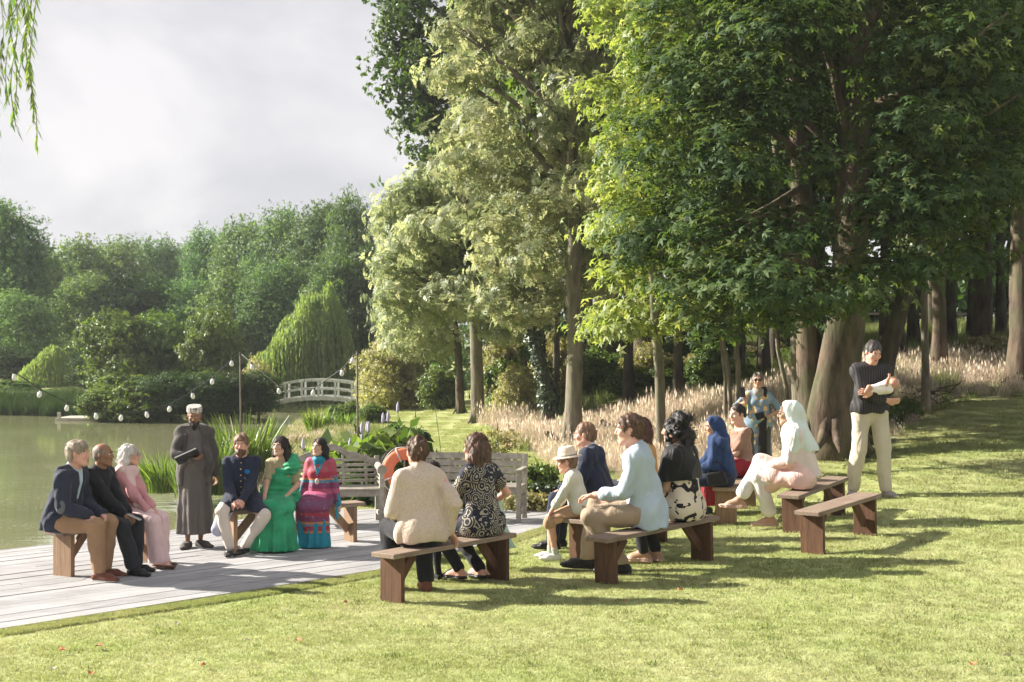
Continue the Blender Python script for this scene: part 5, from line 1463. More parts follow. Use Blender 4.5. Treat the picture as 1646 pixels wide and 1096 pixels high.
        if s.pose == 'sit': F.D = np.maximum(F.D, (s.seat+.003-G[2]).astype(np.float32))
        if vneck: F.cone(s.nb+s.u*.04+s.f*.06, s.nb-s.u*vneck+s.f*.14, .075, .012, .008, mode='sub')
        for i in arms: s.arm(F, i, (sg if sg is not None else g*.8), min(sleeve, 2), k=.03)
        F.wrinkle(wr*.9, wfreq*1.35, s.seed+3, sq=(1.25,1.25,.8))
        pn = ((G[0]-s.nb[0])*s.u[0]+(G[1]-s.nb[1])*s.u[1]+(G[2]-s.nb[2])*s.u[2])-open_neck+((G[1]-s.nb[1])*s.f[1])*.5
        F.D = np.maximum(F.D, pn.astype(np.float32))
        o = s.add(name, F, mat_)
        if collar:
            C = Field(s.nb-.14, s.nb+.16, .007)
            C.cone(s.nb-s.u*.03, s.nb+s.u*.06+s.f*.012, .078, .068, .02); C.shell(.010)
            q = s.u*.9-s.f*.35; C.cut(s.nb+s.u*.035, nv(s.u+s.f*.45)); C.cut(s.nb-s.u*.02, -s.u)
            co = s.add('collar', C, collar); co.parent = o
        if cuff:
            for i in arms:
                d = nv(s.wr[i]-s.el[i]); C = Field(s.wr[i]-.1, s.wr[i]+.1, .007); C.cone(s.wr[i]-d*.035, s.wr[i]+d*.005, .040, .038, .01); C.shell(.006); C.cut(s.wr[i]+d*.006, d); C.cut(s.wr[i]-d*.03, -d)
                co = s.add('cuff', C, cuff); co.parent = o
        return o
    def lap(s, mat_, g=.03, hem=.12, wide=.15, name='skirt', amp=.008, n=9, knee_only=False, h=.0125, flare=.03, top=.14, wr=.004):
        """skirt of a seated figure: over the thighs, down from the knees"""
        lo, hi = s.box(.2); F = Field(lo-[.06,.06,0], [hi[0]+.06, hi[1]+.06, s.P[2]+.2], h)
        F.cone(s.hip[0], s.hip[1], .115+g, .115+g, .05, s.f, .95); F.cone(s.P, s.P+s.u*top, .15+g*.7, .125+g*.7, .05, s.f, .76)
        for i in (0,1): F.cone(s.hip[i], s.kn[i], .09+g, .068+g, .05)
        F.cone(s.P, (s.kn[0]+s.kn[1])/2, .10+g, .07+g, .06)
        F.cut(s.P+s.u*(top-.01), s.u); F.below(s.seat+.004)
        km = (s.kn[0]+s.kn[1])/2
        if not knee_only:
            for i in (0,1): F.cone(s.kn[i], [s.an[i][0], s.an[i][1]-.01, hem-.05], .066+g, .066+g+flare, .06)
            am = (np.array(s.an[0])+s.an[1])/2
            F.cone(km, [am[0], am[1]-.02, hem-.05], .075+g, .08+g+flare, .08)
            c = (am[0], am[1]-.02)
            F.flutes(c, n, amp, s.kn[0][2]+.02, hem, s.seed)
        F.wrinkle(wr, 22, s.seed)
        F.cut((0,0,hem), (0,0,-1))
        return s.add(name, F, mat_)
# ---------------------------------------------------------------- cloth and skin
MT = {}
def skinmat(name, c, rough=.5):
    m = mat(name, c, rough, .10, 14, .12, 120, spec=.35, sss=.12); MT[name] = m
skinmat('skin_light', (.62,.38,.28)); skinmat('skin_pink', (.66,.36,.27)); skinmat('skin_mid', (.46,.27,.18)); skinmat('skin_brown', (.29,.15,.085)); skinmat('skin_baby', (.55,.28,.2))
for n_, c, c2 in [('hair_dark',(.028,.016,.012),(.012,.008,.007)),('hair_brown',(.14,.07,.038),(.05,.027,.017)),('hair_black',(.022,.018,.017),(.008,.007,.008)),('hair_greyblond',(.42,.34,.26),(.22,.17,.12)),('hair_white',(.72,.70,.66),(.5,.48,.45)),
                  ('hair_auburn',(.12,.045,.025),(.05,.018,.012)),('hair_saltpepper',(.10,.085,.08),(.02,.018,.018)),('hair_grey',(.30,.25,.22),(.12,.09,.08)),('hair_sand',(.26,.155,.09),(.11,.065,.04))]:
    MT[n_] = mat(n_, c, .55, 0, 30, .7, 90, stretch=(1,1,.25), col2=c2, spec=.4, bdist=.006)
def cloth(n_, c, var=.16, rough=.85, fine=160, bump=.25, scale=5, sheen=.1, c2=None):
    m = mat(n_, c, rough, var, scale, 0, 10, sheen=sheen, col2=c2, spec=.2); nt = m.node_tree
    p = [q for q in nt.nodes if q.type == 'BSDF_PRINCIPLED'][0]
    w = noise(nt, 7, 3, .5, dist=1.2, stretch=(1.3,1.3,.45)); b1 = nt.nodes.new('ShaderNodeBump'); b1.inputs['Strength'].default_value = .45; b1.inputs['Distance'].default_value = .05
    nt.links.new(w, b1.inputs['Height']); b2 = nt.nodes.new('ShaderNodeBump'); b2.inputs['Strength'].default_value = bump; b2.inputs['Distance'].default_value = .004
    nt.links.new(noise(nt, fine, 3), b2.inputs['Height']); nt.links.new(b1.outputs[0], b2.inputs['Normal']); nt.links.new(b2.outputs[0], p.inputs['Normal'])
    MT[n_] = m
cloth('navy_wool', (.030,.036,.058)); cloth('black_cotton', (.014,.015,.020)); cloth('black_trouser', (.022,.024,.030)); cloth('tan_chino', (.33,.20,.115)); cloth('pale_blue_shirt', (.46,.57,.64), .08)
cloth('pink_cotton', (.60,.29,.31), .12); cloth('pink_pale', (.72,.52,.52), .08); cloth('white_linen', (.74,.70,.66), .06); cloth('charcoal_wool', (.088,.080,.073), .18); cloth('grey_robe', (.135,.122,.112), .14); cloth('indian_navy', (.020,.027,.052))
cloth('cream_cotton', (.62,.56,.49), .08); cloth('lilac_lining', (.42,.44,.56), .1); cloth('sari_green', (.035,.36,.17), .30, .55, 60, .2, 7); cloth('gold_blouse', (.45,.38,.22), .3, .6, 120, .4, 60); cloth('turquoise', (.02,.28,.40), .2, .6)
cloth('beige_linen', (.62,.50,.415), .18, .9, 240, .5, 60); cloth('black_denim', (.016,.017,.022)); cloth('mint_tulle', (.38,.56,.47), .15, .7); cloth('sage_shirt', (.56,.56,.48), .08); cloth('tan_short', (.40,.26,.16)); cloth('suit_navy', (.022,.030,.058))
cloth('khaki', (.35,.27,.19), .12); cloth('mustard', (.50,.27,.09)); cloth('black_silk', (.012,.011,.012), .3, .6); cloth('blue_shawl', (.016,.042,.125), .35, .8, 90, .5, 14); cloth('denim_dark', (.012,.018,.040)); cloth('red_cloth', (.28,.02,.03)); cloth('rust_shawl', (.32,.19,.14), .2)
cloth('peach_silk', (.78,.53,.47), .10, .5); cloth('veil_white', (.70,.60,.56), .05, .8, 60, .2); cloth('veil_mint', (.66,.74,.69), .1); cloth('stone_chino', (.55,.49,.38), .08); cloth('chambray', (.42,.50,.57), .08); cloth('blazer_patch', (.13,.14,.155)); cloth('cord_black', (.03,.028,.03)); cloth('grey_scarf', (.35,.31,.28), .3)
cloth('straw', (.72,.60,.46), .12, .8, 180, .5, 60); cloth('baby_cloth', (.80,.74,.68), .05); cloth('leather_brown', (.16,.055,.03), .3, .4); cloth('leather_black', (.012,.012,.013), .2, .35); cloth('suede_pink', (.50,.33,.27), .1); cloth('white_canvas', (.72,.71,.70), .05); cloth('sole_white', (.7,.68,.64), .05); cloth('bronze_strap', (.13,.075,.05), .3, .4)
cloth('sock_sage', (.45,.5,.42)); cloth('blue_silk', (.01,.16,.42), .2, .5); cloth('violet_bag', (.03,.03,.12), .4, .5)
MT['eye_white'] = mat('eye_white', (.75,.72,.7), .3, bump=0); MT['eye_dark'] = mat('eye_dark', (.02,.013,.01), .2, bump=0)
MT['lips_rose'] = mat('lips_rose', (.42,.12,.11), .45, bump=0); MT['lips_red'] = mat('lips_red', (.42,.05,.06), .4, bump=0); MT['lips_brown'] = mat('lips_brown', (.26,.11,.08), .5, bump=0)
MT['sunglass'] = mat('sunglass', (.03,.012,.01), .12, bump=0, spec=.6); MT['gold'] = mat('gold', (.75,.5,.22), .3, bump=0, metal=.9); MT['steel'] = mat('steel', (.6,.6,.6), .3, bump=0, metal=.9)
MT['paper'] = mat('paper', (.78,.76,.72), .7, .05, bump=.05); MT['phone'] = mat('phone_black', (.02,.02,.025), .2, bump=0)

def patmat(name, build, rough=.75, bump=.2):
    m, nt, out = nodes_of(name); p = nt.nodes.new('ShaderNodeBsdfPrincipled'); p.inputs['Roughness'].default_value = rough; p.inputs['Specular IOR Level'].default_value = .2
    nt.links.new(build(nt), p.inputs[0]); nt.links.new(bumpn(nt, noise(nt, 90, 3), bump, .004), p.inputs['Normal']); nt.links.new(p.outputs[0], out.inputs[0]); MT[name] = m
def mth(nt, op, a, b=None, c=None):
    n = nt.nodes.new('ShaderNodeMath'); n.operation = op
    for i, v in enumerate((a, b, c)):
        if v is None: continue
        if hasattr(v, 'is_linked'): nt.links.new(v, n.inputs[i])
        else: n.inputs[i].default_value = v
    return n.outputs[0]
def vor(nt, scale, feature='F1', out='Distance', rand=1.0, vec=None):
    v = nt.nodes.new('ShaderNodeTexVoronoi'); v.feature = feature; v.inputs['Scale'].default_value = scale; v.inputs['Randomness'].default_value = rand
    if vec is None: t = nt.nodes.new('ShaderNodeTexCoord'); vec = t.outputs['Object']
    nt.links.new(vec, v.inputs['Vector']); return v.outputs[out]
def b_lace(nt):      # cream scrolls on navy: rings round scattered centres
    d = vor(nt, 9.5); s = mth(nt, 'SINE', mth(nt, 'MULTIPLY', d, 34)); n_ = noise(nt, 7, 3)
    f = mth(nt, 'MULTIPLY', mth(nt, 'GREATER_THAN', s, .25), mth(nt, 'GREATER_THAN', n_, .44))
    f2 = mth(nt, 'GREATER_THAN', noise(nt, 48, 2), .40)
    return mixc(nt, mth(nt, 'MULTIPLY', mth(nt, 'MULTIPLY', f, f2), .8), (.018,.020,.034), (.46,.41,.31))
patmat('lace_dress', b_lace)
def b_print(nt):     # black ink blotches on cream
    n_ = noise(nt, 7.5, 3, .5, dist=1.3); return mixc(nt, mth(nt, 'GREATER_THAN', n_, .56), (.66,.57,.44), (.02,.018,.02))
patmat('ink_print', b_print)
def b_flower(nt):    # ochre flowers on grey blue
    d = vor(nt, 11); f = mth(nt, 'LESS_THAN', d, .40); g = mth(nt, 'GREATER_THAN', noise(nt, 5, 2), .46); h_ = noise(nt, 30, 3)
    base = ramp(nt, noise(nt, 9, 4), [(.3, (.12,.18,.25)), (.7, (.25,.33,.40))])
    return mixc(nt, mth(nt, 'MULTIPLY', f, g), base, (.66,.42,.20))
patmat('blue_flower', b_flower)
def b_tunic(nt):     # horizontal bands of red, plum, turquoise and orange
    t = nt.nodes.new('ShaderNodeTexCoord'); sx = nt.nodes.new('ShaderNodeSeparateXYZ'); nt.links.new(t.outputs['Object'], sx.inputs[0])
    z = mth(nt, 'ADD', sx.outputs['Z'], mth(nt, 'MULTIPLY', mth(nt, 'SUBTRACT', noise(nt, 5, 2), .5), .03))
    u = mth(nt, 'DIVIDE', z, 1.2)
    red, plum, tq, orr, pk = (.34,.022,.045), (.17,.03,.10), (.02,.22,.32), (.55,.22,.07), (.40,.08,.16)
    c = ramp(nt, u, [(0.0, orr),(.17, red),(.215, tq),(.235, orr),(.26, plum),(.31, red),(.345, plum),(.40, (.12,.05,.12)),(.45, plum),(.50, pk),(.545, plum),(.60, tq),(.622, orr),(.64, red),(.66, red),(.70, (.38,.06,.08)),(.80, pk),(1.0, red)], 'CONSTANT')
    d = vor(nt, 34); c = mixc(nt, mth(nt, 'MULTIPLY', mth(nt, 'GREATER_THAN', mth(nt, 'SINE', mth(nt, 'MULTIPLY', d, 26)), .55), .55), c, (.42,.16,.22))
    return mixc(nt, mth(nt, 'MULTIPLY', mth(nt, 'LESS_THAN', vor(nt, 15), .16), .6), c, (.05,.33,.42))
patmat('tunic_pattern', b_tunic, .65)
def b_cap(nt):
    t = nt.nodes.new('ShaderNodeTexCoord'); sx = nt.nodes.new('ShaderNodeSeparateXYZ'); nt.links.new(t.outputs['Object'], sx.inputs[0])
    d = vor(nt, 55, rand=0.0); return mixc(nt, mth(nt, 'GREATER_THAN', d, .52), (.66,.64,.58), (.10,.09,.08))
patmat('cap_pattern', b_cap)
def b_stripe(nt):
    t = nt.nodes.new('ShaderNodeTexCoord'); sx = nt.nodes.new('ShaderNodeSeparateXYZ'); nt.links.new(t.outputs['Object'], sx.inputs[0])
    return mixc(nt, mth(nt, 'MULTIPLY', mth(nt, 'GREATER_THAN', mth(nt, 'SINE', mth(nt, 'MULTIPLY', sx.outputs['X'], 190)), .3), .8), (.022,.020,.022), (.062,.058,.060))
patmat('dark_stripe', b_stripe)

def kfit(py, Y, zb, sit=True, lean=0, hat=0.0, stand=1.725):
    z = Z_at(py, Y)-hat
    return (z-zb-SEAT)/(.10+.775*math.cos(R(lean*.8))) if sit else (z-zb)/stand
GRP = 'guests seated on the plank benches'

# 1 man in navy blazer
def seated(key, t, py, face, label, off=0.04, lean=4, hat=0, kk=None, **kw):
    loc = bpos(key, t, off, face); k = kk or kfit(py, loc.y, loc.z, True, lean, hat)
    p_ = Person(label, loc, face, k, 'sit', lean=lean, **kw); return p_
p = seated('A', -.08, 707, -12, 'man with grey blond hair in navy blazer and tan trousers, nearest the water', lean=14, head=(8,2,0), skin='skin_pink', hands=[(-.10,.36,.60),(.12,.36,.60)], feet=[(-.10,.40,.08),(.12,.46,.08)], curl=35)
p.body(); p.face(brow='hair_greyblond'); p.hair('short', 'hair_greyblond', vol=1.05); p.top('pale_blue_shirt', .012, 1.0, .02, 'shirt', collar='pale_blue_shirt', open_neck=.035)
p.top('navy_wool', .034, 1.96, .10, 'blazer', loose=.045, wr=.012, open_neck=.035, flare=.02, vneck=.30); p.trousers('tan_chino', .022, 1.97, hem=.062)
for i in (0,1): p.shoe(i, 'leather_brown', .012, 'sole_white')
c = p.el[1]; MB().add(*[[(0,0,0)],[]]) if False else None
F = Field(c-.12, c+.12, .008); F.ell(c+np.array([.045,-.0,.0]), (.025,.05,.07), .01); o = p.add('elbow_patch', F, 'blazer_patch')
# 2 man in black shirt
p = seated('A', .32, 712, -18, 'bald headed man in black shirt and black trousers, middle of the three by the water', lean=7, head=(12,0,0), skin='skin_brown', hands=[(-.03,.40,.62),(.05,.42,.61)], feet=[(-.10,.44,.08),(.12,.56,.08)], curl=40, belly=.02)
p.body(); p.face(brow='hair_saltpepper', lips='lips_brown'); p.fringe('hair_grey'); p.top('black_cotton', .022, 1.95, .03, 'shirt', collar='black_cotton', loose=.02, wr=.008); p.trousers('black_trouser', .024, 1.97, hem=.075)
for i in (0,1): p.shoe(i, 'leather_black', .012)
ph = p
# phone held between his hands
w = (p.wr[0]+p.wr[1])/2*p.k; 
# 3 woman with white hair
p = seated('A', .68, 714, -14, 'white haired woman in pink top and pale scarf on the bench by the water', lean=5, female=True, head=(14,-2,0), skin='skin_pink', hands=[(-.02,.40,.60),(.07,.41,.59)], feet=[(-.05,.42,.09),(.09,.50,.09)], curl=35)
p.body(fine_feet=True); p.face(brow='hair_white'); p.hair('bob', 'hair_white', L=.20); p.top('pink_cotton', .018, 1.8, .12, 'tunic', flare=.03); p.trousers('pink_pale', .03, 1.97, hem=.115)
lo, hi = p.box(.1); F = Field(lo, hi, .009)     # scarf over the shoulder
F.cone(p.sh[0]+p.u*.05, p.sh[1]+p.u*.05, .055, .055, .03); F.cone(p.nb-p.f*.02, p.nb+p.f*.07-p.u*.03, .09, .075, .03)
F.cone(p.sh[1]*.6+p.nb*.4+p.f*.07, p.P+p.f*.20+p.u*.15+p.r*.05, .055, .065, .03, p.f, .5); F.cone(p.P+p.f*.20+p.u*.15+p.r*.05, p.wr[1]+np.array([0,.02,-.02]), .06, .05, .03, p.f, .5); F.wrinkle(.008, 42, 2, sq=(1.5,1,.4)); F.ell(p.Hc, (.09,.11,.14), .01, None, 'sub'); p.add('scarf', F, 'pink_pale')
for i in (0,1): p.shoe(i, 'bronze_strap', .004, 'bronze_strap', top=-.04)
p.glasses('steel', 'glasses', .019)
# 4 officiant
loc = Vector((X_at(313, 16.25), 16.25, 0)); k = kfit(652, 16.25, 0, False)
p = Person('bearded man in patterned cap and long grey robe standing on the deck', loc, 290, k, 'stand', lean=-2, head=(-14,16,0), skin='skin_brown', hands=[(-.27,-.06,.86),(.07,.27,1.10)], hdir=[None,(-.75,.5,.05)], hnorm=[(0,0,-1),(0,-.2,1)], curl=30, belly=.07, elbow=[(-1,-.6,0),(1,-.5,-.3)], feet=[(-.07,0,.08),(.09,.04,.08)], footyaw=(30,-25), shoulders=1.02)
p.body(); p.face(brow='hair_black', lips='lips_brown'); p.beard('hair_black', .07)
lo, hi = p.box(.2); F = Field([lo[0]-.05,lo[1]-.1,.10], [hi[0]+.05,hi[1]+.1,p.nb[2]+.12], .013)
p.torso(F, .014); F.cone(p.P+p.u*.12, (0,.0,.16), .185, .215, .06, p.f, .85); F.flutes((0,0), 8, .018, 1.1, .2, 1); F.wrinkle(.005, 20, 4); F.below(.165); F.cut(p.nb+p.u*.045, nv(p.u)); p.add('robe', F, 'grey_robe')
p.top('charcoal_wool', .036, 1.97, .22, 'jacket', sg=.024, open_neck=-.005, wr=.006, flare=.02, loose=.03, belly=None) if False else None
# open jacket: shell with a gap at the front
F = Field([lo[0]-.05,lo[1]-.1,p.P[2]-.30], [hi[0]+.05,hi[1]+.1,p.nb[2]+.12], .012)
p.torso(F, .036); F.cone(p.P+p.u*.1, p.P-p.u*.24, .18, .205, .06, p.f, .85)
G = F.grids(); tt = np.abs(G[0]-.02)-(.075+.06*np.clip((p.nb[2]-G[2])/.7,0,1)); frontd = np.maximum(tt, -(G[1]-.04))
F.D = np.maximum(F.D, -frontd.astype(np.float32)); F.D = np.maximum(F.D, (p.P[2]-.20-G[2]).astype(np.float32))
for i in (0,1): p.arm(F, i, .020, 1.97, k=.03)
F.wrinkle(.010, 24, 9); F.cut(p.nb+p.u*.03, nv(p.u+p.f*.3)); p.add('jacket', F, 'charcoal_wool')
F = Field(p.Hc-.22, p.Hc+.24, .006); F.cone(p.H((0,-.02,.055)), p.H((0,-.025,.115)), .094, .090, .004); D_ = F.D.copy(); F.cut(p.H((0,0,.118)), p.M @ np.array([0,0,1.0])); F.cut(p.H((0,0,.052)), p.M @ np.array([0,-.18,-1.0])); p.add('cap', F, 'cap_pattern')
F = Field(p.Hc-.2, p.Hc+.2, .007); F.ell(p.H((0,-.03,.0)), (.080,.085,.075), .01, p.M); F.ell(p.H((0,.09,-.03)), (.09,.09,.12), .01, p.M, 'sub'); p.add('hair', F, 'hair_saltpepper')
for i in (0,1): p.shoe(i, 'charcoal_wool', .012, toe=.04)
off_p = p
def in_world(p_, q): return Vector(p_.loc)+Matrix.Rotation(p_.rz,3,'Z') @ Vector(tuple(np.asarray(q)*p_.k))
# folder: black cover with pale papers, tucked in his right arm
fo = empty('folder', in_world(p, p.wr[1]+np.array([.06,.06,.045])), p.rz); tag(fo, 'black ring folder with pale pages held by the standing robed man', 'folder')
fo.rotation_euler = (R(28), R(24), p.rz-R(8))
MB().box((0,0,.008), (.27,.20,.012)).build('cover', MT['leather_black'], fo, bevel=.003); MB().box((.005,.005,-.006), (.255,.19,.014)).build('pages', MT['paper'], fo); MB().box((0,0,-.019), (.27,.20,.006)).build('cover', MT['leather_black'], fo, bevel=.002)
# 5 bearded seated man in navy sherwani
p = seated('B', .09, 697, 276, 'man with brown beard in buttoned navy coat and cream trousers', off=.06, lean=5, head=(-4,2,0), skin='skin_pink', hands=[(-.015,.33,.60),(.06,.35,.62)], hdir=[(.8,.4,-.3),(-.8,.4,-.25)], hnorm=[(0,-.6,-.8),(0,-.6,-.8)], feet=[(.05,.22,.08),(.02,.52,.08)] and [(-.05,.27,.08),(.10,.36,.08)], knee_hint=[(-.9,.7,1),(.35,.6,1)], curl=40, footyaw=(-22,-5))
p.body(); p.face(brow='hair_brown', lips='lips_rose'); p.hair('short', 'hair_sand', vol=1.06); p.beard('hair_brown', .025)
p.top('indian_navy', .022, 1.96, .06, 'coat', loose=.02, collar='indian_navy', wr=.005); p.trousers('cream_cotton', .014, 1.97, hem=.052)
lo, hi = p.box(.15); F = Field([lo[0],lo[1]-.05,.16], [hi[0],hi[1],p.P[2]+.15], .011); F.cone(p.hip[0], p.hip[1], .135, .135, .05); 
F.cone(p.hip[1], p.hip[1]+(p.kn[1]-p.hip[1])*.75, .125, .095, .04); F.cone(p.hip[0], p.hip[0]+(p.kn[0]-p.hip[0])*.85, .125, .100, .04); F.below(p.seat+.004); F.wrinkle(.006,24,2); p.add('coat_skirt', F, 'indian_navy')
F = Field([.03,.15,.16],[.32,.50,.60], .010); F.cone(p.hip[1]+(p.kn[1]-p.hip[1])*.55, p.kn[1]-np.array([-.05,.05,.22]), .095, .07, .03, (0,1,0), .5); F.wrinkle(.006,30,2); p.add('lining', F, 'lilac_lining')
for i in (0,1): p.shoe(i, 'leather_black', .010, 'sole_white')
for j in range(7):
    c = p.P+p.u*(.46-.068*j)+p.f*(.118 if j else .09); c = c+p.f*(.012*math.sin(j*.6)); MB().lathe([(1e-4,-.006),(.008,-.004),(.009,0),(.006,.005),(1e-4,.006)], 8, tuple(c*p.k+np.array([0,.02,0])), Matrix.Rotation(R(90),3,'X')).build('button', MT['gold'], p.root, True)
c = p.P+p.u*.36-p.r*.075+p.f*.135; F = Field(c-.07, c+.07, .006); F.ell(c, (.030,.014,.026), .01); F.wrinkle(.006,90,1); p.add('pocket_square', F, 'blue_silk')
MB().tube([tuple((p.P+p.u*(.30-.035*math.sin(t*3.14))-p.r*(.04+.07*t)+p.f*.142)*p.k) for t in np.linspace(0,1,7)], .003, 5).build('chain', MT['steel'], p.root, True)
# 6 woman in green sari
p = seated('B', .42, 702, 268, 'dark haired woman in emerald green sari with gold blouse', off=.05, lean=3, female=True, head=(-24,-4,0), skin='skin_light', hands=[(-.10,.22,.66),(.16,.36,.58)], hdir=[(.6,.6,-.4),(-.1,.7,-.6)], feet=[(-.10,.40,.08),(.10,.42,.08)], side=0, curl=30)
p.body(); p.face(brow='hair_black', lips='lips_rose'); p.hair('waves', 'hair_dark', L=.26, vol=1.04)
p.top('gold_blouse', .012, .75, -.20, 'blouse', sg=.014, wr=.003); p.lap('sari_green', .035, .02, amp=.024, n=10, flare=.07, name='sari_skirt', wr=.012, top=.2)
lo, hi = p.box(.12); F = Field(lo, hi, .0105); A0 = p.sh[0]+p.u*.03; B0 = p.P+p.r*.13+p.u*.06      # drape from left shoulder to right hip
F.cone(A0+p.f*.02, A0+p.f*.07-p.u*.07, .078, .09, .04); F.cone(A0+p.f*.06-p.u*.06, p.P+p.u*.26+p.f*.085, .085, .115, .06, p.f, .55); F.cone(p.P+p.u*.26+p.f*.085, B0+p.f*.07, .12, .13, .06, p.f, .6); F.cone(A0-p.f*.02, p.P+p.u*.1-p.f*.06-p.r*.1, .085, .10, .05, p.f, .5)
F.cone(B0+p.f*.05, p.P-p.r*.12+p.f*.06, .13, .13, .06); F.wrinkle(.011, 46, 8, sq=(.4,.6,1.5)); F.ell(p.Hc+np.array([0,0,-.02]), (.085,.11,.16), .02, None, 'sub'); F.below(p.seat+.01); p.add('sari_drape', F, 'sari_green')
MB().tube([tuple((p.an[0]+np.array([x,.05+.03*math.sin(x*30),.13+.04*x*4]))*p.k) for x in np.linspace(-.12,.10,8)], .014, 6).build('sari_border', MT['gold_blouse'], p.root, True)
# 7 woman in patterned tunic
p = seated('B', .75, 704, 262, 'smiling woman in red and plum patterned tunic with turquoise scarf', off=.05, lean=2, female=True, head=(-20,-4,0), skin='skin_light', hands=[(-.27,.10,.48),(.24,.12,.52)], hdir=[(-.2,.3,-.9),(.2,.3,-.9)], feet=[(-.09,.36,.08),(.09,.38,.08)], curl=20, belly=.01)
p.body(); p.face(brow='hair_dark', lips='lips_rose'); p.hair('bob', 'hair_dark', L=.17)
p.lap('turquoise', .02, .015, amp=.014, n=11, flare=.05, name='trousers'); p.lap('tunic_pattern', .038, .20, amp=.010, n=7, flare=.03, name='tunic_skirt', top=.2); p.top('tunic_pattern', .022, 1.85, .02, 'tunic', sg=.020, wr=.005)
lo, hi = p.box(.1); F = Field(lo, hi, .009); F.cone(p.nb-p.f*.03, p.nb+p.f*.05-p.u*.015, .085, .075, .03); F.ell(p.Hc+np.array([0,0,-.0]), (.09,.11,.135), .01, None, 'sub')
for sg in (0,1): F.cone(p.nb+p.r*(-.07 if sg == 0 else .07)+p.f*.05, p.nb+p.f*.125-p.u*.20, .022, .018, .02)
F.wrinkle(.004, 60, 1); p.add('scarf', F, 'turquoise')
F = Field(lo, hi, .009)
for sg in (0,1): F.cone(p.sh[sg]+p.r*(-.035 if sg == 0 else .035), p.wr[sg]+p.r*(-.03 if sg == 0 else .03)+np.array([0,0,-.0]), .035, .04, .02, p.r, .5); F.cone(p.wr[sg], p.wr[sg]+np.array([0,.02,-.16]), .035, .05, .02, p.r, .4)
F.wrinkle(.005, 40, 3); p.add('dupatta', F, 'turquoise')
c = p.P+p.u*.22+p.f*.165; F = Field(c-.1, c+.1, .008); F.ell(c, (.028,.016,.046), .01); p.add('pendant', F, 'cream_cotton')
bg_ = in_world(p, p.P+np.array([.27,.05,-.12])); 
F = Field((-.15,-.12,-.2), (.15,.12,.16), .01); F.ell((0,0,-.03), (.055,.06,.10), .02); F.cone((0,0,.04),(0,.01,.12),.018,.01,.03); V_, F_ = F.mesh(); hb_ = link('handbag', np_mesh('handbag', V_, F_, smooth=True), MT['violet_bag']); hb_.location = bg_; tag(hb_, 'small dark blue and violet bag hanging between the sari and the patterned tunic', 'handbag')

# 8 man in beige linen shirt, back to us
p = seated('C', .27, 703, 112, 'man in beige linen shirt seen from behind on the near bench', off=.02, lean=8, head=(4,4,0), skin='skin_pink', hands=[(-.14,.30,.62),(.235,.0,.50)], hdir=[None,(.5,.2,-.7)], feet=[(-.12,.34,.08),(.10,.20,.08)], shoulders=.97, belly=.01, elbow=[(-.4,-.6,-.8),(.4,-.8,-.4)])
p.body(); p.hair('short', 'hair_brown'); p.top('beige_linen', .022, 1.93, .07, 'shirt', loose=.05, collar='beige_linen', wr=.013, wfreq=17, cuff='beige_linen'); p.trousers('black_denim', .022, 1.97, hem=.07)
for i in (0,1): p.shoe(i, 'leather_brown', .012, top=.03)
MB().lathe([(.036*p.k,-.01),(.036*p.k,.01)], 14, tuple(p.wr[1]*p.k), None).build('watch', MT['leather_brown'], p.root) 
# child beyond him
def simple_child(loc, k, face, label, haircol, dress, legs=None, skin='skin_light', shoe='suede_pink', pose='stand', hat=False, **kw):
    q_ = Person(label, loc, face, k, pose, female=True, child=True, skin=skin, shoulders=1.0, **kw)
    q_.body(bare_legs=legs is None, cat='person'); q_.hair('short' if hat else 'bob', haircol, L=.12)
    return q_
lc = bpos('C', .60, .52, 120); kc = (Z_at(737, lc.y)-lc.z)/1.80
p = simple_child(lc, kc, 130, 'dark haired child standing just beyond the man in beige', 'hair_dark', None, 'x'); p.top('mint_tulle', .015, .8, .05, 'top'); p.trousers('black_denim', .012, 1.97, hem=.05)
for i in (0,1): p.shoe(i, 'leather_black', .008)
# 9 woman in flowered dress
p = seated('C', .86, 698, 138, 'brown haired woman in navy dress with cream scrolls seen from behind', off=.02, lean=4, female=True, head=(10,2,0), skin='skin_pink', hands=[(-.05,.36,.60),(.22,.20,.60)], feet=[(-.08,.20,.10),(.08,.10,.10)], elbow=[(-1,-.6,-.2),(1,-.5,-.3)], knee_hint=[(-.2,.8,1),(0,.8,1)], shoulders=1.06, curl=30)
p.body(fine_feet=True); p.hair('long', 'hair_brown', L=.25, vol=1.03); p.top('lace_dress', .020, .55, .05, 'dress', loose=.02, sg=.022, wr=.004); p.lap('lace_dress', .03, .20, name='dress_skirt', knee_only=True, top=.10); p.trousers('black_denim', .012, 1.97, hem=.048)
for i in (0,1): p.shoe(i, 'leather_black', .004, top=-.05)
# girl in mint dress beyond her
lg = bpos('C', 1.27, .42, 130); kg = (Z_at(760, lg.y)-lg.z)/1.80
p = simple_child(lg, kg, 150, 'girl in pale mint dress standing beyond the woman in the flowered dress', 'hair_brown', None); p.top('mint_tulle', .018, .5, .0, 'bodice')
F = Field((-.45,-.45,.30), (.45,.45,1.12), .012); F.cone((0,0,1.0), (0,0,.36), .13, .34, .04); F.flutes((0,0), 12, .02, 1.0, .35, 2); F.cut((0,0,.40),(0,0,-1)); F.wrinkle(.008,30,4); p.add('skirt', F, 'mint_tulle')
for i in (0,1): p.shoe(i, 'suede_pink', .006, top=-.04)

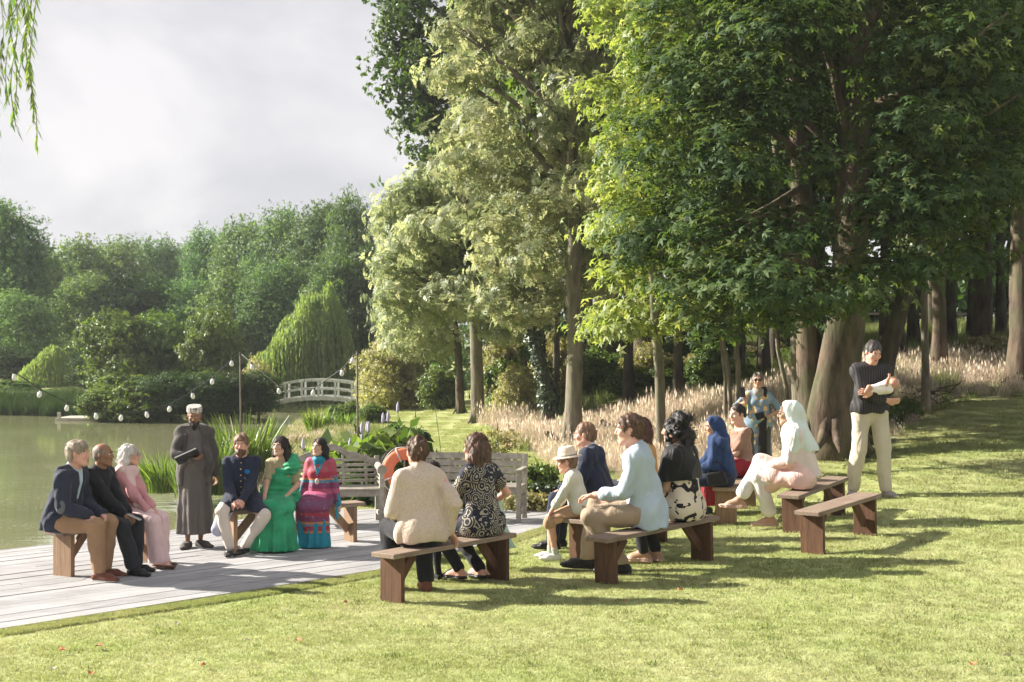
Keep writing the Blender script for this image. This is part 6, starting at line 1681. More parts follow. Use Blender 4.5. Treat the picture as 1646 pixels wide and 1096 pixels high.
def straw_hat(p_, tilt=0, r=.155, band=True):
    M = Matrix([list(q_) for q_ in p_.M]); c = Vector(tuple(p_.H((0,-.015,.055))*p_.k)); s_ = p_.hs*p_.k
    prof = [(r*s_,-.012*s_),(r*.97*s_,-.004*s_),(.115*s_,-.004*s_),(.098*s_,.004*s_),(.094*s_,.05*s_),(.082*s_,.092*s_),(.06*s_,.104*s_),(.03*s_,.094*s_),(1e-4,.09*s_)]
    h_ = MB().lathe(prof, 24, tuple(c), M).build('hat', MT['straw'], p_.root, True); so = h_.modifiers.new('s','SOLIDIFY'); so.thickness = .004
    if band: MB().lathe([(.1005*s_,.003*s_),(.1000*s_,.018*s_)], 24, tuple(c), M).build('hat_band', MT['grey_scarf'], h_, True)
# 10 boy in hat
p = seated('G', .06, 708, 172, 'boy in straw hat, pale shirt and tan shorts on the bench end', off=.05, lean=14, kk=.80, head=(4,8,0), child=True, skin='skin_pink', hands=[(-.13,.40,.62),(.12,.36,.62)], feet=[(-.08,.33,.08),(.10,.42,.08)], curl=30)
print('boy top', (p.Hc[2]+.13*1.28)*p.k+p.loc.z, Z_at(708, p.loc.y))
p.body(bare_legs=True, arms_fine=True); p.face(brow='hair_sand'); p.hair('short', 'hair_sand'); straw_hat(p); p.top('sage_shirt', .028, 1.6, .05, 'shirt', loose=.03, wr=.008, collar='sage_shirt'); p.trousers('tan_short', .03, 1.05, hem=.07, name='shorts')
for i in (0,1):
    p.shoe(i, 'white_canvas', .012, 'sole_white')
    a, b = p.an[i], p.kn[i]; F = Field(np.minimum(a,b)-.1, np.maximum(a,b)+.1, .008); F.cone(a, a+(b-a)*.22, .045, .045, .01); F.cut(a+(b-a)*.2, b-a); p.add('sock', F, 'sock_sage')
# 11 man in navy suit
p = seated('G', .50, 679, 160, 'young man in navy suit beyond the boy in the straw hat', off=.22, lean=12, head=(6,6,0), skin='skin_pink', hands=[(-.12,.38,.60),(.12,.36,.60)])
p.body(); p.hair('short', 'hair_sand'); p.face(brow='hair_sand'); p.top('white_canvas', .012, .6, .0, 'shirt', collar='white_canvas'); p.top('suit_navy', .032, 1.95, .08, 'jacket', loose=.03, open_neck=.035, vneck=.3); p.trousers('suit_navy', .02)
for i in (0,1): p.shoe(i, 'leather_black', .012)
# 12 small child in straw hat
lch = bpos('G', .66, .40, 160); kq = (Z_at(711, lch.y)-lch.z)/1.86
p = simple_child(lch, kq, 165, 'small child in straw hat mostly hidden behind the man in pale blue', 'hair_sand', None, 'x', hat=True); straw_hat(p); p.top('white_canvas', .018, 1.5, .05, 'shirt'); p.trousers('tan_short', .02, 1.9)
for i in (0,1): p.shoe(i, 'leather_black', .010)
# 13 man in pale blue shirt
p = seated('D', .44, 665, 168, 'man in pale blue shirt and khaki trousers seated side on', off=.02, lean=10, head=(6,4,0), skin='skin_pink', hands=[(-.13,.40,.60),(.14,.24,.58)], feet=[(-.06,.20,.08),(.12,.50,.08)], shoulders=.96, curl=35, knee_hint=[(-.3,.8,.8),(.2,.6,1)])
p.body(); p.face(brow='hair_brown'); p.hair('short', 'hair_brown', vol=1.05); p.top('chambray', .022, 1.7, .11, 'shirt', loose=.025, collar='chambray', wr=.014, wfreq=17, flare=.03); p.trousers('khaki', .014, 1.97, hem=.062)
for i in (0,1):
    p.shoe(i, 'leather_black', .010); a, b = p.an[i], p.kn[i]; F = Field(np.minimum(a,b)-.1, np.maximum(a,b)+.1, .008); F.cone(a, a+(b-a)*.32, .045, .047, .01); F.cut(a+(b-a)*.3, b-a); p.add('sock', F, 'charcoal_wool')
# 14 auburn haired woman with mustard top
lm = bpos('G', 1.02, .10, 165)
p = seated('G', 1.02, 672, 165, 'auburn haired woman in mustard top hidden behind the man in pale blue', off=.10, lean=6, female=True, head=(10,4,0), skin='skin_pink', hands=[(-.02,.2,.95),(.12,.36,.60)])
p.body(); p.hair('long', 'hair_auburn', L=.2); p.top('mustard', .018, 1.3, .03, 'top'); p.lap('denim_dark', .03, .25, name='skirt')
for i in (0,1): p.shoe(i, 'leather_black', .008)
# 15 curly haired woman
p = seated('D', .83, 669, 152, 'curly dark haired woman in black cape over cream dress with black ink print', off=.02, lean=5, female=True, head=(6,2,0), skin='skin_mid', hands=[(-.10,.34,.60),(.14,.30,.60)], feet=[(-.04,.36,.08),(.08,.30,.08)], shoulders=1.15)
p.body(fine_feet=True); p.hair('updo', 'hair_black', L=.14, vol=1.05); p.top('ink_print', .022, .12, .05, 'dress', loose=.04); p.lap('ink_print', .035, .25, name='dress_skirt', knee_only=True, top=.18); p.trousers('black_denim', .010, 1.97, hem=.045)
lo, hi = p.box(.12); F = Field(lo, hi, .0105); F.cone(p.sh[0]-p.u*.02, p.sh[1]-p.u*.02, .085, .085, .06); F.cone(p.P+p.u*.44, p.P+p.u*.30, .16, .21, .06, p.f, .8); 
for i in (0,1): F.cone(p.sh[i], p.el[i], .085, .09, .05)
F.cone(p.nb-p.u*.03, p.nb+p.u*.02, .08, .07, .04); F.wrinkle(.006, 34, 6, sq=(1.4,1.4,.4)); F.cut(p.P+p.u*.24, -p.u); F.ell(p.Hc, (.09,.11,.15), .01, None, 'sub'); F.cut(p.nb+p.u*.03, p.u); p.add('cape', F, 'black_silk')
for i in (0,1): p.shoe(i, 'suede_pink', .006, top=-.045)
# 16 woman in blue shawl
def shroud(p_, mat_, name, g=.03, low=-.0, h=.0105, wr=.008, arms=1.2, back=.0, hoodg=.02, freq=34, seed=1, top=.42, hood=True):
    lo, hi = p_.box(.2); F = Field(lo-.05, hi+.05, h)
    if hood:
        F.ell(p_.H((0,-.022,.026)), (.082+hoodg,.102+hoodg,.096+hoodg), .03, p_.M)
        F.cut(p_.H((0,.040,0)), p_.M @ np.array([0,1,-.25]))
        F.cone(p_.H((0,-.06,-.02)), p_.nb-p_.u*.03-p_.f*.045, .085+hoodg*.5, .095, .05)
        F.cone(p_.nb-p_.u*.02, p_.nb-p_.u*.05, .10, .12, .04)
    F.cone(p_.sh[0]-p_.u*.015, p_.sh[1]-p_.u*.015, .060+g, .060+g, .05)
    F.cone(p_.P+p_.u*top, p_.P+p_.u*(.1+low), .14+g, .15+g*1.4, .06, p_.f, .80)
    if back: F.cone(p_.P+p_.u*.4-p_.f*.05, p_.P+p_.u*low-p_.f*(.05+back), .12+g, .12+g, .06, p_.f, .55)
    for i in (0,1): p_.arm(F, i, .022+g*.5, arms, k=.05)
    F.wrinkle(wr, freq, seed, sq=(1.3,1.3,.5))
    F.ell(p_.H((0,.120,-.02)), (.062,.080,.10), .012, p_.M, 'sub')
    F.cut(p_.P+p_.u*low, -p_.u)
    return p_.add(name, F, mat_)
p = seated('H', .04, 670, 176, 'woman wrapped in deep blue shawl with black shoulder bag', off=.04, lean=8, female=True, head=(4,8,0), skin='skin_mid', hands=[(-.06,.36,.62),(.06,.38,.60)], hdir=[(0.2,.9,-.3),(-.1,.9,-.3)], feet=[(-.08,.30,.08),(.08,.36,.08)])
p.body(); p.face(brow='hair_black', lips='lips_brown'); shroud(p, 'blue_shawl', 'shawl', .035, -.02, arms=1.35, back=.03, wr=.010); p.lap('denim_dark', .03, .06, name='trousers')
for i in (0,1): p.shoe(i, 'leather_black', .010)
hbp = in_world(p, p.P+np.array([-.0,.0,0])+p.r*(-.20)+np.array([0,.10,.03]))
bagr = empty('shoulder_bag', hbp, p.rz+R(80)); tag(bagr, 'black leather shoulder bag with metal clasp at the side of the woman in blue', 'handbag')
MB().box((0,0,-.02), (.26,.09,.17), Matrix.Rotation(R(12),3,'Y'), 0.85).build('bag_body', MT['leather_black'], bagr, bevel=.02); MB().box((.0,-.052,.0), (.045,.012,.05), Matrix.Rotation(R(12),3,'Y')).build('clasp', MT['steel'], bagr, bevel=.003)
MB().tube([(-.12,0,.05),(-.09,0,.14),(0,.02,.20),(.09,0,.13),(.12,0,.02),(.14,.0,-.12),(.15,.0,-.2)], .007, 6).build('strap', MT['leather_black'], bagr, True)
# 17 woman with low bun
p = seated('H', .80, 649, 188, 'woman with dark hair in a low bun turning beside the blue shawl', off=.0, lean=2, female=True, head=(28,8,0), skin='skin_light', hands=[(-.08,.34,.60),(.10,.34,.60)])
p.body(); p.face(brow='hair_black', lips='lips_rose'); p.hair('bun', 'hair_dark'); p.top('rust_shawl', .018, 1.0, .02, 'wrap', open_neck=-.03, loose=.02); p.lap('red_cloth', .03, .10, name='trousers')
for i in (0,1): p.shoe(i, 'leather_black', .008)
wb = in_world(p, p.P+np.array([-.02,-.24,-.04])); F = Field((-.2,-.2,-.2),(.2,.2,.22),.011); F.ell((0,0,-.02),(.12,.06,.12),.03); F.cone((0,0,.06),(0,.02,.15),.05,.02,.03); F.wrinkle(.010,40,5); V_, F_ = F.mesh(); o = link('cloth_bag', np_mesh('cloth_bag', V_, F_, smooth=True), MT['white_linen']); o.location = wb; tag(o, 'crumpled white cloth bag on the bench behind the woman in blue', 'bag')
# 18 woman in sunglasses
Ys = 20.4; xs = X_at(1219, Ys); zs = hz(xs, Ys); k = kfit(599, Ys, zs, False)
p = Person('woman in sunglasses and blue flowered tunic holding up a phone', (xs, Ys, zs), 262, k, 'stand', female=True, head=(-4,-4,3), skin='skin_mid', hands=[(-.12,.14,1.08),(.20,.32,1.30)], hdir=[(.6,.3,.4),(.1,.1,1)], hnorm=[(0,-1,0),(0,-1,0)], elbow=[(-1,-.3,-.6),(1,-.2,-.8)], curl=40, belly=.03)
p.body(); p.face(brow='hair_grey', lips='lips_rose'); p.hair('bun', 'hair_grey'); p.glasses()
lo, hi = p.box(.15); F = Field([lo[0],lo[1]-.05,.40], [hi[0],hi[1]+.05,p.nb[2]+.12], .0115); p.torso(F, .02); F.cone(p.P+p.u*.1, (0,0,.42), .16, .20, .06, p.f, .72)
for i in (0,1): p.arm(F, i, .018, 1.0, k=.03)
F.flutes((0,0), 6, .010, 1.0, .45, 3); F.wrinkle(.004,24,2); F.below(.47); F.cut(p.nb+p.u*.03, p.u); p.add('tunic', F, 'blue_flower'); p.trousers('charcoal_wool', .016, 1.97, hem=.05)
F = Field(lo, hi, .010); F.cone(p.sh[0]*.55+p.nb*.45+p.u*.03+p.f*.04, p.P+p.u*.1+p.f*.155-p.r*.05, .05, .06, .03, p.f, .45); F.cone(p.P+p.u*.1+p.f*.155-p.r*.05, (-.05,.17,.35), .06, .085, .03, p.f, .3); F.cone(p.sh[0]*.55+p.nb*.45+p.u*.03+p.f*.04, p.P-p.f*.14, .05, .07, .03, p.f, .4); F.wrinkle(.004,40,3); p.add('stole', F, 'black_silk')
F = Field(lo, hi, .009); F.cone(p.nb-p.f*.03, p.nb+p.f*.05-p.u*.02, .088, .08, .03); F.ell(p.Hc, (.09,.11,.145), .01, None, 'sub'); F.cut(p.nb+p.u*.05, p.u); p.add('collar_scarf', F, 'grey_scarf')
for i in (0,1): p.shoe(i, 'leather_black', .008)
for i in (1,): pass
po = empty('phone', in_world(p, p.wr[1]+p.hdir[1]*.13+np.array([.02,.03,.0])), p.rz); po.rotation_euler = (R(8), R(6), p.rz); tag(po, 'dark phone held up by the woman in sunglasses', 'phone'); MB().box((0,0,.02), (.07,.009,.145)).build('phone_body', MT['phone'], po, bevel=.004); MB().box((0,-.0052,.02), (.063,.001,.135)).build('screen', MT['eye_dark'], po)
wl_ = empty('small_purse', in_world(p, p.wr[0]+np.array([.10,.06,.02])), p.rz); tag(wl_, 'small black case held at her chest by the woman in sunglasses', 'purse'); MB().box((0,0,0), (.13,.03,.10), Matrix.Rotation(R(20),3,'Y')).build('case', MT['leather_black'], wl_, bevel=.008)
# 19 woman in white veil
p = seated('F', .30, 646, 168, 'woman in white veil and peach tunic sitting with crossed legs', off=.06, lean=8, female=True, head=(0,0,0), skin='skin_mid', hands=[(-.04,.34,.62),(.06,.36,.62)], hdir=[(.3,.8,-.3),(-.3,.8,-.3)], feet=[(.04,.30,.08),(.02,.62,.26)], knee_hint=[(-.1,.6,1),(.0,.3,1)], footyaw=(8,-6), belly=.02, shoulders=1.05)
p.body(fine_feet=True); p.face(brow='hair_grey', lips='lips_rose'); p.glasses('sunglass', 'glasses', .02); p.hair('short', 'hair_grey'); p.trousers('white_linen', .014, 1.80, hem=.075)
F = Field(np.array([-.32,-.22,p.seat-.16]), [.34,.62,p.P[2]+.25], .011); F.cone(p.hip[0], p.hip[1], .14, .14, .05); F.cone(p.P, p.P+p.u*.2, .17, .15, .05, p.f, .8)
for i in (0,1): F.cone(p.hip[i], p.kn[i], .112, .080, .04); F.cone(p.hip[i]+(p.kn[i]-p.hip[i])*.6, p.kn[i]-np.array([0,.05,.10]), .085, .055, .05)
km = (p.kn[0]+p.kn[1])/2; F.cone(p.P, km+np.array([0,-.08,.01]), .12, .085, .06); F.cone(p.P*.4+km*.6, km-np.array([-.04,.14,.15]), .10, .075, .06)
F.wrinkle(.011, 34, 4, sq=(1.2,.6,.8)); F.cut((0,0,p.seat+.004),(0,-.0,-1)) if False else None
G = F.grids(); F.D = np.where(G[1] < .20, np.maximum(F.D, (p.seat+.004-G[2]).astype(np.float32)), F.D); p.add('tunic', F, 'peach_silk')
p.top('peach_silk', .02, 1.9, .02, 'sleeves', h=.012)
shroud(p, 'veil_white', 'shawl', .018, .0, arms=.85, back=.08, wr=.008, freq=30, hood=False)
shroud(p, 'veil_mint', 'veil', .026, .26, arms=.45, back=.09, wr=.009, freq=34, hoodg=.022, seed=4)
for i in (0,1): p.shoe(i, 'suede_pink', .005, 'suede_pink', top=-.045)
# 20 standing man with baby
Ym = 18.1; xm = X_at(1398, Ym); zm = hz(xm, Ym); k = kfit(547, Ym, gnd(1398,790).z if False else zm, False)
p = Person('man in dark striped smock and stone trousers standing with a baby in his arms', (xm, Ym, zm), 282, k, 'stand', lean=2, head=(2,24,-4), skin='skin_pink', hands=[(.11,.27,1.155),(-.07,.27,1.075)], hdir=[(.95,.25,.12),(-.85,.3,-.1)], hnorm=[(0,-.9,.1),(0,-.8,.5)], elbow=[(-1,0,-.7),(1,-.1,-.7)], feet=[(-.15,.10,.08),(.19,-.02,.08)], footyaw=(10,-35), curl=25, shoulders=.98)
p.body(); p.face(brow='hair_black'); p.hair('short', 'hair_saltpepper'); p.top('dark_stripe', .030, 1.86, .02, 'smock', loose=.03, wr=.007, flare=.02, collar='dark_stripe', sg=.022); p.trousers('stone_chino', .022, 1.97, hem=.066, wr=.009)
for i in (0,1): p.shoe(i, 'grey_scarf', .010, 'sole_white')
print('man z', zm, 'k', k)
# baby
bl = in_world(p, np.array([-.02,.24,1.19])); kb = k
F = Field((-.30,-.16,-.16), (.26,.18,.20), .0075)
F.ell((-.135,.02,.075), (.062,.066,.058), .02); F.ell((-.12,.06,.06), (.045,.03,.045), .02); F.cone((-.06,0,.03), (.10,0,-.01), .062, .060, .03)
F.cone((.10,0,-.01), (.17,.05,.03), .034, .028, .02); F.cone((.17,.05,.03), (.22,.07,-.02), .024, .018, .01); F.cone((-.03,.05,.05), (-.03,.09,.11), .022, .018, .02); F.cone((-.03,.09,.11), (-.05,.09,.145), .016, .013, .01)
F.ell((-.135,.09,.055), (.010,.012,.009), .01)
for j, (dx, dy, dz) in enumerate(((-.012,.0,.03),(-.002,.004,.034),(.008,.002,.032),(.016,-.002,.026),(.014,.012,.008))): F.cone((-.05,.09,.145), (-.05+dx,.09+dy,.145+dz), .0085, .006, .004)
V_, F_ = F.mesh(); bb = link('person', np_mesh('baby', V_*kb, F_, smooth=True), MT['skin_baby']); bb.location = bl; bb.rotation_euler = (0, 0, p.rz); tag(bb, 'newborn baby cradled against the chest of the standing man', 'baby')
F = Field((-.20,-.16,-.16), (.26,.18,.20), .0085); F.cone((-.055,0,.03), (.10,0,-.01), .074, .070, .03); F.cone((-.08,.03,.02),(-.06,.05,.0), .04,.04,.02); F.wrinkle(.006,50,1); V_, F_ = F.mesh(); link('wrap', np_mesh('wrap', V_*kb, F_, smooth=True), MT['baby_cloth'], bb)
F = Field((-.24,-.10,-.04), (-.03,.14,.18), .0075); F.ell((-.14,.008,.085), (.064,.064,.058), .01); F.ell((-.13,.09,.05), (.06,.05,.07), .01, None, 'sub'); V_, F_ = F.mesh(); link('hair', np_mesh('baby_hair', V_*kb, F_, smooth=True), MT['hair_sand'], bb)
# phone in the hands of the man in the black shirt
po = empty('phone', in_world(ph, (ph.wr[0]+ph.wr[1])/2+np.array([.01,.10,-.035])), ph.rz); po.rotation_euler = (R(-25), 0, ph.rz+.3); tag(po, 'phone lying in the hands of the bald headed man', 'phone'); MB().box((0,0,0), (.075,.15,.009)).build('phone_body', MT['steel'], po, bevel=.003)
# ---------------------------------------------------------------- grass, meadow, reeds, flower bed, fallen leaves
def blade_patch(name, size, n, h, w, seed, lean=.35, tuft=0):
    r = np.random.default_rng(seed)
    P = np.stack([r.uniform(-size/2, size/2, n), r.uniform(-size/2, size/2, n), np.zeros(n)], 1)
    a = r.uniform(0, 6.283, n); hh = h*r.uniform(.55, 1.25, n); ww = w*r.uniform(.7,1.3,n)
    la = r.uniform(0, 6.283, n); lm = hh*lean*r.random(n)
    d = np.stack([np.cos(a)*ww/2, np.sin(a)*ww/2, np.zeros(n)], 1); t = np.stack([np.cos(la)*lm, np.sin(la)*lm, hh], 1)
    V = np.stack([P-d, P+d, P+t], 1).reshape(-1,3); F = np.arange(n*3).reshape(-1,3)
    return np_mesh(name, V, F, r.random(n))
def tall_patch(name, size, n, h, w, seed, seg=3, lean=.5, heads=0):
    r = np.random.default_rng(seed); Vs = []; Fs = []; at = []; k = 0
    P = r.uniform(-size/2, size/2, (n,2)); a = r.uniform(0,6.283,n); la = r.uniform(0,6.283,n); hh = h*r.uniform(.5,1.2,n); lm = hh*lean*r.random(n); va = r.random(n)
    for i in range(n):
        ts = np.linspace(0,1,seg+1); x = P[i,0]+np.cos(la[i])*lm[i]*ts**2; y = P[i,1]+np.sin(la[i])*lm[i]*ts**2; z = hh[i]*ts*(1-.18*ts*lean)
        ww = w*(1-ts*.85)/2; dx, dy = np.cos(a[i]), np.sin(a[i])
        V = np.stack([np.stack([x-dx*ww,y-dy*ww,z],1), np.stack([x+dx*ww,y+dy*ww,z],1)],1).reshape(-1,3)
        Vs.append(V); Fs += [(k+2*j,k+2*j+1,k+2*j+3,k+2*j+2) for j in range(seg)]; at += [va[i]]*seg; k += len(V)
        if heads and r.random() < heads:
            c = np.array([x[-1],y[-1],z[-1]]); s_ = w*2.2; L = h*.16
            V = np.array([c+[0,0,-L*.5],c+[dx*s_,dy*s_,0],c+[0,0,L],c+[-dx*s_,-dy*s_,0]]); Vs.append(V); Fs.append((k,k+1,k+2,k+3)); at.append(.9); k += 4
    return np_mesh(name, np.concatenate(Vs), np.array(Fs), np.array(at))
LM['lawn'] = leafmat('lawn_blades', (0.25,0.31,0.09), (0.42,0.47,0.18), (0.60,0.60,0.33), .30, .01, tint=(1.1,1.15,.6), upn=.85, field=(.62,.58,.34))
LM['hay'] = leafmat('dry_grass_blades', (0.40,0.33,0.25), (0.58,0.49,0.38), (0.74,0.64,0.52), .35, .01, tint=(1.1,1.0,.85), upn=.55)
LM['rough'] = leafmat('rough_green_grass', (0.09,0.14,0.03), (0.18,0.23,0.07), (0.33,0.33,0.16), .35, .02, upn=.5)
LM['reed'] = leafmat('reed_leaves', (0.05,0.10,0.016), (0.12,0.20,0.035), (0.26,0.33,0.08), .45, .07)

def scatter(name, variants, pts, scl, mat_, label, cat, up=None):
    """one object whose nodes repeat the grass patches over its points"""
    pts = np.asarray(pts, np.float32); n = len(pts)
    me = bpy.data.meshes.new(name); me.vertices.add(n); me.vertices.foreach_set('co', pts.ravel())
    r = np.random.default_rng(n)
    a = me.attributes.new('sc', 'FLOAT', 'POINT'); a.data.foreach_set('value', np.asarray(scl, np.float32))
    a = me.attributes.new('rt', 'FLOAT', 'POINT'); a.data.foreach_set('value', r.uniform(0,6.283,n).astype(np.float32))
    a = me.attributes.new('ix', 'INT', 'POINT'); a.data.foreach_set('value', r.integers(0, len(variants), n).astype(np.int32))
    o = bpy.data.objects.new(name, me); COL.objects.link(o)
    ng = bpy.data.node_groups.new(name, 'GeometryNodeTree')
    ng.interface.new_socket('Geometry', in_out='INPUT', socket_type='NodeSocketGeometry'); ng.interface.new_socket('Geometry', in_out='OUTPUT', socket_type='NodeSocketGeometry')
    N, L = ng.nodes, ng.links
    gi, go = N.new('NodeGroupInput'), N.new('NodeGroupOutput')
    m2p = N.new('GeometryNodeMeshToPoints'); L.new(gi.outputs[0], m2p.inputs['Mesh'])
    g2i = N.new('GeometryNodeGeometryToInstance')
    for v in variants:
        oi = N.new('GeometryNodeObjectInfo'); oi.inputs[0].default_value = v; L.new(oi.outputs['Geometry'], g2i.inputs[0])
    iop = N.new('GeometryNodeInstanceOnPoints'); L.new(m2p.outputs[0], iop.inputs['Points']); L.new(g2i.outputs[0], iop.inputs['Instance'])
    iop.inputs['Pick Instance'].default_value = True
    def at(nm, ty):
        q = N.new('GeometryNodeInputNamedAttribute'); q.data_type = ty; q.inputs[0].default_value = nm; return q.outputs[0]
    L.new(at('ix','INT'), iop.inputs['Instance Index']); L.new(at('sc','FLOAT'), iop.inputs['Scale'])
    cx = N.new('ShaderNodeCombineXYZ'); L.new(at('rt','FLOAT'), cx.inputs[2]); L.new(cx.outputs[0], iop.inputs['Rotation'])
    sm = N.new('GeometryNodeSetMaterial'); sm.inputs['Material'].default_value = mat_; L.new(iop.outputs[0], sm.inputs[0]); L.new(sm.outputs[0], go.inputs[0])
    mod = o.modifiers.new('scatter', 'NODES'); mod.node_group = ng
    return tag(o, label, cat, kind='stuff')
def proto(name, me): return bpy.data.objects.new(name, me)
def frustum(Y0, Y1, step0, marg=.7, jit=.5, r=rng):
    """points covering the ground in view, spacing growing with distance"""
    out = []; Y = Y0
    while Y < Y1:
        st = step0(Y); hw = (CX+60)/FPX*Y+marg
        x = np.arange(-hw, hw, st); out.append(np.stack([x+r.uniform(-jit,jit,len(x))*st, np.full(len(x), Y)+r.uniform(-jit,jit,len(x))*st, np.full(len(x), st)], 1)); Y += st
    return np.concatenate(out)
# mown lawn
Q = frustum(9.6, 60, lambda Y: .30*max(1, Y/15), marg=4.0, jit=.22, r=np.random.default_rng(1))
x, y, st = Q.T
d = pond_dist(x, y); dk = pond_dist(x, y, DECKA); md = meadow(x, y)
ok = (d > 1.6) & (dk > .05) & (md < .6)
x, y, st = x[ok], y[ok], st[ok]
tip = pond_dist(x, y, DECKA); edge = tip < .22
lv = [proto('lawn_patch', blade_patch('lawn_patch', .44, 560, .024, .0065, 100+i, 1.3)) for i in range(5)]
scatter('lawn_grass', lv, np.stack([x, y, hgt(x, y)-.004], 1)[~edge], np.minimum((st/.30)[~edge], 1.6), LM['lawn'], 'short mown grass of the lawn', 'grass')
Q = np.random.default_rng(31); wx = Q.uniform(-6,8,900); wy = Q.uniform(10,22,900); okk = (pond_dist(wx,wy,DECKA) > .1) & (meadow(wx,wy) < .4) & (pond_dist(wx,wy) > 1)
wv = [proto('lawn_weed', tall_patch('lawn_weed', .10, 18, .050, .011, 170+i, 2, 1.1, 0)) for i in range(3)]
scatter('lawn_weeds', wv, np.stack([wx,wy,hgt(wx,wy)-.006],1)[okk], Q.uniform(.5,1.1,900)[okk], LM['rough'], 'scattered coarser green tufts in the lawn', 'weeds')
# crisp grass edge along the deck
n = 5200; i_ = np.random.default_rng(4); t = i_.random(n)*(len(near)-2)+1; k_ = np.minimum(t.astype(int), len(near)-2); fr_ = t-k_
na = np.array(near); ex = na[k_]*(1-fr_)[:,None]+na[k_+1]*fr_[:,None]; dirv = na[k_+1]-na[k_]; nr_ = np.stack([dirv[:,1], -dirv[:,0]], 1)/np.linalg.norm(dirv, axis=1, keepdims=True)
ex = ex+nr_*i_.uniform(.02,.24,n)[:,None]
ev = [proto('edge_tuft', blade_patch('edge_tuft', .05, 22, .030, .006, 130+i, .9)) for i in range(3)]
scatter('lawn_edge_grass', ev, np.stack([ex[:,0], ex[:,1], hgt(ex[:,0], ex[:,1])-.002], 1), np.ones(n), LM['lawn'], 'grass blades along the deck edge', 'grass')
# dry meadow
hv = [proto('hay_tuft', tall_patch('hay_tuft', .46, 170, .46, .0075, 150+i, 3, .9, .12)) for i in range(4)]
rv = [proto('green_tuft', tall_patch('green_tuft', .40, 80, .42, .012, 160+i, 3, .6, 0)) for i in range(4)]
Q = frustum(20, 62, lambda Y: .34*max(1, Y/26), r=np.random.default_rng(2)); x, y, st = Q.T
md = meadow(x, y); d = pond_dist(x, y)
nz = .5+.5*np.sin(x*.8+1.7*np.sin(y*.35))*np.sin(y*.6+1.1*np.sin(x*.5))
near_ch = np.hypot(x-bx, y-by) < .9
path = (y < 29) & (x < 1.6)
back = y < np.interp(x, [-6,0,1.5,5.5,6.2,20],[46,36,32.5,30,33,36])
g = back & (md > .5) & (d > .8) & ~near_ch & (np.random.default_rng(8).random(len(x)) < np.where(path, .45, np.where(x > 5.8, .55, .88)))
sc_v = st/.34*np.where(y < np.interp(x, [-6,-1.5,0,2,5,9,20],[300,48,27,24,24.3,28,32]), .55, 1.0)*(.65+.5*nz)
sc_v = sc_v*np.where(x > 5.5, .95, 1.0)
scatter('dry_meadow_grass', hv, np.stack([x,y,hgt(x,y)-.02],1)[g], sc_v[g], LM['hay'], 'tall bleached dry grass on the bank below the trees', 'grass')
g2 = (md > .25) & (d > .5) & ~near_ch & (np.random.default_rng(9).random(len(x)) < np.where(md < .8, .35, .16)+.25*(nz < .3)+.45*(x > 5.2))
scatter('rough_green_grass', rv, np.stack([x,y,hgt(x,y)-.02],1)[g2], sc_v[g2]*.85, LM['rough'], 'rough green grass mixed in the meadow edge', 'grass')
# pond margins
def band(dist_lo, dist_hi, Y0, Y1, n, seed, X0=-60, X1=2):
    r = np.random.default_rng(seed); out = []
    while len(out) < n:
        x = r.uniform(X0, X1, 4000); y = r.uniform(Y0, Y1, 4000); d = pond_dist(x, y); dk = pond_dist(x, y, DECKA)
        vis = np.abs(x/y) < .40
        for a, b in zip(x[(d > dist_lo) & (d < dist_hi) & (dk > .5) & vis], y[(d > dist_lo) & (d < dist_hi) & (dk > .5) & vis]): out.append((a, b))
    return np.array(out[:n])
B = band(-.3, .6, 50, 62, 600, 3, -60, -14.5); scatter('far_bank_sedge', rv, np.c_[B, np.maximum(hgt(B[:,0],B[:,1]), WATER_Z-.05)], np.full(len(B), 1.5), LM['dark'], 'dark sedge hanging over the far water edge', 'reeds')
B = band(-.1, 1.6, 22, 44, 420, 5, -9, 0); scatter('near_bank_grass', hv, np.c_[B, hgt(B[:,0],B[:,1])-.03], np.full(len(B), .5), LM['hay'], 'dry grass fringe along the near pond bank', 'grass')
B = band(-.1, 2.2, 21, 46, 420, 6, -9, 0); scatter('near_bank_green', rv, np.c_[B, hgt(B[:,0],B[:,1])-.03], np.full(len(B), .75), LM['rough'], 'green growth along the near pond bank', 'grass')

# sword-leaved reed clumps as things
def reed_clump(px, py_top, py_base, Y, wpx, n, label, seed, droop=.5, matk='reed', z=None, cat='reeds', w=.028):
    r = np.random.default_rng(seed); x0 = X_at(px, Y); z0 = z if z is not None else Z_at(py_base, Y); h = Z_at(py_top, Y)-z0; rad = wpx*Y/FPX/2
    root = empty('reed_clump', (x0, Y, z0)); tag(root, label, cat, 'clumps of waterside leaves')
    Vs, Fs, at, k = [], [], [], 0; seg = 6
    for i in range(n):
        a = r.uniform(0,6.283); q = math.sqrt(r.random())*rad*.75; bx_, by2 = q*math.cos(a), q*math.sin(a)*.8; la = a+r.uniform(-.8,.8); hh = h*r.uniform(.55,1.05); lm = hh*r.uniform(.1,droop); ts = np.linspace(0,1,seg+1); fa = r.uniform(0,6.28)
        bend = r.random()**2*droop
        xx = bx_+np.cos(la)*lm*ts**1.7; yy = by2+np.sin(la)*lm*ts**1.7; zz = hh*(ts-bend*ts**3*.75); ww = w*np.sin(np.pi*np.clip(ts*.82+.12,0,1))/2*r.uniform(.7,1.2)+.001; dx, dy = math.cos(fa), math.sin(fa)
        V = np.stack([np.stack([xx-dx*ww,yy-dy*ww,zz],1), np.stack([xx+dx*ww,yy+dy*ww,zz],1)],1).reshape(-1,3); Vs.append(V); Fs += [(k+2*j,k+2*j+1,k+2*j+3,k+2*j+2) for j in range(seg)]; at += [r.random()]*seg; k += len(V)
    link('foliage', np_mesh('foliage', np.concatenate(Vs), np.array(Fs), np.array(at)), LM[matk], root); return root
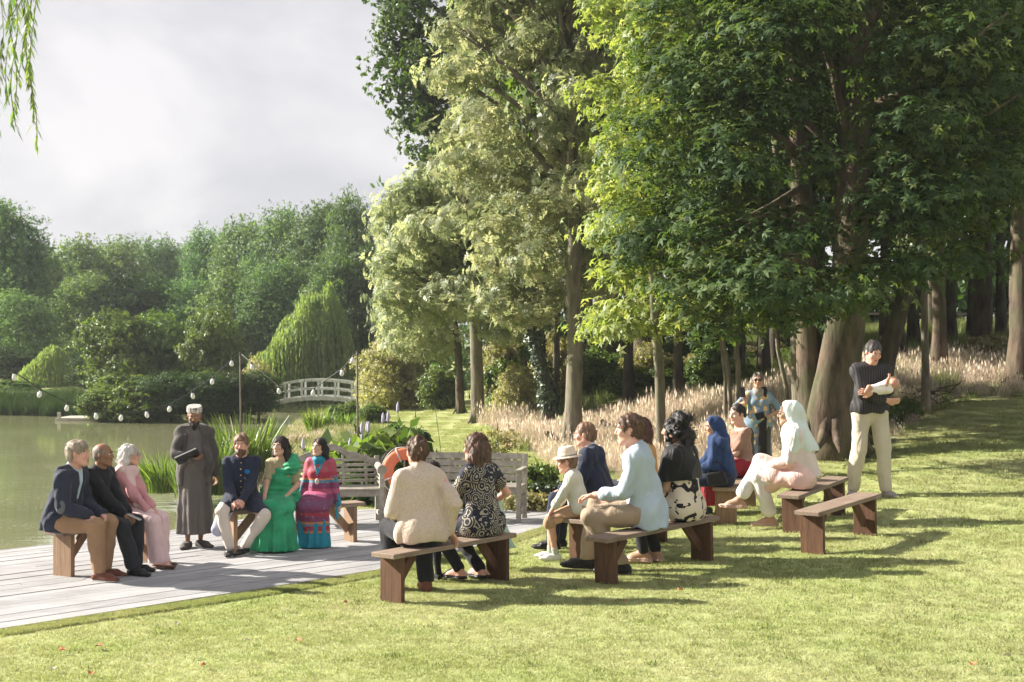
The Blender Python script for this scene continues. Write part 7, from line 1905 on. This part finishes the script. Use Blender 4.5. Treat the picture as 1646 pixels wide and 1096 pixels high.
reed_clump(392, 662, 790, 25.6, 90, 420, 'tall bright reed clump behind the bearded man', 1, .45)
reed_clump(345, 690, 795, 25.0, 70, 300, 'reed clump between the robed man and the bearded man', 2, .5)
reed_clump(262, 722, 792, 24.6, 70, 330, 'arching pale reed clump left of the robed man', 3, .95, w=.022)
reed_clump(425, 690, 790, 26.6, 60, 260, 'reed clump behind the woman in the green sari', 4, .5)
reed_clump(512, 655, 700, 37.5, 50, 260, 'iris clump on the bank beyond the sari', 5, .5, w=.03)
reed_clump(550, 660, 700, 38, 44, 220, 'second iris clump on the bank left of the light pole', 6, .5, w=.03)
reed_clump(478, 692, 712, 35, 40, 160, 'pale drooping grass clump at the water edge', 7, .9, 'hay', w=.02)
reed_clump(505, 716, 745, 27, 70, 200, 'dry grass clump behind the arched bench', 8, .8, 'hay', w=.018)
reed_clump(560, 700, 742, 28, 50, 130, 'pale green clump behind the arched bench', 9, .7, w=.02)
reed_clump(300, 735, 800, 23.6, 50, 160, 'low reeds at the deck corner', 10, .7, w=.02)

# broad-leaved bed with lilac spikes behind the benches, poppies at the right end
def bed_plant(x, y, h, w, n, label, key, seed, leafL=.26, leafW=.30, spikes=0, poppies=0, kind='leaf', cat='plant', name='bed_plant'):
    r = np.random.default_rng(seed); z = hz(x, y); root = empty(name, (x, y, z)); tag(root, label, cat, 'plants in the bed behind the benches')
    P = np.stack([r.normal(0, w*.4, n), r.normal(0, w*.3, n), h*r.random(n)**.8*.9], 1); N = P*[1,1,0]*2+np.array([0,0,.7])+r.normal(size=(n,3))*.5
    V, F, q = place_leaves(P, N, leafL, kind, r); link('foliage', np_mesh('foliage', V, F, np.repeat(r.random(n), q)), LM[key], root)
    sb = MB()
    for i in range(max(4, n//25)):
        a, b = r.normal(0,w*.3), r.normal(0,w*.2); sb.tube([(a*.4,b*.4,-.03),(a,b,h*r.uniform(.5,.95))], .006, 4)
    sb.build('stem', BK_green, root)
    for i in range(spikes):
        a, b, t = r.normal(0,w*.4), r.normal(0,w*.3), h*r.uniform(1.0,1.25); mb = MB().tube([(a,b,h*.4),(a,b,t-.10)], .006, 5); mb.build('stem', BK_green, root)
        MB().tube([(a,b,t-.12),(a,b,t-.08),(a,b,t),(a,b,t+.05)], [.012,.026,.022,.004], 7).build('flower', lilac, root, True)
    for i in range(poppies):
        a, b, t = r.normal(0,w*.4), r.normal(0,w*.3), h*r.uniform(.9,1.35)
        MB().tube([(a*.6,b*.6,0),(a,b,t)], .004, 4).build('stem', BK_green, root); MB().lathe([(1e-4,0),(.03,.008),(.038,.03),(.03,.036),(1e-4,.022)], 8, (a,b,t)).build('flower', poppy, root, True)
    return root
BK_green = mat('green_stem', (.10,.16,.04), .7, bump=0); lilac = mat('lilac_flower', (.50,.47,.62), .8, .3, 60, bump=0); poppy = mat('red_poppy', (.75,.10,.05), .6, bump=0)
for i, (px, Y, h, w, n, lab, sp) in enumerate([
 (520,21.0,.75,.45,210,'broad-leaved plant behind the left end of the arched bench',1),(560,21.4,.85,.5,230,'broad-leaved plant with lilac spikes behind the arched bench',3),(592,20.9,.95,.5,260,'broad-leaved plant with lilac spikes right of the light pole',4),
 (622,21.6,1.05,.5,240,'tall broad-leaved plant left of the lifebuoy',2),(650,22.2,1.15,.45,220,'dark bushy plant above the lifebuoy',1),(610,20.5,.6,.45,240,'dark low plant between the arched bench and the log',0),(680,21.5,.55,.5,170,'leafy plant behind the left end of the straight bench',0),
 (720,21.6,.50,.5,170,'leafy plant seen through the slats of the straight bench',0),(770,21.8,.55,.5,170,'leafy plant behind the woman in the flowered dress',0),(815,21.2,.50,.45,170,'leafy plant at the right end of the straight bench',0)]):
    bed_plant(X_at(px,Y), Y, h, w, n, lab, 'shrub' if i not in (4,5) else 'dark', 200+i, spikes=sp)
bed_plant(X_at(860,20.6), 20.6, .62, .42, 620, 'bushy plant with one red poppy right of the straight bench', 'shrub', 220, .09, poppies=1, kind='tuft', cat='bush')
bed_plant(X_at(880,20.2), 20.2, .38, .5, 520, 'low dark green plant at the right of the flower bed', 'dark', 221, .09, kind='tuft', cat='bush')
bed_plant(X_at(850,19.9), 19.9, .26, .5, 520, 'dry brown and pink low plant beside the deck corner', 'straw', 222, .08, kind='tuft', cat='bush', poppies=1)
bed_plant(X_at(905,20.8), 20.8, .22, .4, 300, 'small flat plant at the right end of the flower bed', 'shrub', 223, .08, kind='tuft', cat='bush')
bed_plant(X_at(800,25), 25, .8, .5, 300, 'yellow green weed standing beyond the straight bench', 'straw', 224, .09, kind='tuft', cat='bush')
for i, (px, pt, pb, Y) in enumerate([(668,668,735,22.5),(705,650,740,22.5),(800,690,745,23.0),(790,700,750,23.2)]):
    r_ = empty('tall_weed', (X_at(px,Y), Y, hz(X_at(px,Y),Y))); tag(r_, ['dark seed spike standing above the lifebuoy','long leaning seed stalk right of the lifebuoy','pale stalk beyond the woman in the flowered dress','second pale stalk close left of the pale one'][i], 'weed')
    h = Z_at(pt, Y)-r_.location.z; MB().tube([(0,0,0),(.03,0,h*.5),(-.06 if i == 1 else 0,0,h)], .005, 4).build('stem', BK_green, r_); MB().tube([(-.06 if i == 1 else 0,0,h-.02),(-.07 if i == 1 else 0,0,h+.10)], [.012,.003], 5).build('flower', BK['dark'], r_)
# root plate and stump in the dry grass, dead sticks round the slender trunk
for px, py, lab, sd in ((1000,690,'mossy old stump in the dry grass beyond the navy suit',3),(908,712,'gnarled root mound at the foot of the slender ash',5)):
    g_ = gnd(px, py+8); F = Field((-.6,-.5,-.3),(.6,.5,.7),.03); r = random.Random(sd)
    for i in range(9): F.cone((r.uniform(-.15,.15),0,0),(r.uniform(-.5,.5),r.uniform(-.3,.3),r.uniform(-.02,.35)),.10,.04,.05)
    F.wrinkle(.02,20,sd); V_, F_ = F.mesh(); o = link('stump', np_mesh('stump', V_, F_, smooth=True), BK['dark'] if sd == 3 else BK['brown']); o.location = g_; tag(o, lab, 'stump')
g_ = gnd(1500,650); st_ = empty('stick_pile', g_); tag(st_, 'heap of dead sticks at the foot of the slender pale trunk', 'sticks'); r = random.Random(8)
for i in range(26):
    a = r.uniform(0,6.28); L = r.uniform(.3,.8); c = Vector((r.uniform(-.4,.4), r.uniform(-.3,.3), r.uniform(.02,.3))); d = Vector((math.cos(a)*L/2, math.sin(a)*L/2, r.uniform(-.1,.25)))
    MB().tube([c-d, c+Vector((0,0,.03)), c+d], [.008,.012,.006], 5).build('stick', BK['dark'], st_)
# fallen leaves on the lawn
lf = [mat('leaf_orange', (.62,.24,.12), .7, bump=0), mat('leaf_pale', (.66,.58,.44), .7, bump=0), mat('leaf_rust', (.36,.12,.06), .7, bump=0)]
for i, (px, py, c, lab) in enumerate([(1093,955,0,'orange leaf right below the bench of the man in pale blue'),(1618,1063,1,'large pale curled leaf near the lower right corner'),(1562,1074,0,'rusty leaf left of the large pale one'),(326,1078,0,'orange leaf near the bottom edge below the deck'),(284,1010,1,'white petal on the lawn below the deck edge'),
   (100,1053,0,'orange fleck at the lower left'),(159,1047,2,'small rust leaf at the lower left'),(464,985,1,'pale leaf left of the near bench'),(398,1038,1,'pale leaf on the lawn in front of the deck'),(1005,972,2,'rust leaf at the end of the shadow'),(480,1038,0,'pink leaf below the near bench'),(86,1083,1,'pale leaf at the bottom left edge'),(147,1091,0,'orange leaf at the very bottom left'),(1134,1088,1,'pale leaf at the bottom centre right'),(556,975,2,'dark rust leaf in front of the near bench leg'),(1309,887,1,'white fleck at the foot of the empty bench')]):
    g_ = gnd(px, py); r = random.Random(i); s_ = .035*r.uniform(.7,1.3)*(1.5 if i in (1,) else 1)
    n_ = 7; V = [(0,0,.006)]+[(math.cos(a)*s_*(1 if q % 2 else .65), math.sin(a)*s_*.7, .012*r.random()+(.015 if q % 3 == 0 else 0)) for q, a in enumerate([6.283*k/n_ for k in range(n_)])]
    o = MB().add(V, [(0,k+1,(k+1) % n_+1) for k in range(n_)]).build('fallen_leaf', lf[c], None); o.location = g_+Vector((0,0,.030)); o.rotation_euler = (r.uniform(-.3,.3), r.uniform(-.3,.3), r.uniform(0,6)); so = o.modifiers.new('t','SOLIDIFY'); so.thickness = .0015
    tag(o, lab, 'leaf', 'fallen leaves on the lawn')
# willow strands hanging in at the top left, from a bough outside the picture
wb = empty('willow_bough', (X_at(-40, 7.0), 7.0, Z_at(-120, 7.0))); tag(wb, 'hanging strands of a weeping willow at the top left corner', 'willow branch')
r = np.random.default_rng(12); twig = mat('willow_twig', (.20,.19,.08), .7, bump=0)
MB().tube([(-1.2,.3,-.1),(-.4,.1,.05),(.15,0,.02),(.42,0,-.10)], [.05,.035,.02,.008], 8).build('branch', BK['brown'], wb, True)
for i in range(13):
    px = [2,8,14,20,26,30,34,40,46,52,-6,12,24][i]; ybot = [130,190,120,222,205,150,190,120,90,40,160,80,218][i]; dy = r.uniform(-.25,.25)
    top = Vector((X_at(px+2,7)-wb.location.x, dy, r.uniform(-.12,.0))); bot = Vector((X_at(px,7)-wb.location.x, dy+.03, Z_at(ybot,7)-wb.location.z))
    pts = [top.lerp(bot, t)+Vector((.015*math.sin(t*9+i), .01*math.cos(t*7+i), 0)) for t in np.linspace(0,1,14)]
    tw = MB().tube(pts, .0022, 4).build('strand', twig, wb)
    P, Nn, A = [], [], []; Vs = []
    for t in np.linspace(.02,1,max(10,int((top-bot).length/.020))):
        k_ = t*13; j = min(int(k_), 12); c = pts[j].lerp(pts[j+1], k_-j); a = r.uniform(0,6.283); L = r.uniform(.05,.085); w = .0065; dv = Vector((math.cos(a)*.45, math.sin(a)*.45, -.9)).normalized()*L; sv = Vector((-math.sin(a), math.cos(a), 0))*w
        Vs += [tuple(c), tuple(c+dv*.45+sv), tuple(c+dv), tuple(c+dv*.45-sv)]
    link('leaves', np_mesh('leaves', np.array(Vs), np.arange(len(Vs)).reshape(-1,4), r.random(len(Vs)//4)), LM['reed'], tw)
